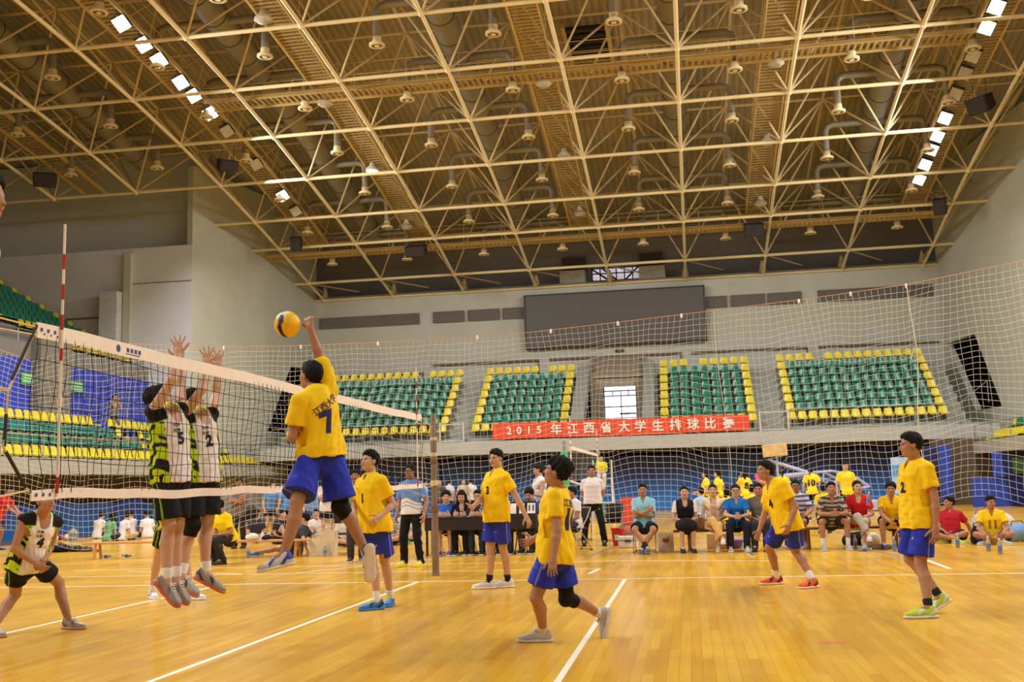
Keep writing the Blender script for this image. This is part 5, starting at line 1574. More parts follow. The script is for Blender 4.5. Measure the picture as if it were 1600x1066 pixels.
# ------------------------------------------------------------------ officials, team mates and spectators: posed from templates
def pose(kind, pos, yaw, S=1.0, arms='down', h=.42, lean=0.0, legs='', spread=.0, hyaw=None, hpitch=0, twist=0, **o):
    m = lambda x, y, z: (x, y, z)
    if kind == 'stand':
        L = dict(pel=(0, 0, .93), nb=(0, lean, 1.43), head=(0, .035 + lean * 1.25, 1.605)); base = .93
        for s, q in (('L', -1), ('R', 1)):
            L['k' + s] = (q * (.10 + spread * .6), .03, .505); L['a' + s] = (q * (.11 + spread), 0, .09)
        if legs == 'walk': L['kL'] = (-.1, .16, .51); L['aL'] = (-.1, .2, .09); L['kR'] = (.1, 0, .5); L['aR'] = (.1, -.2, .1)
        z0 = 0
    elif kind == 'sit':
        L = dict(pel=(0, 0, h + .09), nb=(0, .02 + lean, h + .59 - lean * .3), head=(0, .06 + lean * 1.3, h + .76 - lean * .3)); z0 = h - .42
        for s, q in (('L', -1), ('R', 1)):
            L['k' + s] = (q * (.10 + spread), .42, h + .07); L['a' + s] = (q * (.11 + spread * .8), .40, .09)
        if legs == 'cross': L['kR'] = (.02, .43, h + .16); L['aR'] = (-.16, .56, h - .16); L['aL'] = (-.06, .42, .09)
        if legs == 'ankles': L['aL'] = (.06, .46, .09); L['aR'] = (-.05, .52, .11); L['kL'] = (-.26, .36, h + .07); L['kR'] = (.26, .36, h + .07)
        if legs == 'back': L['aL'] = (-.12, .22, .09); L['aR'] = (.12, .25, .09)
    else:
        L = dict(pel=(0, 0, .11), nb=(0, lean, .61), head=(0, .05 + lean * 1.3, .78)); z0 = -.42
        for s, q in (('L', -1), ('R', 1)):
            if legs == 'up': L['k' + s] = (q * .13, .36, .46); L['a' + s] = (q * .12, .52, .09)
            elif legs == 'out': L['k' + s] = (q * .12, .43, .16); L['a' + s] = (q * .12, .85, .09)
            else: L['k' + s] = (q * .31, .26, .17); L['a' + s] = (-q * .10, .33 + .05 * q, .09)
        if legs == 'one': L['kR'] = (.14, .36, .46); L['aR'] = (.13, .50, .09); L['kL'] = (-.3, .28, .16); L['aL'] = (.08, .34, .09)
    zc = {'stand': 0, 'sit': h - .91 + .07, 'floor': -.82}[kind]        # arms are written for a standing chest
    A = {'down': ((.245, -.03, 1.10), (.265, .06, .86)), 'back': ((.25, -.13, 1.13), (.05, -.19, .95)), 'cross': ((.25, .09, 1.15), (-.08, .23, 1.18)), 'hold': ((.225, .03, 1.12), (.08, .27, 1.14)),
         'hips': ((.35, -.06, 1.15), (.19, .04, 1.02)), 'lap': ((.235, .05, 1.13), (.045, .24, 1.00)), 'knees': ((.25, .12, 1.15), (.14, .36, 1.02)), 'table': ((.235, .15, 1.15), (.12, .37, 1.18)),
         'lean': ((.25, .22, 1.10), (.05, .44, 1.08)), 'prop': ((.30, -.15, 1.15), (.36, -.27, .91)), 'face': ((.22, .12, 1.14), (.08, .17, 1.40)), 'reach': ((.22, .22, 1.14), (.10, .44, .95))}
    am = arms if isinstance(arms, tuple) else (arms, arms)
    for s, q, k in (('L', -1, am[0]), ('R', 1, am[1])):
        e, w = A[k]; ly = lean * .6 if kind != 'stand' else lean * .6
        L['e' + s] = (q * e[0], e[1] + ly, e[2] + zc); L['w' + s] = (q * w[0] * (1 if not (k == 'cross' and q > 0) else .9), w[1] + ly * (.6 if k in ('knees', 'lap', 'lean') else 1), w[2] + zc + (.02 * q if k == 'cross' else 0))
    f = yawv(yaw); r = np.cross(f, UP); pos = np.asarray(pos, float); S_ = S
    G = lambda p: pos + (r * p[0] + f * p[1] + UP * p[2]) * S_
    J = {k: G(v) for k, v in L.items()}; J['S'] = S
    if kind != 'stand' and kind != 'floor':      # the seat height is real, not scaled
        dz = UP * (h * (1 - S)); 
        for k in J:
            if k not in ('S', 'aL', 'aR'): J[k] = J[k] + dz
    cf = yawv(yaw + twist); cr = np.cross(cf, UP); sp = nrm(J['nb'] - J['pel'])
    J['pf0'] = f; J['px'] = r; J['py'] = nrm(np.cross(UP * .6 + sp * .4, r)); J['cx'] = nrm(cr - sp * (cr @ sp)); J['cy'] = np.cross(sp, J['cx'])
    for s, q in (('L', -1), ('R', 1)):
        J['h' + s] = J['pel'] + r * q * .092 * S; J['s' + s] = J['nb'] + J['cx'] * q * o.get('sw', .168) * S - sp * .06 * S
        for a, b, c, l1, l2, bend in ((J['s' + s], 'e', 'w', BONE['ua'], BONE['fa'], -f * .6 - UP * .3 + r * q * .5), (J['h' + s], 'k', 'a', BONE['th'], BONE['sh'], f + UP * .4 + r * q * (.8 if kind == 'floor' and legs == '' else 0))):
            d = J[c + s] - a; n = np.linalg.norm(d); mx = (l1 + l2) * S * .99
            if n > mx: J[c + s] = a + d / n * mx
            mid = J[b + s]; ref = (a + J[c + s]) / 2; hn = mid - ref; J[b + s] = knee_ik(a, J[c + s], l1 * S, l2 * S, None, nrm(hn + 1e-6 * f + .05 * bend))
    for s, q in (('L', -1), ('R', 1)):
        if kind == 'stand': clear_arm(J, s, q)
    P = dict(yaw=yaw, cyaw=yaw + twist, hyaw=yaw + twist if hyaw is None else hyaw, hpitch=hpitch)
    P.update(o)
    for s in 'LR':
        P.setdefault('curl' + s, .5)
        if am['LR'.index(s)] in ('lap', 'knees', 'table', 'hold', 'cross', 'lean', 'reach'): P.setdefault('th' + s, UP + f * .2)
        if kind == 'floor' and legs == '': P.setdefault('foot' + s, yaw + (60 if s == 'R' else -60) * -1)
    finish(J, P); return J


def stripes(a, b, n, lo=0.0, hi=2.0):
    def f(x, y, t, V):
        m = ((np.sin(t * n) > .15) & (t > lo) & (t < hi)).astype(float)[:, None]; return np.array([lin(a)]) * (1 - m) + np.array([lin(b)]) * m
    return f


def two(a, b, tb):
    def f(x, y, t, V): m = np.clip((t - tb) / .02 + .5, 0, 1)[:, None]; return np.array([lin(a)]) * (1 - m) + np.array([lin(b)]) * m
    return f


NP = [0]


def guest(label, J, shirt, bottom, skin=SK3, hair='short', shoes=(60, 58, 60), sole=(220, 216, 210), female=False, sleeve=.6, neck='', hem=None, h=.0125, number=None, back=None, numc=(30, 28, 40), sock=None, group=None, vol=1.0, hairc=HAIRC, glasses=False, legs=True, loose=1.0, cap=None):
    NP[0] += 1; i = NP[0]; root = person_root(J, label, group)
    make_body(J, h, skin, root, female); make_hair(J, .010, root, hair, i * 3, hairc, vol)
    kind, c = bottom[:2]; L = bottom[2] if len(bottom) > 2 else None
    sh = make_shirt(J, h, root, shirt, sleeve, neck, hem if hem is not None else -.2, female, loose, seed=i, amp=.006)
    if kind == 'pants': make_shorts(J, h, root, c, L or 1.0, 1.0, 'trousers', i + 50, True, top=.1)
    elif kind == 'skirt': make_shorts(J, h, root, c, .8, 1.1, 'skirt', i + 50, False, True)
    else: make_shorts(J, h, root, c, L or .66, 1.1, 'shorts', i + 50)
    nb, pel, cx, cy = J['nb'], J['pel'], J['cx'], J['cy']; dn = pel - nb
    if number: stick_text(sh, root, number, .2, nb + dn * .45 + cy * .1, cy, -cx, numc, .01)
    if back: stick_text(sh, root, back, .26, nb + dn * .48 - cy * .1, -cy, cx, numc, .014)
    if shoes: make_shoes(J, root, upper=shoes, sole=sole, detail=h < .011, sock=sock, lace=(230, 228, 220))
    if glasses:
        R = J['hR3']; H = lambda *p: head_pt(J, p); b = MB()
        for q in (-1, 1): b.tube([H(q * .031 + .021 * math.cos(t), .101, .001 + .016 * math.sin(t)) for t in np.linspace(0, 2 * PI, 12)[:-1]], .0025, 4, closed=True); b.tube([H(q * .052, .099, .004), H(q * .078, .0, .004)], .0022, 4)
        b.tube([H(-.01, .104, .003), H(.01, .104, .003)], .0022, 4); b.build('glasses', hexmat((30, 28, 28), .4), root)
    settle(root, J); return J, sh, root


def ground(px, py): p = at(px, py, Z=0.0); return np.array([p[0], p[1], 0.0])


def seat_at(px, py, h): p = at(px, py, Z=h); return np.array([p[0], p[1], 0.0])


def polo_blue(x, y, t, V):
    w = np.array([lin((232, 230, 232))]); b = np.array([lin((112, 146, 214))]); d = np.array([lin((84, 112, 186))])
    e = .36 + .10 * np.sin(x * 2.2 + 1); m = np.clip((t - e) / .02 + .5, 0, 1)[:, None]; c = w * (1 - m) + b * m
    for k in (.12, .24): s = np.clip(1 - np.abs(t - (e - k - .05 * x)) / .028, 0, 1)[:, None]; c = c * (1 - s) + d * s
    s = (np.clip(1 - np.abs(t - (.74 + .16 * x)) / .07, 0, 1) * .7)[:, None]; return c * (1 - s) + np.array([lin((170, 192, 236))]) * s


BLK = (26, 25, 28); NAVY = (30, 34, 58); GYEL = (252, 224, 30)
# officials around the court
J, sh, rt = guest('line judge in blue and white polo and black trousers, standing behind the net post', pose('stand', ground(645, 885), -168, 1.02, 'down', spread=.05, hyaw=-150, hpitch=6), polo_blue, ('pants', BLK), SK2, 'short', (226, 210, 40), (230, 220, 90), sleeve=.75, hem=-.1, h=.010, glasses=True)
b = MB()
for s, q in (('L', -1), ('R', 1)):
    o = J['px'] * q; b.tube([J['h' + s] + o * .088 - UP * .06, J['k' + s] + o * .068, J['a' + s] + o * .062], .012, 5)
r_ = b.build('side_stripe', hexmat((236, 234, 232), .7), rt); r_.matrix_parent_inverse = Matrix.Translation(-rt.location)
guest('man in grey-green shirt standing behind player 1', pose('stand', ground(557, 878), 170, 1.0, 'down'), (122, 140, 128), ('pants', (64, 64, 70)), SK2, 'short', sleeve=.7)
guest('man in white shirt and black trousers standing with hands behind his back', pose('stand', ground(929, 853), 176, 1.0, 'back', spread=.11, hpitch=4), (236, 226, 228), ('pants', BLK), SK2, 'short', (24, 24, 26), (30, 30, 30), sleeve=.62, hem=-.06, h=.010, loose=1.04)
guest('woman with hair bun in white sleeveless top, standing behind the scoring table', pose('stand', ground(847, 862), -120, 1.03, 'hold', hyaw=-110, hpitch=-18), stripes((238, 232, 234), (60, 56, 64), 7, .55, .62), ('pants', (60, 60, 70)), SK3, 'bun', female=True, sleeve=0, neck='u', h=.011, hairc=(40, 28, 22))
guest('man in dark grey shirt with a shoulder bag standing behind the left bench', pose('stand', ground(374, 857), 170, 1.0, 'cross', hpitch=-12), (126, 112, 112), ('pants', (44, 48, 62)), SK2, 'short', (70, 50, 46), (40, 34, 32), sleeve=.95, hem=-.3, h=.011)
guest('man in bright yellow polo shirt sitting on the left bench with his head turned away', pose('sit', seat_at(358, 848, .40), -150, 1.0, 'lap', .40, .14, 'back', hyaw=-60, hpitch=-6), (252, 220, 24), ('pants', (48, 46, 52)), SK2, 'short', (60, 42, 34), (40, 30, 26), sleeve=.7, hem=-.1, h=.010)
guest('person in red shirt bending forward at the left edge', pose('stand', ground(-6, 862), 80, 1.0, 'reach', lean=.22, hpitch=-24), (206, 40, 44), ('shorts', (40, 44, 90)), SK2, 'short', (60, 50, 60), sleeve=.6, h=.011)
# scoring table crew, facing the court
TYB = at(760, 868, Z=0)[1]
for px, lab, shc, kw in ((700, 'boy with fringe and blue and white shirt sitting at the scoring table', two((236, 236, 238), (46, 100, 206), .2), dict(hair='mop', vol=.7)),
                         (724, 'woman with long black hair and black top writing at the scoring table', (24, 22, 26), dict(hair='long', female=True, sleeve=1.2, neck='u')),
                         (749, 'man in navy shirt sitting at the scoring table beside the woman with long hair', (50, 48, 66), dict(glasses=True)),
                         (792, 'woman in white shirt sitting at the scoring table behind player 3', (232, 226, 226), dict(hair='pony', female=True)),
                         (832, 'boy in blue shirt with bowed head sitting behind the flip scoreboard', (44, 84, 190), dict(hair='mop', vol=.8))):
    p = at(px, 800, Y=TYB + .55); p = np.array([p[0], p[1], 0])
    guest(lab, pose('sit', p, 178 if px < 800 else 190, .98, 'table', .44, .1, hpitch=-22 if px in (724, 832) else -4, hyaw=160 if px == 700 else None), shc, ('pants', BLK if px == 724 else (52, 54, 66)) if px != 700 else ('shorts', (40, 60, 130)), SK3, shoes=(120, 70, 170) if px == 700 else (40, 38, 42), h=.011, **kw)
guest('man in white shirt on a chair beyond the scoring table, head turned left', pose('sit', seat_at(899, 826, .44), -130, .95, 'lap', .44, hyaw=-120), (236, 232, 232), ('pants', (60, 62, 80)), SK2, 'short')

# bench row on the right
BY_ = 14.6
def bench_seat(px, y=BY_): p = at(px, 830, Y=y); return np.array([p[0], p[1], 0.0])


guest('man in light blue polo sitting with crossed arms and crossed ankles on a folding chair', pose('sit', bench_seat(1007), 178, 1.0, 'cross', .43, .02, 'ankles', spread=.15, hpitch=3), (142, 204, 226), ('shorts', (34, 34, 44), .75), SK2, 'short', (70, 74, 96), (120, 124, 150), sleeve=.75, neck='v', hem=-.1, h=.009, sock=(40, 40, 44))
guest('woman in black dress over white sleeves, hands clasped on her knees', pose('sit', bench_seat(1071), 174, .94, 'lap', .42, .06, spread=.0, hpitch=4), lambda x, y, t, V: np.where((np.abs(x) > .98)[:, None], np.array([lin((236, 228, 222))]), np.array([lin((28, 26, 34))])), ('skirt', (26, 24, 30)), SK3, 'pony', (30, 28, 32), (40, 36, 36), female=True, sleeve=.62, neck='u', hem=0, h=.009)
guest('woman in cream vest and tan trousers with crossed legs', pose('sit', bench_seat(1117), 182, .95, 'lap', .42, .02, 'cross', hpitch=6), lambda x, y, t, V: np.where((np.abs(x) < .34)[:, None] & (y > 0)[:, None], np.array([lin((206, 172, 152))]), np.array([lin((236, 218, 186))])), ('pants', (226, 182, 116), .85), SK3, 'bun', (228, 214, 198), (230, 220, 208), female=True, sleeve=0, neck='u', hem=-.2, h=.009, hairc=(30, 22, 20))
guest('woman in bright blue sports polo leaning on her knees', pose('sit', bench_seat(1152), 180, .97, 'lean', .42, .12, spread=.06, hpitch=2), (36, 118, 206), ('pants', (34, 36, 54)), SK3, 'bun', (200, 198, 196), (220, 218, 214), female=True, sleeve=.65, neck='v', hem=-.1, h=.009, glasses=True)
guest('person in grey shirt and dark trousers half hidden behind player 4', pose('sit', bench_seat(1189), 186, .98, 'lap', .42, .1), (118, 112, 110), ('pants', (52, 50, 56)), SK2, 'short', (34, 30, 32), (40, 36, 36), h=.010)
guest('man with glasses in white and navy striped shirt sitting behind player 4', pose('sit', bench_seat(1248, 15.3), 186, .98, 'knees', .44, .04), stripes((206, 200, 214), (84, 80, 116), 34), ('shorts', (46, 48, 66)), SK2, 'short', (200, 200, 206), h=.010, glasses=True, sleeve=.7)
guest('man in brown and cream striped polo leaning forward with elbows on his knees', pose('sit', bench_seat(1299), 178, 1.0, 'lean', .42, .2, spread=.14, hpitch=6), stripes((170, 158, 146), (66, 56, 54), 44), ('shorts', (54, 52, 44), .72), SK2, 'short', (176, 176, 184), (226, 224, 222), sleeve=.7, neck='v', h=.009, sock=(236, 234, 230), hem=-.1)
guest('woman in red shirt and grey trousers with crossed legs, arms folded in her lap', pose('sit', bench_seat(1345), 190, .97, ('lap', 'lap'), .42, .1, 'cross', hyaw=170, hpitch=4), (206, 36, 44), ('pants', (182, 172, 160), .75), SK3, 'pony', (214, 206, 198), female=True, sleeve=.62, neck='u', h=.009)
guest('boy in yellow shirt sitting on the bench, reaching down between his knees', pose('sit', bench_seat(1393), 182, .98, ('knees', 'reach'), .40, .2, spread=.12, hpitch=-6, hyaw=190), YEL, ('shorts', BLK), SK2, 'mop', (56, 72, 120), (90, 100, 140), vol=.6, neck='v', h=.009)
guest('boy in red shirt sitting on the floor behind player 2, propped on one hand', pose('floor', ground(1488, 848), 200, .98, ('prop', 'lap'), lean=-.06, hyaw=-110, hpitch=4), (190, 34, 48), ('shorts', (34, 34, 44)), SK2, 'short', (196, 214, 70), (226, 230, 200), neck='v', h=.009)
guest('boy in yellow shirt 11 sitting cross-legged on the floor at the right edge', pose('floor', ground(1553, 850), 192, 1.0, 'knees', lean=.06, hyaw=170, hpitch=-8), YEL, ('shorts', BLU), SK2, 'short', (200, 190, 180), neck='v', number='11', numc=(150, 120, 30), h=.009)
guest('person in yellow shirt cut off by the right edge, one shoe showing', pose('floor', ground(1634, 842), -130, 1.0, 'knees', legs='out', hyaw=-120), YEL, ('shorts', BLU), SK2, 'short', (206, 176, 70), h=.011)

# girls in yellow beyond the barrier net
YS = dict(female=True, h=.0135, sleeve=.6, skin=SK3)
guest('girl in yellow shirt facing left, leftmost of the standing girls beyond the net', pose('stand', ground(1107, 815), -80, .95, ('down', 'reach'), hyaw=-80), GYEL, ('shorts', BLK), hair='pony', **YS)
guest('girl in yellow shirt with ponytail beside the leftmost girl beyond the net', pose('stand', ground(1126, 816), -60, .95, 'down', hyaw=-75), GYEL, ('shorts', BLK), hair='pony', **YS)
guest('girl in yellow shirt 8 with long hair and a hand at her face', pose('stand', ground(1167, 815), -30, .95, ('face', 'down'), hyaw=-60), GYEL, ('shorts', BLK), hair='long', back='8', **YS)
guest('person in pink shirt standing beyond the net behind player 4', pose('stand', ground(1193, 812), 150, 1.03, 'cross'), (236, 84, 140), ('pants', (110, 60, 80)), hair='short', **YS)
guest('girl in yellow shirt with ponytail just right of player 4', pose('stand', ground(1226, 812), -10, .95, 'down'), GYEL, ('shorts', BLK), hair='pony', **YS)
guest('girl in yellow shirt 10 with long ponytail seen from behind', pose('stand', ground(1272, 814), 5, .98, 'down', hyaw=25), GYEL, ('shorts', BLK), hair='pony', back='10', **YS)
guest('girl in yellow shirt facing the camera beyond the net', pose('stand', ground(1327, 822), 176, 1.0, 'down', hyaw=172, hpitch=-4), GYEL, ('shorts', BLK), hair='short', **YS)
guest('person in pale blue shirt 1 sitting low behind the cream-vest woman', pose('sit', seat_at(1098, 812, .3), -30, .95, 'lap', .3, hyaw=-60), (176, 204, 240), ('shorts', (60, 70, 120)), hair='short', back='1', **YS)
guest('girl in yellow shirt 1 with long hair sitting behind the blue polo woman', pose('sit', seat_at(1140, 812, .3), -10, .95, 'lap', .3), GYEL, ('shorts', BLK), hair='long', back='1', **YS)
guest('girl in yellow shirt 9 sitting with her back to the camera', pose('sit', seat_at(1178, 812, .36), 0, .98, 'lap', .36, .1), GYEL, ('shorts', BLK), hair='short', back='9', **YS)
guest('girl in yellow shirt with hair bun sitting behind the brown striped polo', pose('sit', seat_at(1291, 812, .36), 0, .95, 'lap', .36), GYEL, ('shorts', BLK), hair='bun', **YS)
guest('umpire in yellow shirt sitting high on the far court ladder', pose('sit', np.append(at(940, 735, Y=33.4)[:2], 1.12), 178, .9, 'lap', .45), (226, 214, 40), ('pants', (206, 206, 214)), hair='short', **YS)
guest('person in orange-yellow shirt beyond the net, half hidden by the man in white', pose('stand', ground(918, 808), 200, .92, 'down'), (250, 186, 20), ('shorts', BLK), hair='short', **YS)

# people by the blue boards, behind the scoring table
BS = dict(h=.0135)
for px, py, yaw, lab, shc, bt, kw in ((664, 812, 90, 'person in white top standing far behind the line judge', (226, 224, 224), (50, 60, 90), dict(hair='short')), (689, 816, -170, 'man in dark olive shirt standing far behind the net post', (74, 72, 62), (52, 50, 48), {}), (703, 815, 20, 'person with dark hair and white backpack straps, far behind the scoring table', (214, 216, 216), (40, 44, 70), {}),
                                     (725, 815, 150, 'woman in beige top standing far behind the scoring table', (192, 176, 150), (50, 46, 50), dict(hair='bun', female=True)), (737, 814, -20, 'person in white top beside the beige one, far behind the scoring table', (226, 228, 232), (36, 36, 44), {}),
                                     (421, 838, 130, 'boy in sky blue shirt and black shorts bending by the floor group', (92, 156, 226), BLK, dict(hair='short')), (446, 838, -60, 'boy in sky blue shirt standing with his back to the bench', (84, 146, 222), BLK, {}), (478, 838, 100, 'boy in sky blue shirt with folded arms behind the spiker', (96, 160, 226), BLK, {}),
                                     (489, 842, 160, 'boy in pale blue shirt stooping behind the spiker', (120, 164, 236), (60, 80, 160), {})):
    guest(lab, pose('stand', ground(px, py), yaw, .97, 'cross' if px == 478 else 'down', lean=.15 if px in (421, 489) else 0), shc, ('shorts' if px > 700 or px < 600 else 'pants', bt), SK3, **BS, **kw)
guest('boy in white shirt and black shorts standing between the spiker and player 1', pose('stand', ground(512, 852), 160, 1.0, 'cross'), (236, 226, 228), ('shorts', BLK), SK3, 'short', h=.012)
guest('photographer in grey shirt standing behind the lower left stand with a camera at his face', pose('stand', np.append(at(178, 643, X=-18.7)[:2], 3.72), 100, 1.0, 'face', hpitch=2), (112, 108, 104), ('pants', (60, 58, 60)), SK2, 'short', h=.013)

# groups sitting on the floor at the left
for px, py, yaw, lab, shc, kw in ((152, 842, 10, 'person in white shirt sitting on the floor, leftmost of the group by the blue banner', (226, 220, 220), dict(hair='mop', vol=.4)), (168, 846, 20, 'girl in green shirt sitting on the floor with her back turned', (110, 176, 130), dict(hair='long', female=True)),
                                  (190, 845, 25, 'person in white shirt with a shoulder strap sitting on the floor, back turned', (234, 226, 230), dict(hair='mop', vol=.5)), (203, 840, -30, 'person behind the white-shirted one on the floor, hand at the face', (200, 194, 196), dict(hair='mop', vol=.4)), (231, 841, -40, 'person in white shirt sitting on the floor beside the blockers', (236, 228, 228), dict(hair='mop', vol=.4))):
    guest(lab, pose('floor', ground(px, py), yaw, .95, 'lap' if px != 203 else ('lap', 'face'), lean=.12, hpitch=-14), shc, ('shorts', (196, 176, 120) if px == 190 else (44, 46, 56), .8), SK3, h=.0125, **kw)
for px, py, yaw, lab, shc, kw in ((400, 848, 150, 'person in dark clothes sitting on the floor behind the left bench', (56, 56, 66), {}), (436, 850, 120, 'person in dark shirt sitting on the floor with one knee up behind the bench', (44, 46, 58), dict()), (462, 846, -160, 'person in navy shirt sitting on the floor behind the spiker leg', (60, 70, 110), {}),
                                  (496, 850, 170, 'person in white shirt with lime stripes sitting on the floor beside the spiker leg', stripes((230, 226, 226), (180, 214, 60), 9, .2, .5), {}), (540, 854, 160, 'person in white shirt sitting cross-legged behind the empty folding chair', (220, 214, 214), {}), (612, 852, 190, 'person in grey shirt sitting on the floor behind player 1', (150, 148, 150), {}), (631, 850, 170, 'person in green and white sitting on the floor behind the line judge', (200, 210, 200), {})):
    guest(lab, pose('floor', ground(px, py), yaw, .98, 'knees' if px % 2 else 'lap', lean=.08, legs='one' if px in (436, 496, 612) else ('up' if px == 462 else '')), shc, ('shorts', (40, 42, 54)), SK3, 'short', (90, 130, 190) if px == 496 else (120, 200, 110) if px > 600 else (80, 80, 90), h=.0125, **kw)
J, _, _ = guest('person lying on the floor with bare legs and a blue shoe, under the left bench', pose('floor', ground(462, 868), -92, .98, 'prop', legs='out', lean=-.2), (60, 62, 70), ('shorts', (36, 36, 46)), SK3, 'short', (70, 130, 210), h=.0115)
# first referee: only the front of the face enters the frame
guest('first referee standing high at the near end of the net, face at the left edge', pose('stand', np.append(at(-85, 311, T=5.0)[:2], 1.168), 84, 1.0, 'back', lean=.12, hpitch=-4), (226, 226, 232), ('pants', (40, 44, 70)), SK2, 'short', h=.011)
# ------------------------------------------------------------------ volleyball net, post, antennas, ball
CORD = mat('net_cord_black', (30, 28, 26), .8); TAPE = mat('net_tape_white', (240, 226, 212), .7, var=.04, scale=8); ROPE = mat('rope_cream', (216, 196, 150), .8)
NT, NBZ = 2.43, 1.385


def net_x(y, z):      # slight billow of the hanging net
    k = max(0, min(1, (NT - z) / (NT - NBZ))); return .035 * math.sin(y * 2.1 + z * 3) * math.sin(PI * k) + .015 * math.sin(y * 5.3 + 1) * k


t = thing('volleyball_net', 'black volleyball net with white top and bottom tapes stretched across the court', 'net', (0, 4.5, 0))
o3 = lambda x, y, z: (x, y - 4.5, z)
Y0, Y1 = -.24, 9.33
q = MB(); n = int((Y1 - Y0) / .1)
for i in range(n + 1):
    y = Y0 + (Y1 - Y0) * i / n
    q.tube([o3(net_x(y + .012 * math.sin(i * 2.3 + j), z), y + .014 * math.sin(i * 1.7 + j * 1.3) * (0 < j < 10), z) for j, z in enumerate(np.linspace(NT - .05, NBZ, 11))], .0027, 4, False)
for j, z in enumerate(np.linspace(NT - .12, NBZ + .1, 9)):
    q.tube([o3(net_x(y, z), y, z + .012 * math.sin(y * 3 + j * 2) - .012 * math.sin(y * 1.1 + j)) for y in np.linspace(Y0 + .0, Y1, 97)], .0027, 4, False)
q.build('net_mesh', CORD, t)


def tape(name, z0, z1, th, wob):
    q = MB(); ys = np.linspace(Y0, Y1, 80); vs = []
    for x in (-th, th):
        for z in (z0, z1):
            vs += [o3(x + wob * .6 * math.sin(y * 3.1), y, z + wob * math.sin(y * 2.2 + 1) + wob * .5 * math.sin(y * 7)) for y in ys]
    m = len(ys); f = []
    for i in range(m - 1):
        f += [(i, i + 1, m + i + 1, m + i), (2 * m + i, 3 * m + i, 3 * m + i + 1, 2 * m + i + 1), (i, 2 * m + i, 2 * m + i + 1, i + 1), (m + i, m + i + 1, 3 * m + i + 1, 3 * m + i)]
    f += [(0, m, 3 * m, 2 * m), (m - 1, 3 * m - 1, 4 * m - 1, 2 * m - 1)]
    q.add(vs, f); return q.build(name, TAPE, t)


tp = tape('top_tape', NT - .085, NT + .012, .006, .004); tape('bottom_tape', NBZ - .05, NBZ + .015, .006, .010)
# printed emblem and small rings on the top tape
for x in (.0085, -.0085):
    for i in range(4): MB().cbox(o3(x, .83 + .055 * i, NT - .035), (.001, .035, .03)).build('printed_mark', hexmat((70, 76, 120), .6), tp)
    MB().cbox(o3(x, .90, NT - .063), (.001, .2, .006)).build('printed_line', hexmat((70, 76, 120), .6), tp); MB().ball(o3(x, .70, NT - .037), (.0008, .03, .028), 10, 6).build('round_emblem', hexmat((70, 76, 120), .6), tp)
for y in (-.2, -.13, -.06):
    for yy, zz, d_ in ((y, NT - .03, .022), (y + .03, NT - .055, .012), (y, NBZ - .012, .02)): MB().cbox(o3(.0085, yy, zz), (.001, d_, d_)).build('eyelet', hexmat((70, 76, 120), .6), tp)
# lashing at the two ends and guy ropes to the posts
e0 = [(0, -.24, 2.42), (0, -.50, 1.99), (0, -.52, 1.65), (0, -.27, 1.39)]
MB().tube([o3(*p) for p in e0], .008, 6).build('rope', ROPE, t)
for a, b in (((0, -.24, 2.41), (.0, -1.0, 2.46)), ((0, -.24, 2.36), (0, -1.0, 2.38)), ((0, -.50, 1.99), (0, -1.0, 2.02)), ((0, -.5, 2.0), (0, -1.0, 2.04)), ((0, -.27, 1.40), (0, -1.0, 1.35)),
             ((0, 9.33, 2.42), (.03, 9.9, 2.28)), ((0, 9.33, 2.36), (.03, 9.9, 2.1)), ((0, 9.33, 1.9), (.03, 9.9, 1.85)), ((0, 9.33, 1.4), (.03, 9.9, 1.44)), ((0, 9.33, 1.37), (.03, 9.9, 1.38))): MB().tube([o3(*a), o3((a[0] + b[0]) / 2, (a[1] + b[1]) / 2, (a[2] + b[2]) / 2 - .02), o3(*b)], .006, 5).build('rope', ROPE, t)
MB().tube([o3(0, 9.33, z) for z in (2.42, 1.37)], .007, 5).build('rope', ROPE, t)
q = MB(); q.tube([o3(0, -.245, 2.42), o3(0, -.47, 2.06)], .011, 6); q.tube([o3(0, -.51, 1.85), o3(0, -.515, 1.66)], .011, 6); q.tube([o3(0, -.50, 1.63), o3(0, -.3, 1.42)], .011, 6); q.build('edge_sleeves', hexmat((60, 48, 44), .8), t)


def antenna(x, y, z0, z1, label, r=.0085):
    t = thing('net_antenna', label, 'antenna', (x, y, z0)); L = z1 - z0
    MB().tube([(0, 0, 0), (0, 0, L)], r, 8).build('rod', hexmat((238, 226, 214), .4), t, True)
    for z in [L - .2 - .2 * k for k in range(4)] + [.12]: MB().tube([(0, 0, z - .1), (0, 0, z)], r * 1.18, 8).build('red_band', hexmat((186, 48, 44), .4), t, True)
    MB().tube([(0, 0, L - .82), (0, 0, L - .70)], r * 1.5, 8).tube([(0, 0, L - 1.2), (0, 0, L - 1.13)], r * 1.7, 8).build('clamps', TAPE, t, True)


antenna(.016, 0, 1.36, 3.125, 'tall red and white antenna on the near end of the net'); antenna(.016, 9, 1.36, 3.125, 'thin red and white antenna on the far end of the net')
t = thing('net_post', 'weathered brown metal post holding the far end of the volleyball net', 'post', (.03, 9.95, 0))
POST = mat('post_brown', (134, 112, 92), .5, var=.18, scale=7, metal=.2)
MB().lathe([(.062, 0), (.06, .02), (.055, .04), (.054, 1.0), (.050, 1.05), (.050, 2.46), (.04, 2.48)], 16).build('pole', POST, t, True)
MB().lathe([(.066, .98), (.066, 1.06)], 14).lathe([(.06, 1.72), (.063, 1.78)], 14).build('collars', mat('post_collar', (120, 92, 68), .5), t, True)
MB().lathe([(.057, 1.38), (.06, 1.42), (.057, 1.46)], 12).lathe([(.055, 1.83), (.058, 1.86), (.055, 1.89)], 12).lathe([(.055, 2.08), (.058, 2.1), (.055, 2.13)], 12).build('rope_wraps', ROPE, t, True)
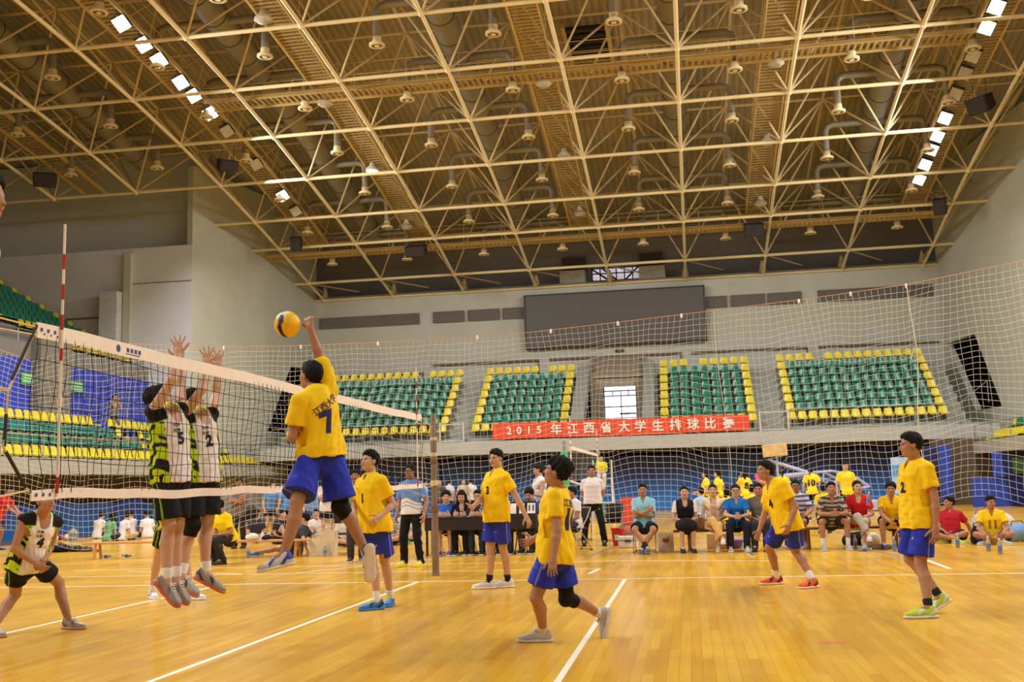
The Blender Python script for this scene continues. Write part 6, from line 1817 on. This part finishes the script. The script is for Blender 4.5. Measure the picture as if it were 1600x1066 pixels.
t = thing('net_post', 'near post of the volleyball net, just outside the left edge', 'post', (.03, -1.05, 0))
MB().lathe([(.062, 0), (.054, .04), (.05, 2.6)], 12).build('pole', POST, t, True)
# referee stand at the near post
rp_ = at(-85, 311, T=5.0)
t = thing('referee_stand', 'referee stand at the near end of the net, outside the left edge', 'stand', (rp_[0] - .24, rp_[1], 0))
q = MB()
for sx in (-.26, .24):
    for sy in (-.3, .3): q.tube([(sx, sy, 0), (sx * .8, sy * .8, 1.15)], .025, 6)
q.build('frame', RAIL, t); MB().box((-.24, -.3, 1.12), (.22, .3, 1.165)).build('platform', DKGREY, t)

bc = at(449, 507, T=9.0); S_ = .112; th = np.linspace(0, PI, 21)
t = thing('volleyball', 'yellow and navy volleyball in the air beside the raised hand', 'ball', tuple(bc))
q = MB(); q.ball((0, 0, 0), S_, 40, 24); me_f = q.f; V = np.array(q.v)
BR = np.stack([nrm(_R), nrm(_U), nrm(-_f)]); BR = np.array(Euler((.1, .25, .25)).to_matrix()) @ BR


def ballcol(V):
    p = V @ BR.T / S_; x, y, z = p.T; c = np.repeat(np.array([lin((250, 196, 20))]), len(V), 0)
    m = (np.abs(x + .12 + .32 * y * y * np.sign(y)) < .20) & (z > -.2) & (y < .62); m |= (x < -.78); m |= (z < -.55) & (np.abs(y) < .4)
    c[m] = lin((34, 30, 92)); w = (y > .35) & (x < .1) & ~m; c[w] = lin((238, 226, 190)); return c  # navy panels; the pale upper-left patch is a highlight painted on the cover


cover = field_obj('cover', V, np.array([f for f in me_f if len(f) == 4]), SHOEM, ballcol, t, 0)
q = MB()
for k in range(3):
    for off_ in ((-.42, .42) if k == 0 else (0,)):
        ax = [np.array(v) for v in np.eye(3)]; a, b, cc = ax[k], ax[(k + 1) % 3], ax[(k + 2) % 3]; rr = math.sqrt(1 - off_ * off_) * S_ * 1.002
        q.tube([(a * off_ * S_ + (b * math.cos(u) + cc * math.sin(u)) * rr) @ BR for u in np.linspace(0, 2 * PI, 28)[:-1]], .0011, 4, closed=True)
q.build('seams', hexmat((190, 146, 20), .6), t)

# ------------------------------------------------------------------ tall white barrier net behind the benches
NY = 18.2
top_px = [(-160, 470), (-60, 512), (0, 547), (50, 566), (115, 546), (200, 538), (350, 543), (470, 541), (590, 536), (700, 530), (830, 520), (960, 505), (1100, 488), (1260, 468), (1420, 445), (1600, 408), (1800, 365)]
tp3 = np.array([at(a, b, Y=NY) for a, b in top_px]); X0, X1 = tp3[0, 0], tp3[-1, 0]
ntop = lambda x: float(np.interp(x, tp3[:, 0], tp3[:, 2]))
nbot = lambda x: .30 + .22 * math.sin(x * .8) + .12 * math.sin(x * 1.9 + 1) + (.2 if x > 6 else 0)


def bn(x, s):      # point of the net: s = 0 at the rope, 1 at the hem
    zt_, zb_ = ntop(x), nbot(x); z = zt_ + (zb_ - zt_) * s
    w = math.sin(PI * min(s * 1.1, 1)) ** .7 if s > 0 else 0
    return (x + w * (.10 * math.sin(x * 1.1 + s * 3) + .05 * math.sin(x * 3.3 - s * 6) + .03 * math.sin(x * 9 + s * 11)), NY + w * (.16 * math.sin(x * 1.5 + s * 2) + .09 * math.sin(x * 4.1 + 1)), z + .035 * math.sin(x * 2.7 + s * 9) * w + .025 * math.sin(x * 6.1 + s * 5) * w)


WN = mat('barrier_cord', (216, 212, 196), .8, var=.03)
t = thing('barrier_net', 'tall white rope net hanging across the hall behind the benches', 'net', (0, NY, 0))
q = MB(); x = X0; k = 0
while x <= X1:
    q.tube([(p[0], p[1] - NY, p[2]) for p in (bn(x, s) for s in np.linspace(0, 1, 24))], .0036, 3, False); x += .142; k += 1
for j in range(1, 37):
    s = j / 36; q.tube([(p[0], p[1] - NY, p[2]) for p in (bn(x, s) for x in np.linspace(X0, X1, 230))], .0036, 3, False)
q.build('net_mesh', WN, t)
q = MB(); q.tube([(a, 0, c + .01) for a, b, c in tp3], .008, 5); q.build('head_rope', mat('rope_red', (206, 150, 118), .8), t)
q = MB()
for px in (350, 470, 590, 745, 860, 965, 1065, 1250, 1332, 1420): a = at(px, 500, Y=NY)[0]; q.ball((a, 0, ntop(a) - .02), (.03, .03, .06), 6, 4)
q.build('ties', mat('tie_white', (240, 234, 220), .7), t)
a = at(1420, 445, Y=NY)[0]
q = MB(); q.tube([(a + .05 * math.sin(z * 2), -.03, z) for z in np.linspace(ntop(a), .4, 26)], .011, 5); q.tube([(a - .03, -.03, ntop(a) - 1.5), (a - .12, -.05, ntop(a) - 1.75), (a + .1, -.04, ntop(a) - 1.7)], .01, 5); q.build('hanging_cord', WN, t); q = MB(); b2 = at(1128, 600, Y=NY)[0]
q.tube([(b2 + .1 * math.sin(z), -.02, z) for z in np.linspace(ntop(b2), .5, 20)], .007, 5); q.build('hanging_cord', WN, t)

# ------------------------------------------------------------------ the far court: net, green posts, ladder
t = thing('volleyball_net', 'small distant volleyball net with white tapes on the far court', 'net', (.6, 24, 0))
q = MB()
for i in range(46): q.tube([(0, .2 * i, 2.4), (0, .2 * i, 1.45)], .003, 3, False)
for z in np.linspace(1.5, 2.35, 6): q.tube([(0, 0, z), (0, 9.1, z)], .003, 3, False)
q.build('net_mesh', mat('net_cord_grey', (120, 116, 110), .8), t)
MB().box((-.015, 0, 2.33), (.015, 9.1, 2.43)).build('top_tape', TAPE, t); MB().tube([(0, 0, 1.42), (0, 2, 1.34), (0, 5, 1.32), (0, 9.1, 1.42)], .03, 6).build('bottom_tape', TAPE, t)
GP = mat('post_green', (84, 176, 104), .5)
for y, lab in ((23.3, 'green padded post at the near end of the far court net'), (33.9, 'green padded post at the far end of the far court net, beside the umpire')):
    t = thing('net_post', lab, 'post', (.52 if y < 30 else .6, y, 0))
    MB().lathe([(.11, 0), (.11, 2.2), (.09, 2.25)], 12).build('padding', GP, t, True); MB().lathe([(.045, 2.2), (.045, 2.55)], 8).build('pole', RAIL, t, True)
antenna(.62, 24.1, 1.5, 3.3, 'antenna at the near end of the far court net', .014); antenna(.62, 33, 1.5, 3.3, 'antenna at the far end of the far court net', .014)
c = at(940, 735, Y=33.4)
t = thing('umpire_ladder', 'white ladder chair under the umpire on the far court', 'ladder', (c[0], 33.6, 0)); q = MB()
for sx in (-.35, .35):
    for sy in (-.5, .35): q.tube([(sx * 1.2, sy * 1.2, 0), (sx, sy * .5, 1.52)], .03, 6)
    q.tube([(sx, .2, 1.5), (sx, .2, 2.2)], .03, 6)
q.build('frame', hexmat((226, 222, 214), .5), t); q = MB()
for z in (.3, .6, .9, 1.2): q.box((-.36, -.45 + z * .1, z), (.36, -.38 + z * .1, z + .03))
q.build('rungs', hexmat((226, 222, 214), .5), t); MB().box((-.34, -.3, 1.5), (.34, .2, 1.535)).build('seat', hexmat((200, 196, 186), .5), t)

# ------------------------------------------------------------------ furniture and belongings
CHROME = mat('chrome_tube', (196, 190, 190), .22, metal=.85); VINYL = mat('black_vinyl', (36, 34, 36), .5); WOODL = mat('bench_wood', (206, 150, 84), .45, var=.15, scale=5); WOODD = mat('bench_wood_dark', (122, 86, 58), .5, var=.15, scale=5)


def folding_chair(pos, rz, label, group=None):
    t = thing('folding_chair', label, 'chair', pos, rz, group)      # faces -y
    MB().rbox((-.2, -.2, .42), (.2, .2, .455), .012).build('seat', VINYL, t); MB().rbox((-.2, .19, .66), (.2, .225, .86), .015, Matrix.Rotation(-.06, 4, 'X')).build('backrest', VINYL, t)
    for s in (-1, 1):
        x = .215 * s
        MB().tube([(x, -.24, .02), (x, -.02, .4), (x, .16, .66), (x, .25, .86)], .012, 7).build('leg', CHROME, t, True)
        MB().tube([(x * .9, .25, .02), (x * .9, .06, .32), (x * .9, -.1, .44)], .012, 7).build('leg', CHROME, t, True)
    MB().tube([(-.215, -.24, .02), (.215, -.24, .02)], .012, 6).tube([(-.195, .25, .02), (.195, .25, .02)], .012, 6).tube([(-.215, .25, .86), (.215, .25, .86)], .012, 6).build('crossbars', CHROME, t, True)
    MB().box((-.225, -.26, 0), (-.2, -.22, .02)).box((.2, -.26, 0), (.225, -.22, .02)).box((-.21, .23, 0), (-.18, .27, .02)).box((.18, .23, 0), (.21, .27, .02)).build('feet', VINYL, t)
    return t


ch = folding_chair((at(528, 868, Z=0)[0], at(528, 868, Z=0)[1] + .2, 0), .1, 'empty chrome and black folding chair behind the spiker')
p = bench_seat(1007); dup(ch, (p[0], p[1] + .02, 0), 0, 'chrome folding chair under the man in the light blue polo')
for px, lab in ((700, 'folding chair under the boy with blue and white shirt at the scoring table'), (724, 'folding chair under the long-haired woman at the scoring table'), (749, 'folding chair under the man in navy at the scoring table'), (792, 'folding chair behind player 3 at the scoring table'), (832, 'folding chair under the boy with bowed head at the scoring table')):
    p = at(px, 800, Y=TYB + .6); dup(ch, (p[0], p[1], 0), -.1, lab)
p = seat_at(899, 826, .44); dup(ch, (p[0], p[1], 0), -.9, 'folding chair under the seated man in white beyond the scoring table')
p = ground(905, 848); dup(ch, (p[0], p[1] + .9, 0), .05, 'empty folding chair to the left behind the man in white'); p = ground(955, 850); dup(ch, (p[0], p[1] + .9, 0), -.1, 'empty folding chair to the right behind the man in white')


def bench(px0, px1, y, h, label, m, d=.26):
    a, b = at(px0, 830, Y=y)[0], at(px1, 830, Y=y)[0]; w = (b - a) / 2; t = thing('bench', label, 'bench', ((a + b) / 2, y, 0))
    MB().rbox((-w, -d / 2, h - .045), (w, d / 2, h), .008).build('seat_plank', m, t)
    for s in (-1, 1):
        x = s * (w - .3)
        for sy in (-1, 1): MB().tube([(x, sy * d * .3, h - .04), (x, sy * d * .52, 0)], .034, 4).build('leg', m, t)
        MB().box((x - .02, -d * .4, h * .4), (x + .02, d * .4, h * .4 + .06)).build('brace', m, t)
    return t


bench(1052, 1222, 14.75, .40, 'dark wooden bench under the three women on the right', WOODD); bench(1236, 1424, 14.75, .40, 'dark wooden bench under the striped-shirt man and the woman in red', WOODD)
yb = at(165, 873, Z=0)[1]
bench(134, 300, yb, .36, 'pale wooden bench at the left, behind the blockers', WOODL); bench(318, 486, at(455, 870, Z=0)[1], .36, 'pale wooden bench at the left, beside the man in the yellow polo', WOODL)

# scoring table with black apron
TM = mat('table_black', (40, 32, 30), .6); x0, x1, x2 = at(664, 850, Y=TYB)[0], at(766, 850, Y=TYB)[0], at(840, 850, Y=TYB)[0]
for a, b, lab in ((x0, x1, 'black-clothed scoring table, left one, with open papers on it'), (x1 + .01, x2, 'black-clothed scoring table, right one, carrying the flip scoreboard')):
    w = (b - a) / 2; t = thing('table', lab, 'table', ((a + b) / 2, TYB, 0))
    MB().rbox((-w, -.05, .73), (w, .5, .755), .006).build('tabletop', TM, t); MB().box((-w + .01, -.045, .5), (w - .01, -.02, .73)).box((-w + .01, -.04, .5), (-w + .03, .48, .73)).box((w - .03, -.04, .5), (w - .01, .48, .73)).build('apron', mat('table_apron', (48, 36, 34), .8, var=.15), t)
    for sx in (-1, 1):
        for yy in (.0, .44): MB().box((sx * (w - .04) - .02, yy, 0), (sx * (w - .04) + .02, yy + .04, .73)).build('leg', TM, t)
PAPER = hexmat((236, 228, 222), .7)
for i, (px, w, rz, lab) in enumerate(((690, .3, .1, 'white sheet of paper at the left end of the scoring table'), (722, .5, -.1, 'open notebook in front of the long-haired woman'), (760, .3, .2, 'white sheets beside the water bottle on the scoring table'))):
    p = at(px, 806, Y=TYB + .2); t = thing('paper', lab, 'paper', (p[0], TYB + .22, .756), rz)
    MB().box((-w / 2, -.1, 0), (-.004, .13, .012)).box((.004, -.1, 0), (w / 2, .13, .012)).build('sheets', PAPER, t); MB().box((-w / 2 + .03, -.08, .0121), (-.03, .1, .0125)).build('print', hexmat((120, 116, 120), .7), t)
p = at(741, 806, Y=TYB + .2); o = MB().rbox((-.09, -.05, 0), (.09, .05, .035), .012).build('pencil_case', hexmat((196, 206, 60), .5)); o.location = (p[0], TYB + .18, .756); tag(o, 'lime green pencil case on the scoring table', 'pencil case')
p = at(818, 800, Y=TYB + .12); t = thing('flip_scoreboard', 'black flip scoreboard with white number cards showing 11', 'scoreboard', (p[0], TYB + .1, .756))
MB().prism([(-.09, 0), (.09, 0), (.0, .27)], 'x', -.26, .26).build('stand', TM, t)
for x, w in ((-.19, .12), (-.02, .1), (.17, .16)):
    M = Matrix.Translation((x, -.052, .14)) @ Matrix.Rotation(-.32, 4, 'X'); c = MB().box((-w / 2, -.012, -.11), (w / 2, -.004, .1), M).build('number_card', PAPER, t)
    if w == .16: lettering('digits', '11', .15, hexmat((50, 66, 130), .6), M @ basis((0, -.0125, 0), (1, 0, 0), (0, 0, 1), (0, -1, 0)), c, .008, .0008)
q = MB()
for x in np.linspace(-.24, .24, 9): q.tube([(x, -.02, .25), (x, -.02, .31), (x, .02, .31), (x, .02, .25)], .006, 5)
q.build('rings', TM, t)

# bottles: clear body, blue label, cap
PET = mat('bottle_clear', (206, 214, 216), .12, var=.02, trans=.75, spec=.5); LAB = mat('bottle_label', (90, 130, 200), .4, var=.2, scale=30); CAPW = hexmat((236, 236, 240), .5)


def bottle(pos, label, s=1.0):
    t = thing('water_bottle', label, 'bottle', pos, 0, 'water bottles')
    MB().lathe([(.028 * s, 0), (.032 * s, .008), (.032 * s, .13 * s), (.030 * s, .15 * s), (.014 * s, .19 * s), (.013 * s, .205 * s)], 14).build('body', PET, t, True)
    MB().lathe([(.0328 * s, .06 * s), (.0328 * s, .115 * s)], 14).build('wrapper', LAB, t, True); MB().lathe([(.0155 * s, .2 * s), (.0155 * s, .222 * s)], 10).build('cap', CAPW, t, True); return t


b0 = bottle(tuple(ground(388, 872)), 'water bottle standing on the floor by the left bench', 1.15)
for px, py, lab in ((508, 870, 'water bottle standing in front of the white paper bag'), (1337, 858, 'water bottle standing in front of the black bag under the right bench'), (1398, 862, 'water bottle under the hand of the boy in yellow on the bench'), (1320, 852, 'water bottle beside the foot of the brown striped polo'), (1563, 866, 'water bottle in front of the boy in yellow 11, at his foot'), (1545, 862, 'water bottle in front of the boy in yellow 11, at his knee'),
                    (1497, 856, 'water bottle on the floor behind the propped hand of the boy in red'), (112, 862, 'water bottle on the floor beside the big water jug'), (341, 870, 'water bottle at the feet of the man in the yellow polo')): dup(b0, tuple(ground(px, py)), 0, lab)
p = at(752, 806, Y=TYB + .2); dup(b0, (p[0], TYB + .25, .756), 0, 'water bottle standing on the scoring table')
for px, py, lab in ((158, 872, 'clear bottle lying on the floor by the near leg of the left bench'), (190, 871, 'clear bottle lying on the floor under the left bench'), (1342, 862, 'clear bottle lying on the floor in front of the woman in red')):
    o = dup(b0, tuple(ground(px, py) + UP * .037), 0, lab); o.rotation_euler = (0, PI / 2, .4)
p = at(1357, 790, Y=14.3); o = dup(b0, (p[0] - .02, 14.25, p[2]), 0, 'bottle with blue label in the hand of the woman in red'); o.rotation_euler = (.1, .15, 0)
# big jug, balls, bags
p = ground(114, 846); t = thing('water_jug', 'large clear round water jug standing by the blue banner', 'jug', tuple(p))
MB().lathe([(.13, 0), (.14, .02), (.14, .13), (.132, .15), (.14, .17), (.14, .3), (.08, .38), (.035, .41), (.035, .46)], 20).build('body', PET, t, True); MB().lathe([(.038, .44), (.038, .48)], 12).build('cap', LAB, t, True)
for px, py, c, lab in ((86, 846, (226, 214, 200), 'white volleyball with blue stripes on the floor, leftmost of three'), (95, 844, (206, 110, 84), 'reddish volleyball in the middle of three on the floor'), (104, 845, (220, 200, 176), 'cream volleyball next to the water jug')):
    t = thing('volleyball', lab, 'ball', tuple(ground(px, py) + UP * .105)); MB().ball((0, 0, 0), .104, 20, 12).build('cover', hexmat(c, .5, var=.2), t, True)
    q = MB()
    for k in range(3): q.tube([Euler((.5, .3 + k, .2)).to_matrix() @ Vector((.1035 * math.cos(u), .1035 * math.sin(u), 0)) for u in np.linspace(0, 2 * PI, 20)[:-1]], .006, 4, closed=True)
    q.build('stripes', hexmat((70, 80, 160), .5), t)
import bmesh


def soft_bag(pos, size, rgb, label, name='bag', cat='bag', strap=True, rz=0, seed=0):
    """a slack cloth bag: rounded lump with folds, flap and strap"""
    t = thing(name, label, cat, pos, rz); w, d, h = size; r = np.random.RandomState(seed)
    F = Field((-w * .8, -d, -.05), (w * .8, d, h * 1.4), .02 if max(size) > .3 else .012)
    F.ell((0, 0, h * .42), np.eye(3), (w * .5, d * .5, h * .56), .03); F.ell((w * .16, 0, h * .5), np.eye(3), (w * .34, d * .44, h * .5), .05); F.ell((-w * .2, .02, h * .3), np.eye(3), (w * .32, d * .5, h * .36), .05); F.plane(np.array((0, 0, 0.0)), np.array((0, 0, -1.0)))
    V, Q = F.mesh(); V = V + vnormals(V, Q) * folds(V, seed, .012, 26)[:, None]; V[:, 2] = np.maximum(V[:, 2], 0); field_obj('body', V, Q, CLOTHM, rgb, t, 1)
    if strap: MB().tube([(-w * .3, 0, h * .7), (-w * .2, -.02, h * 1.12), (w * .15, -.02, h * 1.16), (w * .3, 0, h * .75)], .012, 6).build('strap', hexmat(tuple(int(v * .7) for v in rgb), .8), t, True)
    return t


for px, py, sz, rgb, lab, sd in ((92, 863, (.55, .35, .2), (30, 28, 34), 'black sports bag with red zip lying on the floor at the left', 1), (121, 862, (.42, .3, .12), (34, 32, 34), 'flat black bag on the floor between the jug and the left bench', 2), (136, 862, (.3, .25, .1), (80, 66, 60), 'small brown bag on the floor next to the left bench', 3),
                             (1338, 852, (.5, .3, .26), (26, 24, 26), 'black bag under the right bench behind the water bottle', 4), (1362, 854, (.34, .26, .26), (226, 216, 202), 'white plastic bag beside the foot of the woman in red', 5), (1376, 858, (.4, .2, .08), (130, 106, 100), 'flat brown cloth on the floor by the yellow boy', 6),
                             (1536, 842, (.42, .4, .55), (196, 190, 180), 'tall pale grey sack standing behind the boy in yellow 11', 7), (1592, 846, (.5, .4, .34), (120, 160, 206), 'light blue bag at the right edge', 8), (1564, 832, (.6, .4, .42), (222, 214, 204), 'white bundle behind the shoulder of the boy in yellow 11', 9), (1527, 850, (.2, .2, .34), (36, 32, 34), 'small black bag beside the grey sack', 10),
                             (335, 874, (.34, .3, .42), (36, 34, 36), 'black backpack on the floor at the feet of the man in the yellow polo', 11), (128, 834, (.5, .4, .3), (44, 44, 56), 'dark bag beside the group on the floor', 12)):
    soft_bag(tuple(ground(px, py)), sz, rgb, lab, seed=sd, strap=sd not in (5, 6, 9))
p = bench_seat(1098); soft_bag((p[0], 14.72, .405), (.28, .2, .24), (176, 146, 104), 'tan handbag on the bench between the two women', 'handbag', seed=21)
p = at(394, 846, Y=at(455, 870, Z=0)[1]); soft_bag((p[0], p[1], .365), (.26, .2, .13), (236, 226, 206), 'white crumpled bag on the left bench', seed=22, strap=False)
p = at(418, 846, Y=at(455, 870, Z=0)[1]); soft_bag((p[0], p[1], .365), (.24, .14, .08), (34, 32, 34), 'small black bag on the left bench', seed=23)
p = at(410, 846, Y=at(455, 870, Z=0)[1]); t = thing('water_bottle', 'white cup-like bottle on the left bench', 'bottle', (p[0], p[1], .362)); MB().lathe([(.03, 0), (.034, .12), (.02, .15)], 12).build('body', CAPW, t, True); MB().lathe([(.018, .15), (.018, .175)], 10).build('cap', hexmat((210, 200, 190), .5), t, True)
p = at(397, 800, Z=.95); q0 = ground(374, 857); soft_bag((q0[0] + .36, q0[1] - .12, .70), (.34, .14, .3), (38, 34, 34), 'dark shoulder bag hanging at the hip of the man in grey', 'shoulder_bag', seed=24)
p = ground(948, 850); soft_bag((p[0] + .12, p[1] + .85, .458), (.36, .26, .34), (32, 30, 32), 'black bag on the empty chair behind the man in white', seed=25); soft_bag((p[0] + .4, p[1] + 1.2, 0), (.3, .25, .34), (206, 130, 120), 'pink patterned bag behind the right empty chair', seed=26)


def paper_bag(pos, w, d, h, rgb, label, rz, emblem=None):
    t = thing('paper_bag', label, 'bag', pos, rz); q = MB()
    q.add([(-w / 2, -d / 2, 0), (w / 2, -d / 2, 0), (w / 2, d / 2, 0), (-w / 2, d / 2, 0), (-w / 2, -d / 2, h), (w / 2, -d / 2, h), (w / 2, d / 2, h), (-w / 2, d / 2, h), (-w / 2 + .02, 0, h * .6), (w / 2 - .02, 0, h * .6)],
          [(0, 3, 2, 1), (0, 1, 5, 4), (2, 3, 7, 6), (1, 2, 9, 5), (2, 6, 9), (3, 0, 4, 8), (3, 8, 7)]); o = q.build('body', hexmat(rgb, .75), t)
    md = o.modifiers.new('s', 'SOLIDIFY'); md.thickness = .004
    for y in (-d / 2, d / 2): MB().tube([(-w * .2, y, h - .02), (-w * .16, y, h + .09), (w * .16, y, h + .09), (w * .2, y, h - .02)], .006, 5).build('handle', hexmat((236, 226, 210), .7), t)
    if emblem:
        q = MB()
        for i in range(6): a = i * PI / 3; q.tube([(.0, -d / 2 - .004, h * .6), (.045 * math.cos(a), -d / 2 - .004, h * .6 + .045 * math.sin(a))], .008, 4)
        for s in (-1, 1): q.tube([(s * .02, -d / 2 - .004, h * .6 - .05), (s * .055, -d / 2 - .004, h * .6), (s * .03, -d / 2 - .004, h * .6 + .05)], .009, 4)
        q.build('red_emblem', hexmat(emblem, .6), t)


paper_bag(tuple(ground(1041, 862)), .3, .12, .36, (226, 212, 186), 'cream tote bag with a red emblem standing beside the folding chair', .05, (196, 44, 48))
paper_bag(tuple(ground(494, 869)), .26, .14, .36, (230, 216, 190), 'cream paper bag standing beside the empty folding chair, shorter of two', .05); paper_bag(tuple(ground(515, 869)), .32, .14, .52, (214, 196, 168), 'tall tan paper bag standing beside the empty folding chair', -.08)
p = ground(966, 853); t = thing('bin', 'red tapered waste bin on the floor right of the man in white', 'bin', tuple(p)); MB().lathe([(.10, 0), (.14, .36), (.15, .37), (.135, .36), (.095, .02)], 20).build('body', hexmat((196, 34, 42), .4), t, True); MB().lathe([(.148, .35), (.155, .365), (.148, .375)], 20).build('rim', hexmat((176, 28, 36), .4), t, True)
MB().rbox((-.06, -.15, .12), (.04, -.12, .24), .006).build('sticker', hexmat((180, 210, 196), .5), t)
p = ground(982, 856); t = thing('box', 'white case with dark latches standing beside the red bin', 'box', tuple(p)); MB().rbox((-.2, -.12, 0), (.2, .14, .24), .02).build('case', hexmat((226, 220, 208), .5), t); MB().box((-.2, -.125, .145), (.2, -.118, .16)).box((-.06, -.14, .12), (.06, -.12, .17)).build('latches', hexmat((70, 66, 70), .5), t); MB().tube([(-.07, 0, .24), (-.07, 0, .29), (.07, 0, .29), (.07, 0, .24)], .01, 6).build('handle', hexmat((70, 66, 70), .5), t)
p = ground(1140, 850); t = thing('basin', 'purple plastic basin on the floor under the bench', 'basin', (p[0], 15.3, 0)); MB().lathe([(.17, 0), (.24, .16), (.26, .17), (.235, .165), (.165, .012)], 22).build('bowl', hexmat((136, 104, 206), .35), t, True); MB().lathe([(.245, .155), (.265, .168), (.245, .178)], 22).build('rim', hexmat((150, 120, 214), .35), t, True)
p = ground(1105, 858); o = MB().rbox((-.2, -.1, 0), (.3, .1, .30), .01).build('cardboard_box', hexmat((220, 186, 140), .8)); o.location = (p[0] + .2, 15.25, 0); tag(o, 'tan cardboard box under the bench beside the crossed legs', 'box')
p = ground(972, 790); t = thing('display_board', 'red display board standing far behind the man in light blue', 'board', tuple(at(983, 800, Y=26) * [1, 1, 0])); MB().rbox((-.26, -.02, .05), (.26, .02, .9), .01).build('panel', hexmat((214, 74, 56), .5), t); MB().box((-.3, -.15, 0), (-.24, .15, .05)).box((.24, -.15, 0), (.3, .15, .05)).build('feet', DKGREY, t)
p = at(1412, 800, Y=36.5); t = thing('roll_up_banner', 'pale blue and white roll-up banner standing behind player 2', 'banner', (p[0], 36.5, 0)); MB().box((-.34, -.01, .06), (.34, .01, 2.0)).build('sheet', mat('rollup_blue', (168, 200, 232), .4, var=.25, scale=3), t); MB().rbox((-.38, -.12, 0), (.38, .12, .07), .02).build('base', RAIL, t); MB().box((-.3, -.013, 1.25), (.3, -.011, 1.7)).box((-.3, -.013, .5), (.3, -.011, .62)).build('print', hexmat((96, 150, 216), .4), t)
# folded portable basketball hoop
HB = mat('hoop_blue_steel', (172, 178, 214), .4); y_ = 36.0; P_ = lambda a, b, dy=0: tuple(at(a, b, Y=y_ + dy) - np.array([8.4, y_, 0]))
t = thing('basketball_hoop', 'folded portable basketball hoop with pale blue arms and wooden backboard', 'basketball hoop', (8.4, y_, 0))
q = MB()
for a, b, r in (((1200, 719), (1264, 739), .07), ((1218, 745), (1266, 740), .1), ((1264, 739), (1300, 736), .05), ((1300, 736), (1318, 740), .05), ((1287, 738), (1316, 752), .05), ((1264, 742), (1307, 755), .06), ((1284, 757), (1318, 753), .08), ((1338, 747), (1358, 761), .07), ((1213, 700), (1216, 745), .05), ((1318, 738), (1338, 748), .05), ((1287, 737), (1286, 757), .035), ((1358, 761), (1330, 764), .05)): q.tube([P_(*a), P_(*b, .3 if b[0] > 1300 else 0)], r, 8)
q.build('arm', HB, t, True)
c0, c1 = P_(1192, 697), P_(1228, 711); M = Matrix.Translation(((c0[0] + c1[0]) / 2, -.2, (c0[2] + c1[2]) / 2)) @ Matrix.Rotation(-.06, 4, 'Y')
MB().rbox((-.47, -.06, -.24), (.47, .06, .24), .02, M).build('backboard', mat('backboard_wood', (214, 180, 116), .5, var=.2, scale=4), t)
MB().rbox((1.0, -.5, .02), (2.6, .5, .42), .05).build('base', HB, t); MB().box((1.2, -.15, .4), (1.45, .15, 1.25)).build('column', HB, t)
# red tiers of retractable seats at the right
for i in range(5):
    o = MB().rbox((-.9 + .22 * i, -.4, 0), (1.6, .4, .2), .02).build('tier_seat', hexmat((176, 52, 44), .5)); o.location = (17.2 + .15 * i, 34.5 + .5 * i, .14 + .21 * i); tag(o, ('lowest', 'second', 'middle', 'fourth', 'topmost')[i] + ' red tier of the folded seating at the right edge', 'seating', 'red folded tiers at the right')
# ------------------------------------------------------------------ group names for the remaining repeats
GROUPS = {'floodlight': 'floodlights on the roof bridges', 'bay_lamp': 'round bay lamps under the catwalks', 'loudspeaker': 'black loudspeakers hung from the roof', 'air_vent': 'louvred vents in the far wall',
          'folding_chair': 'chrome folding chairs', 'bench': 'wooden benches', 'handrail': 'steel handrails of the stands', 'bag': 'bags lying on the floor', 'poster': 'green posters on the blue wall', 'net_antenna': 'net antennas',
          'equipment_cabinet': 'cabinets above the screen', 'gate': 'tube gates in the far railing', 'paper': 'papers on the scoring table', 'table': 'scoring tables', 'paper_bag': 'paper bags on the floor', 'net_post': 'volleyball net posts'}
for o in COL.objects:
    if o.parent is None and 'category' in o and 'group' not in o:
        b = o.name.split('.')[0]; l = o['label']
        if b in GROUPS: o['group'] = GROUPS[b]
        elif b == 'volleyball' and 'floor' in l + ' floor' and 'air' not in l: o['group'] = 'volleyballs on the floor'
        elif b == 'person':
            if 'player in yellow' in l or 'spiker' in l.split(' ')[0]: o['group'] = 'players in yellow shirts'
            elif 'blocker' in l.split(' in ')[0] or 'white-shirted player' in l: o['group'] = 'players in white shirts'
            elif 'girl in yellow' in l: o['group'] = 'girls in yellow beyond the net'
            elif 'scoring table' in l and 'sitting' in l or 'writing' in l: o['group'] = 'crew at the scoring table'
            elif 'on the floor' in l: o['group'] = 'people sitting on the floor'
            elif 'sky blue' in l: o['group'] = 'boys in sky blue shirts'
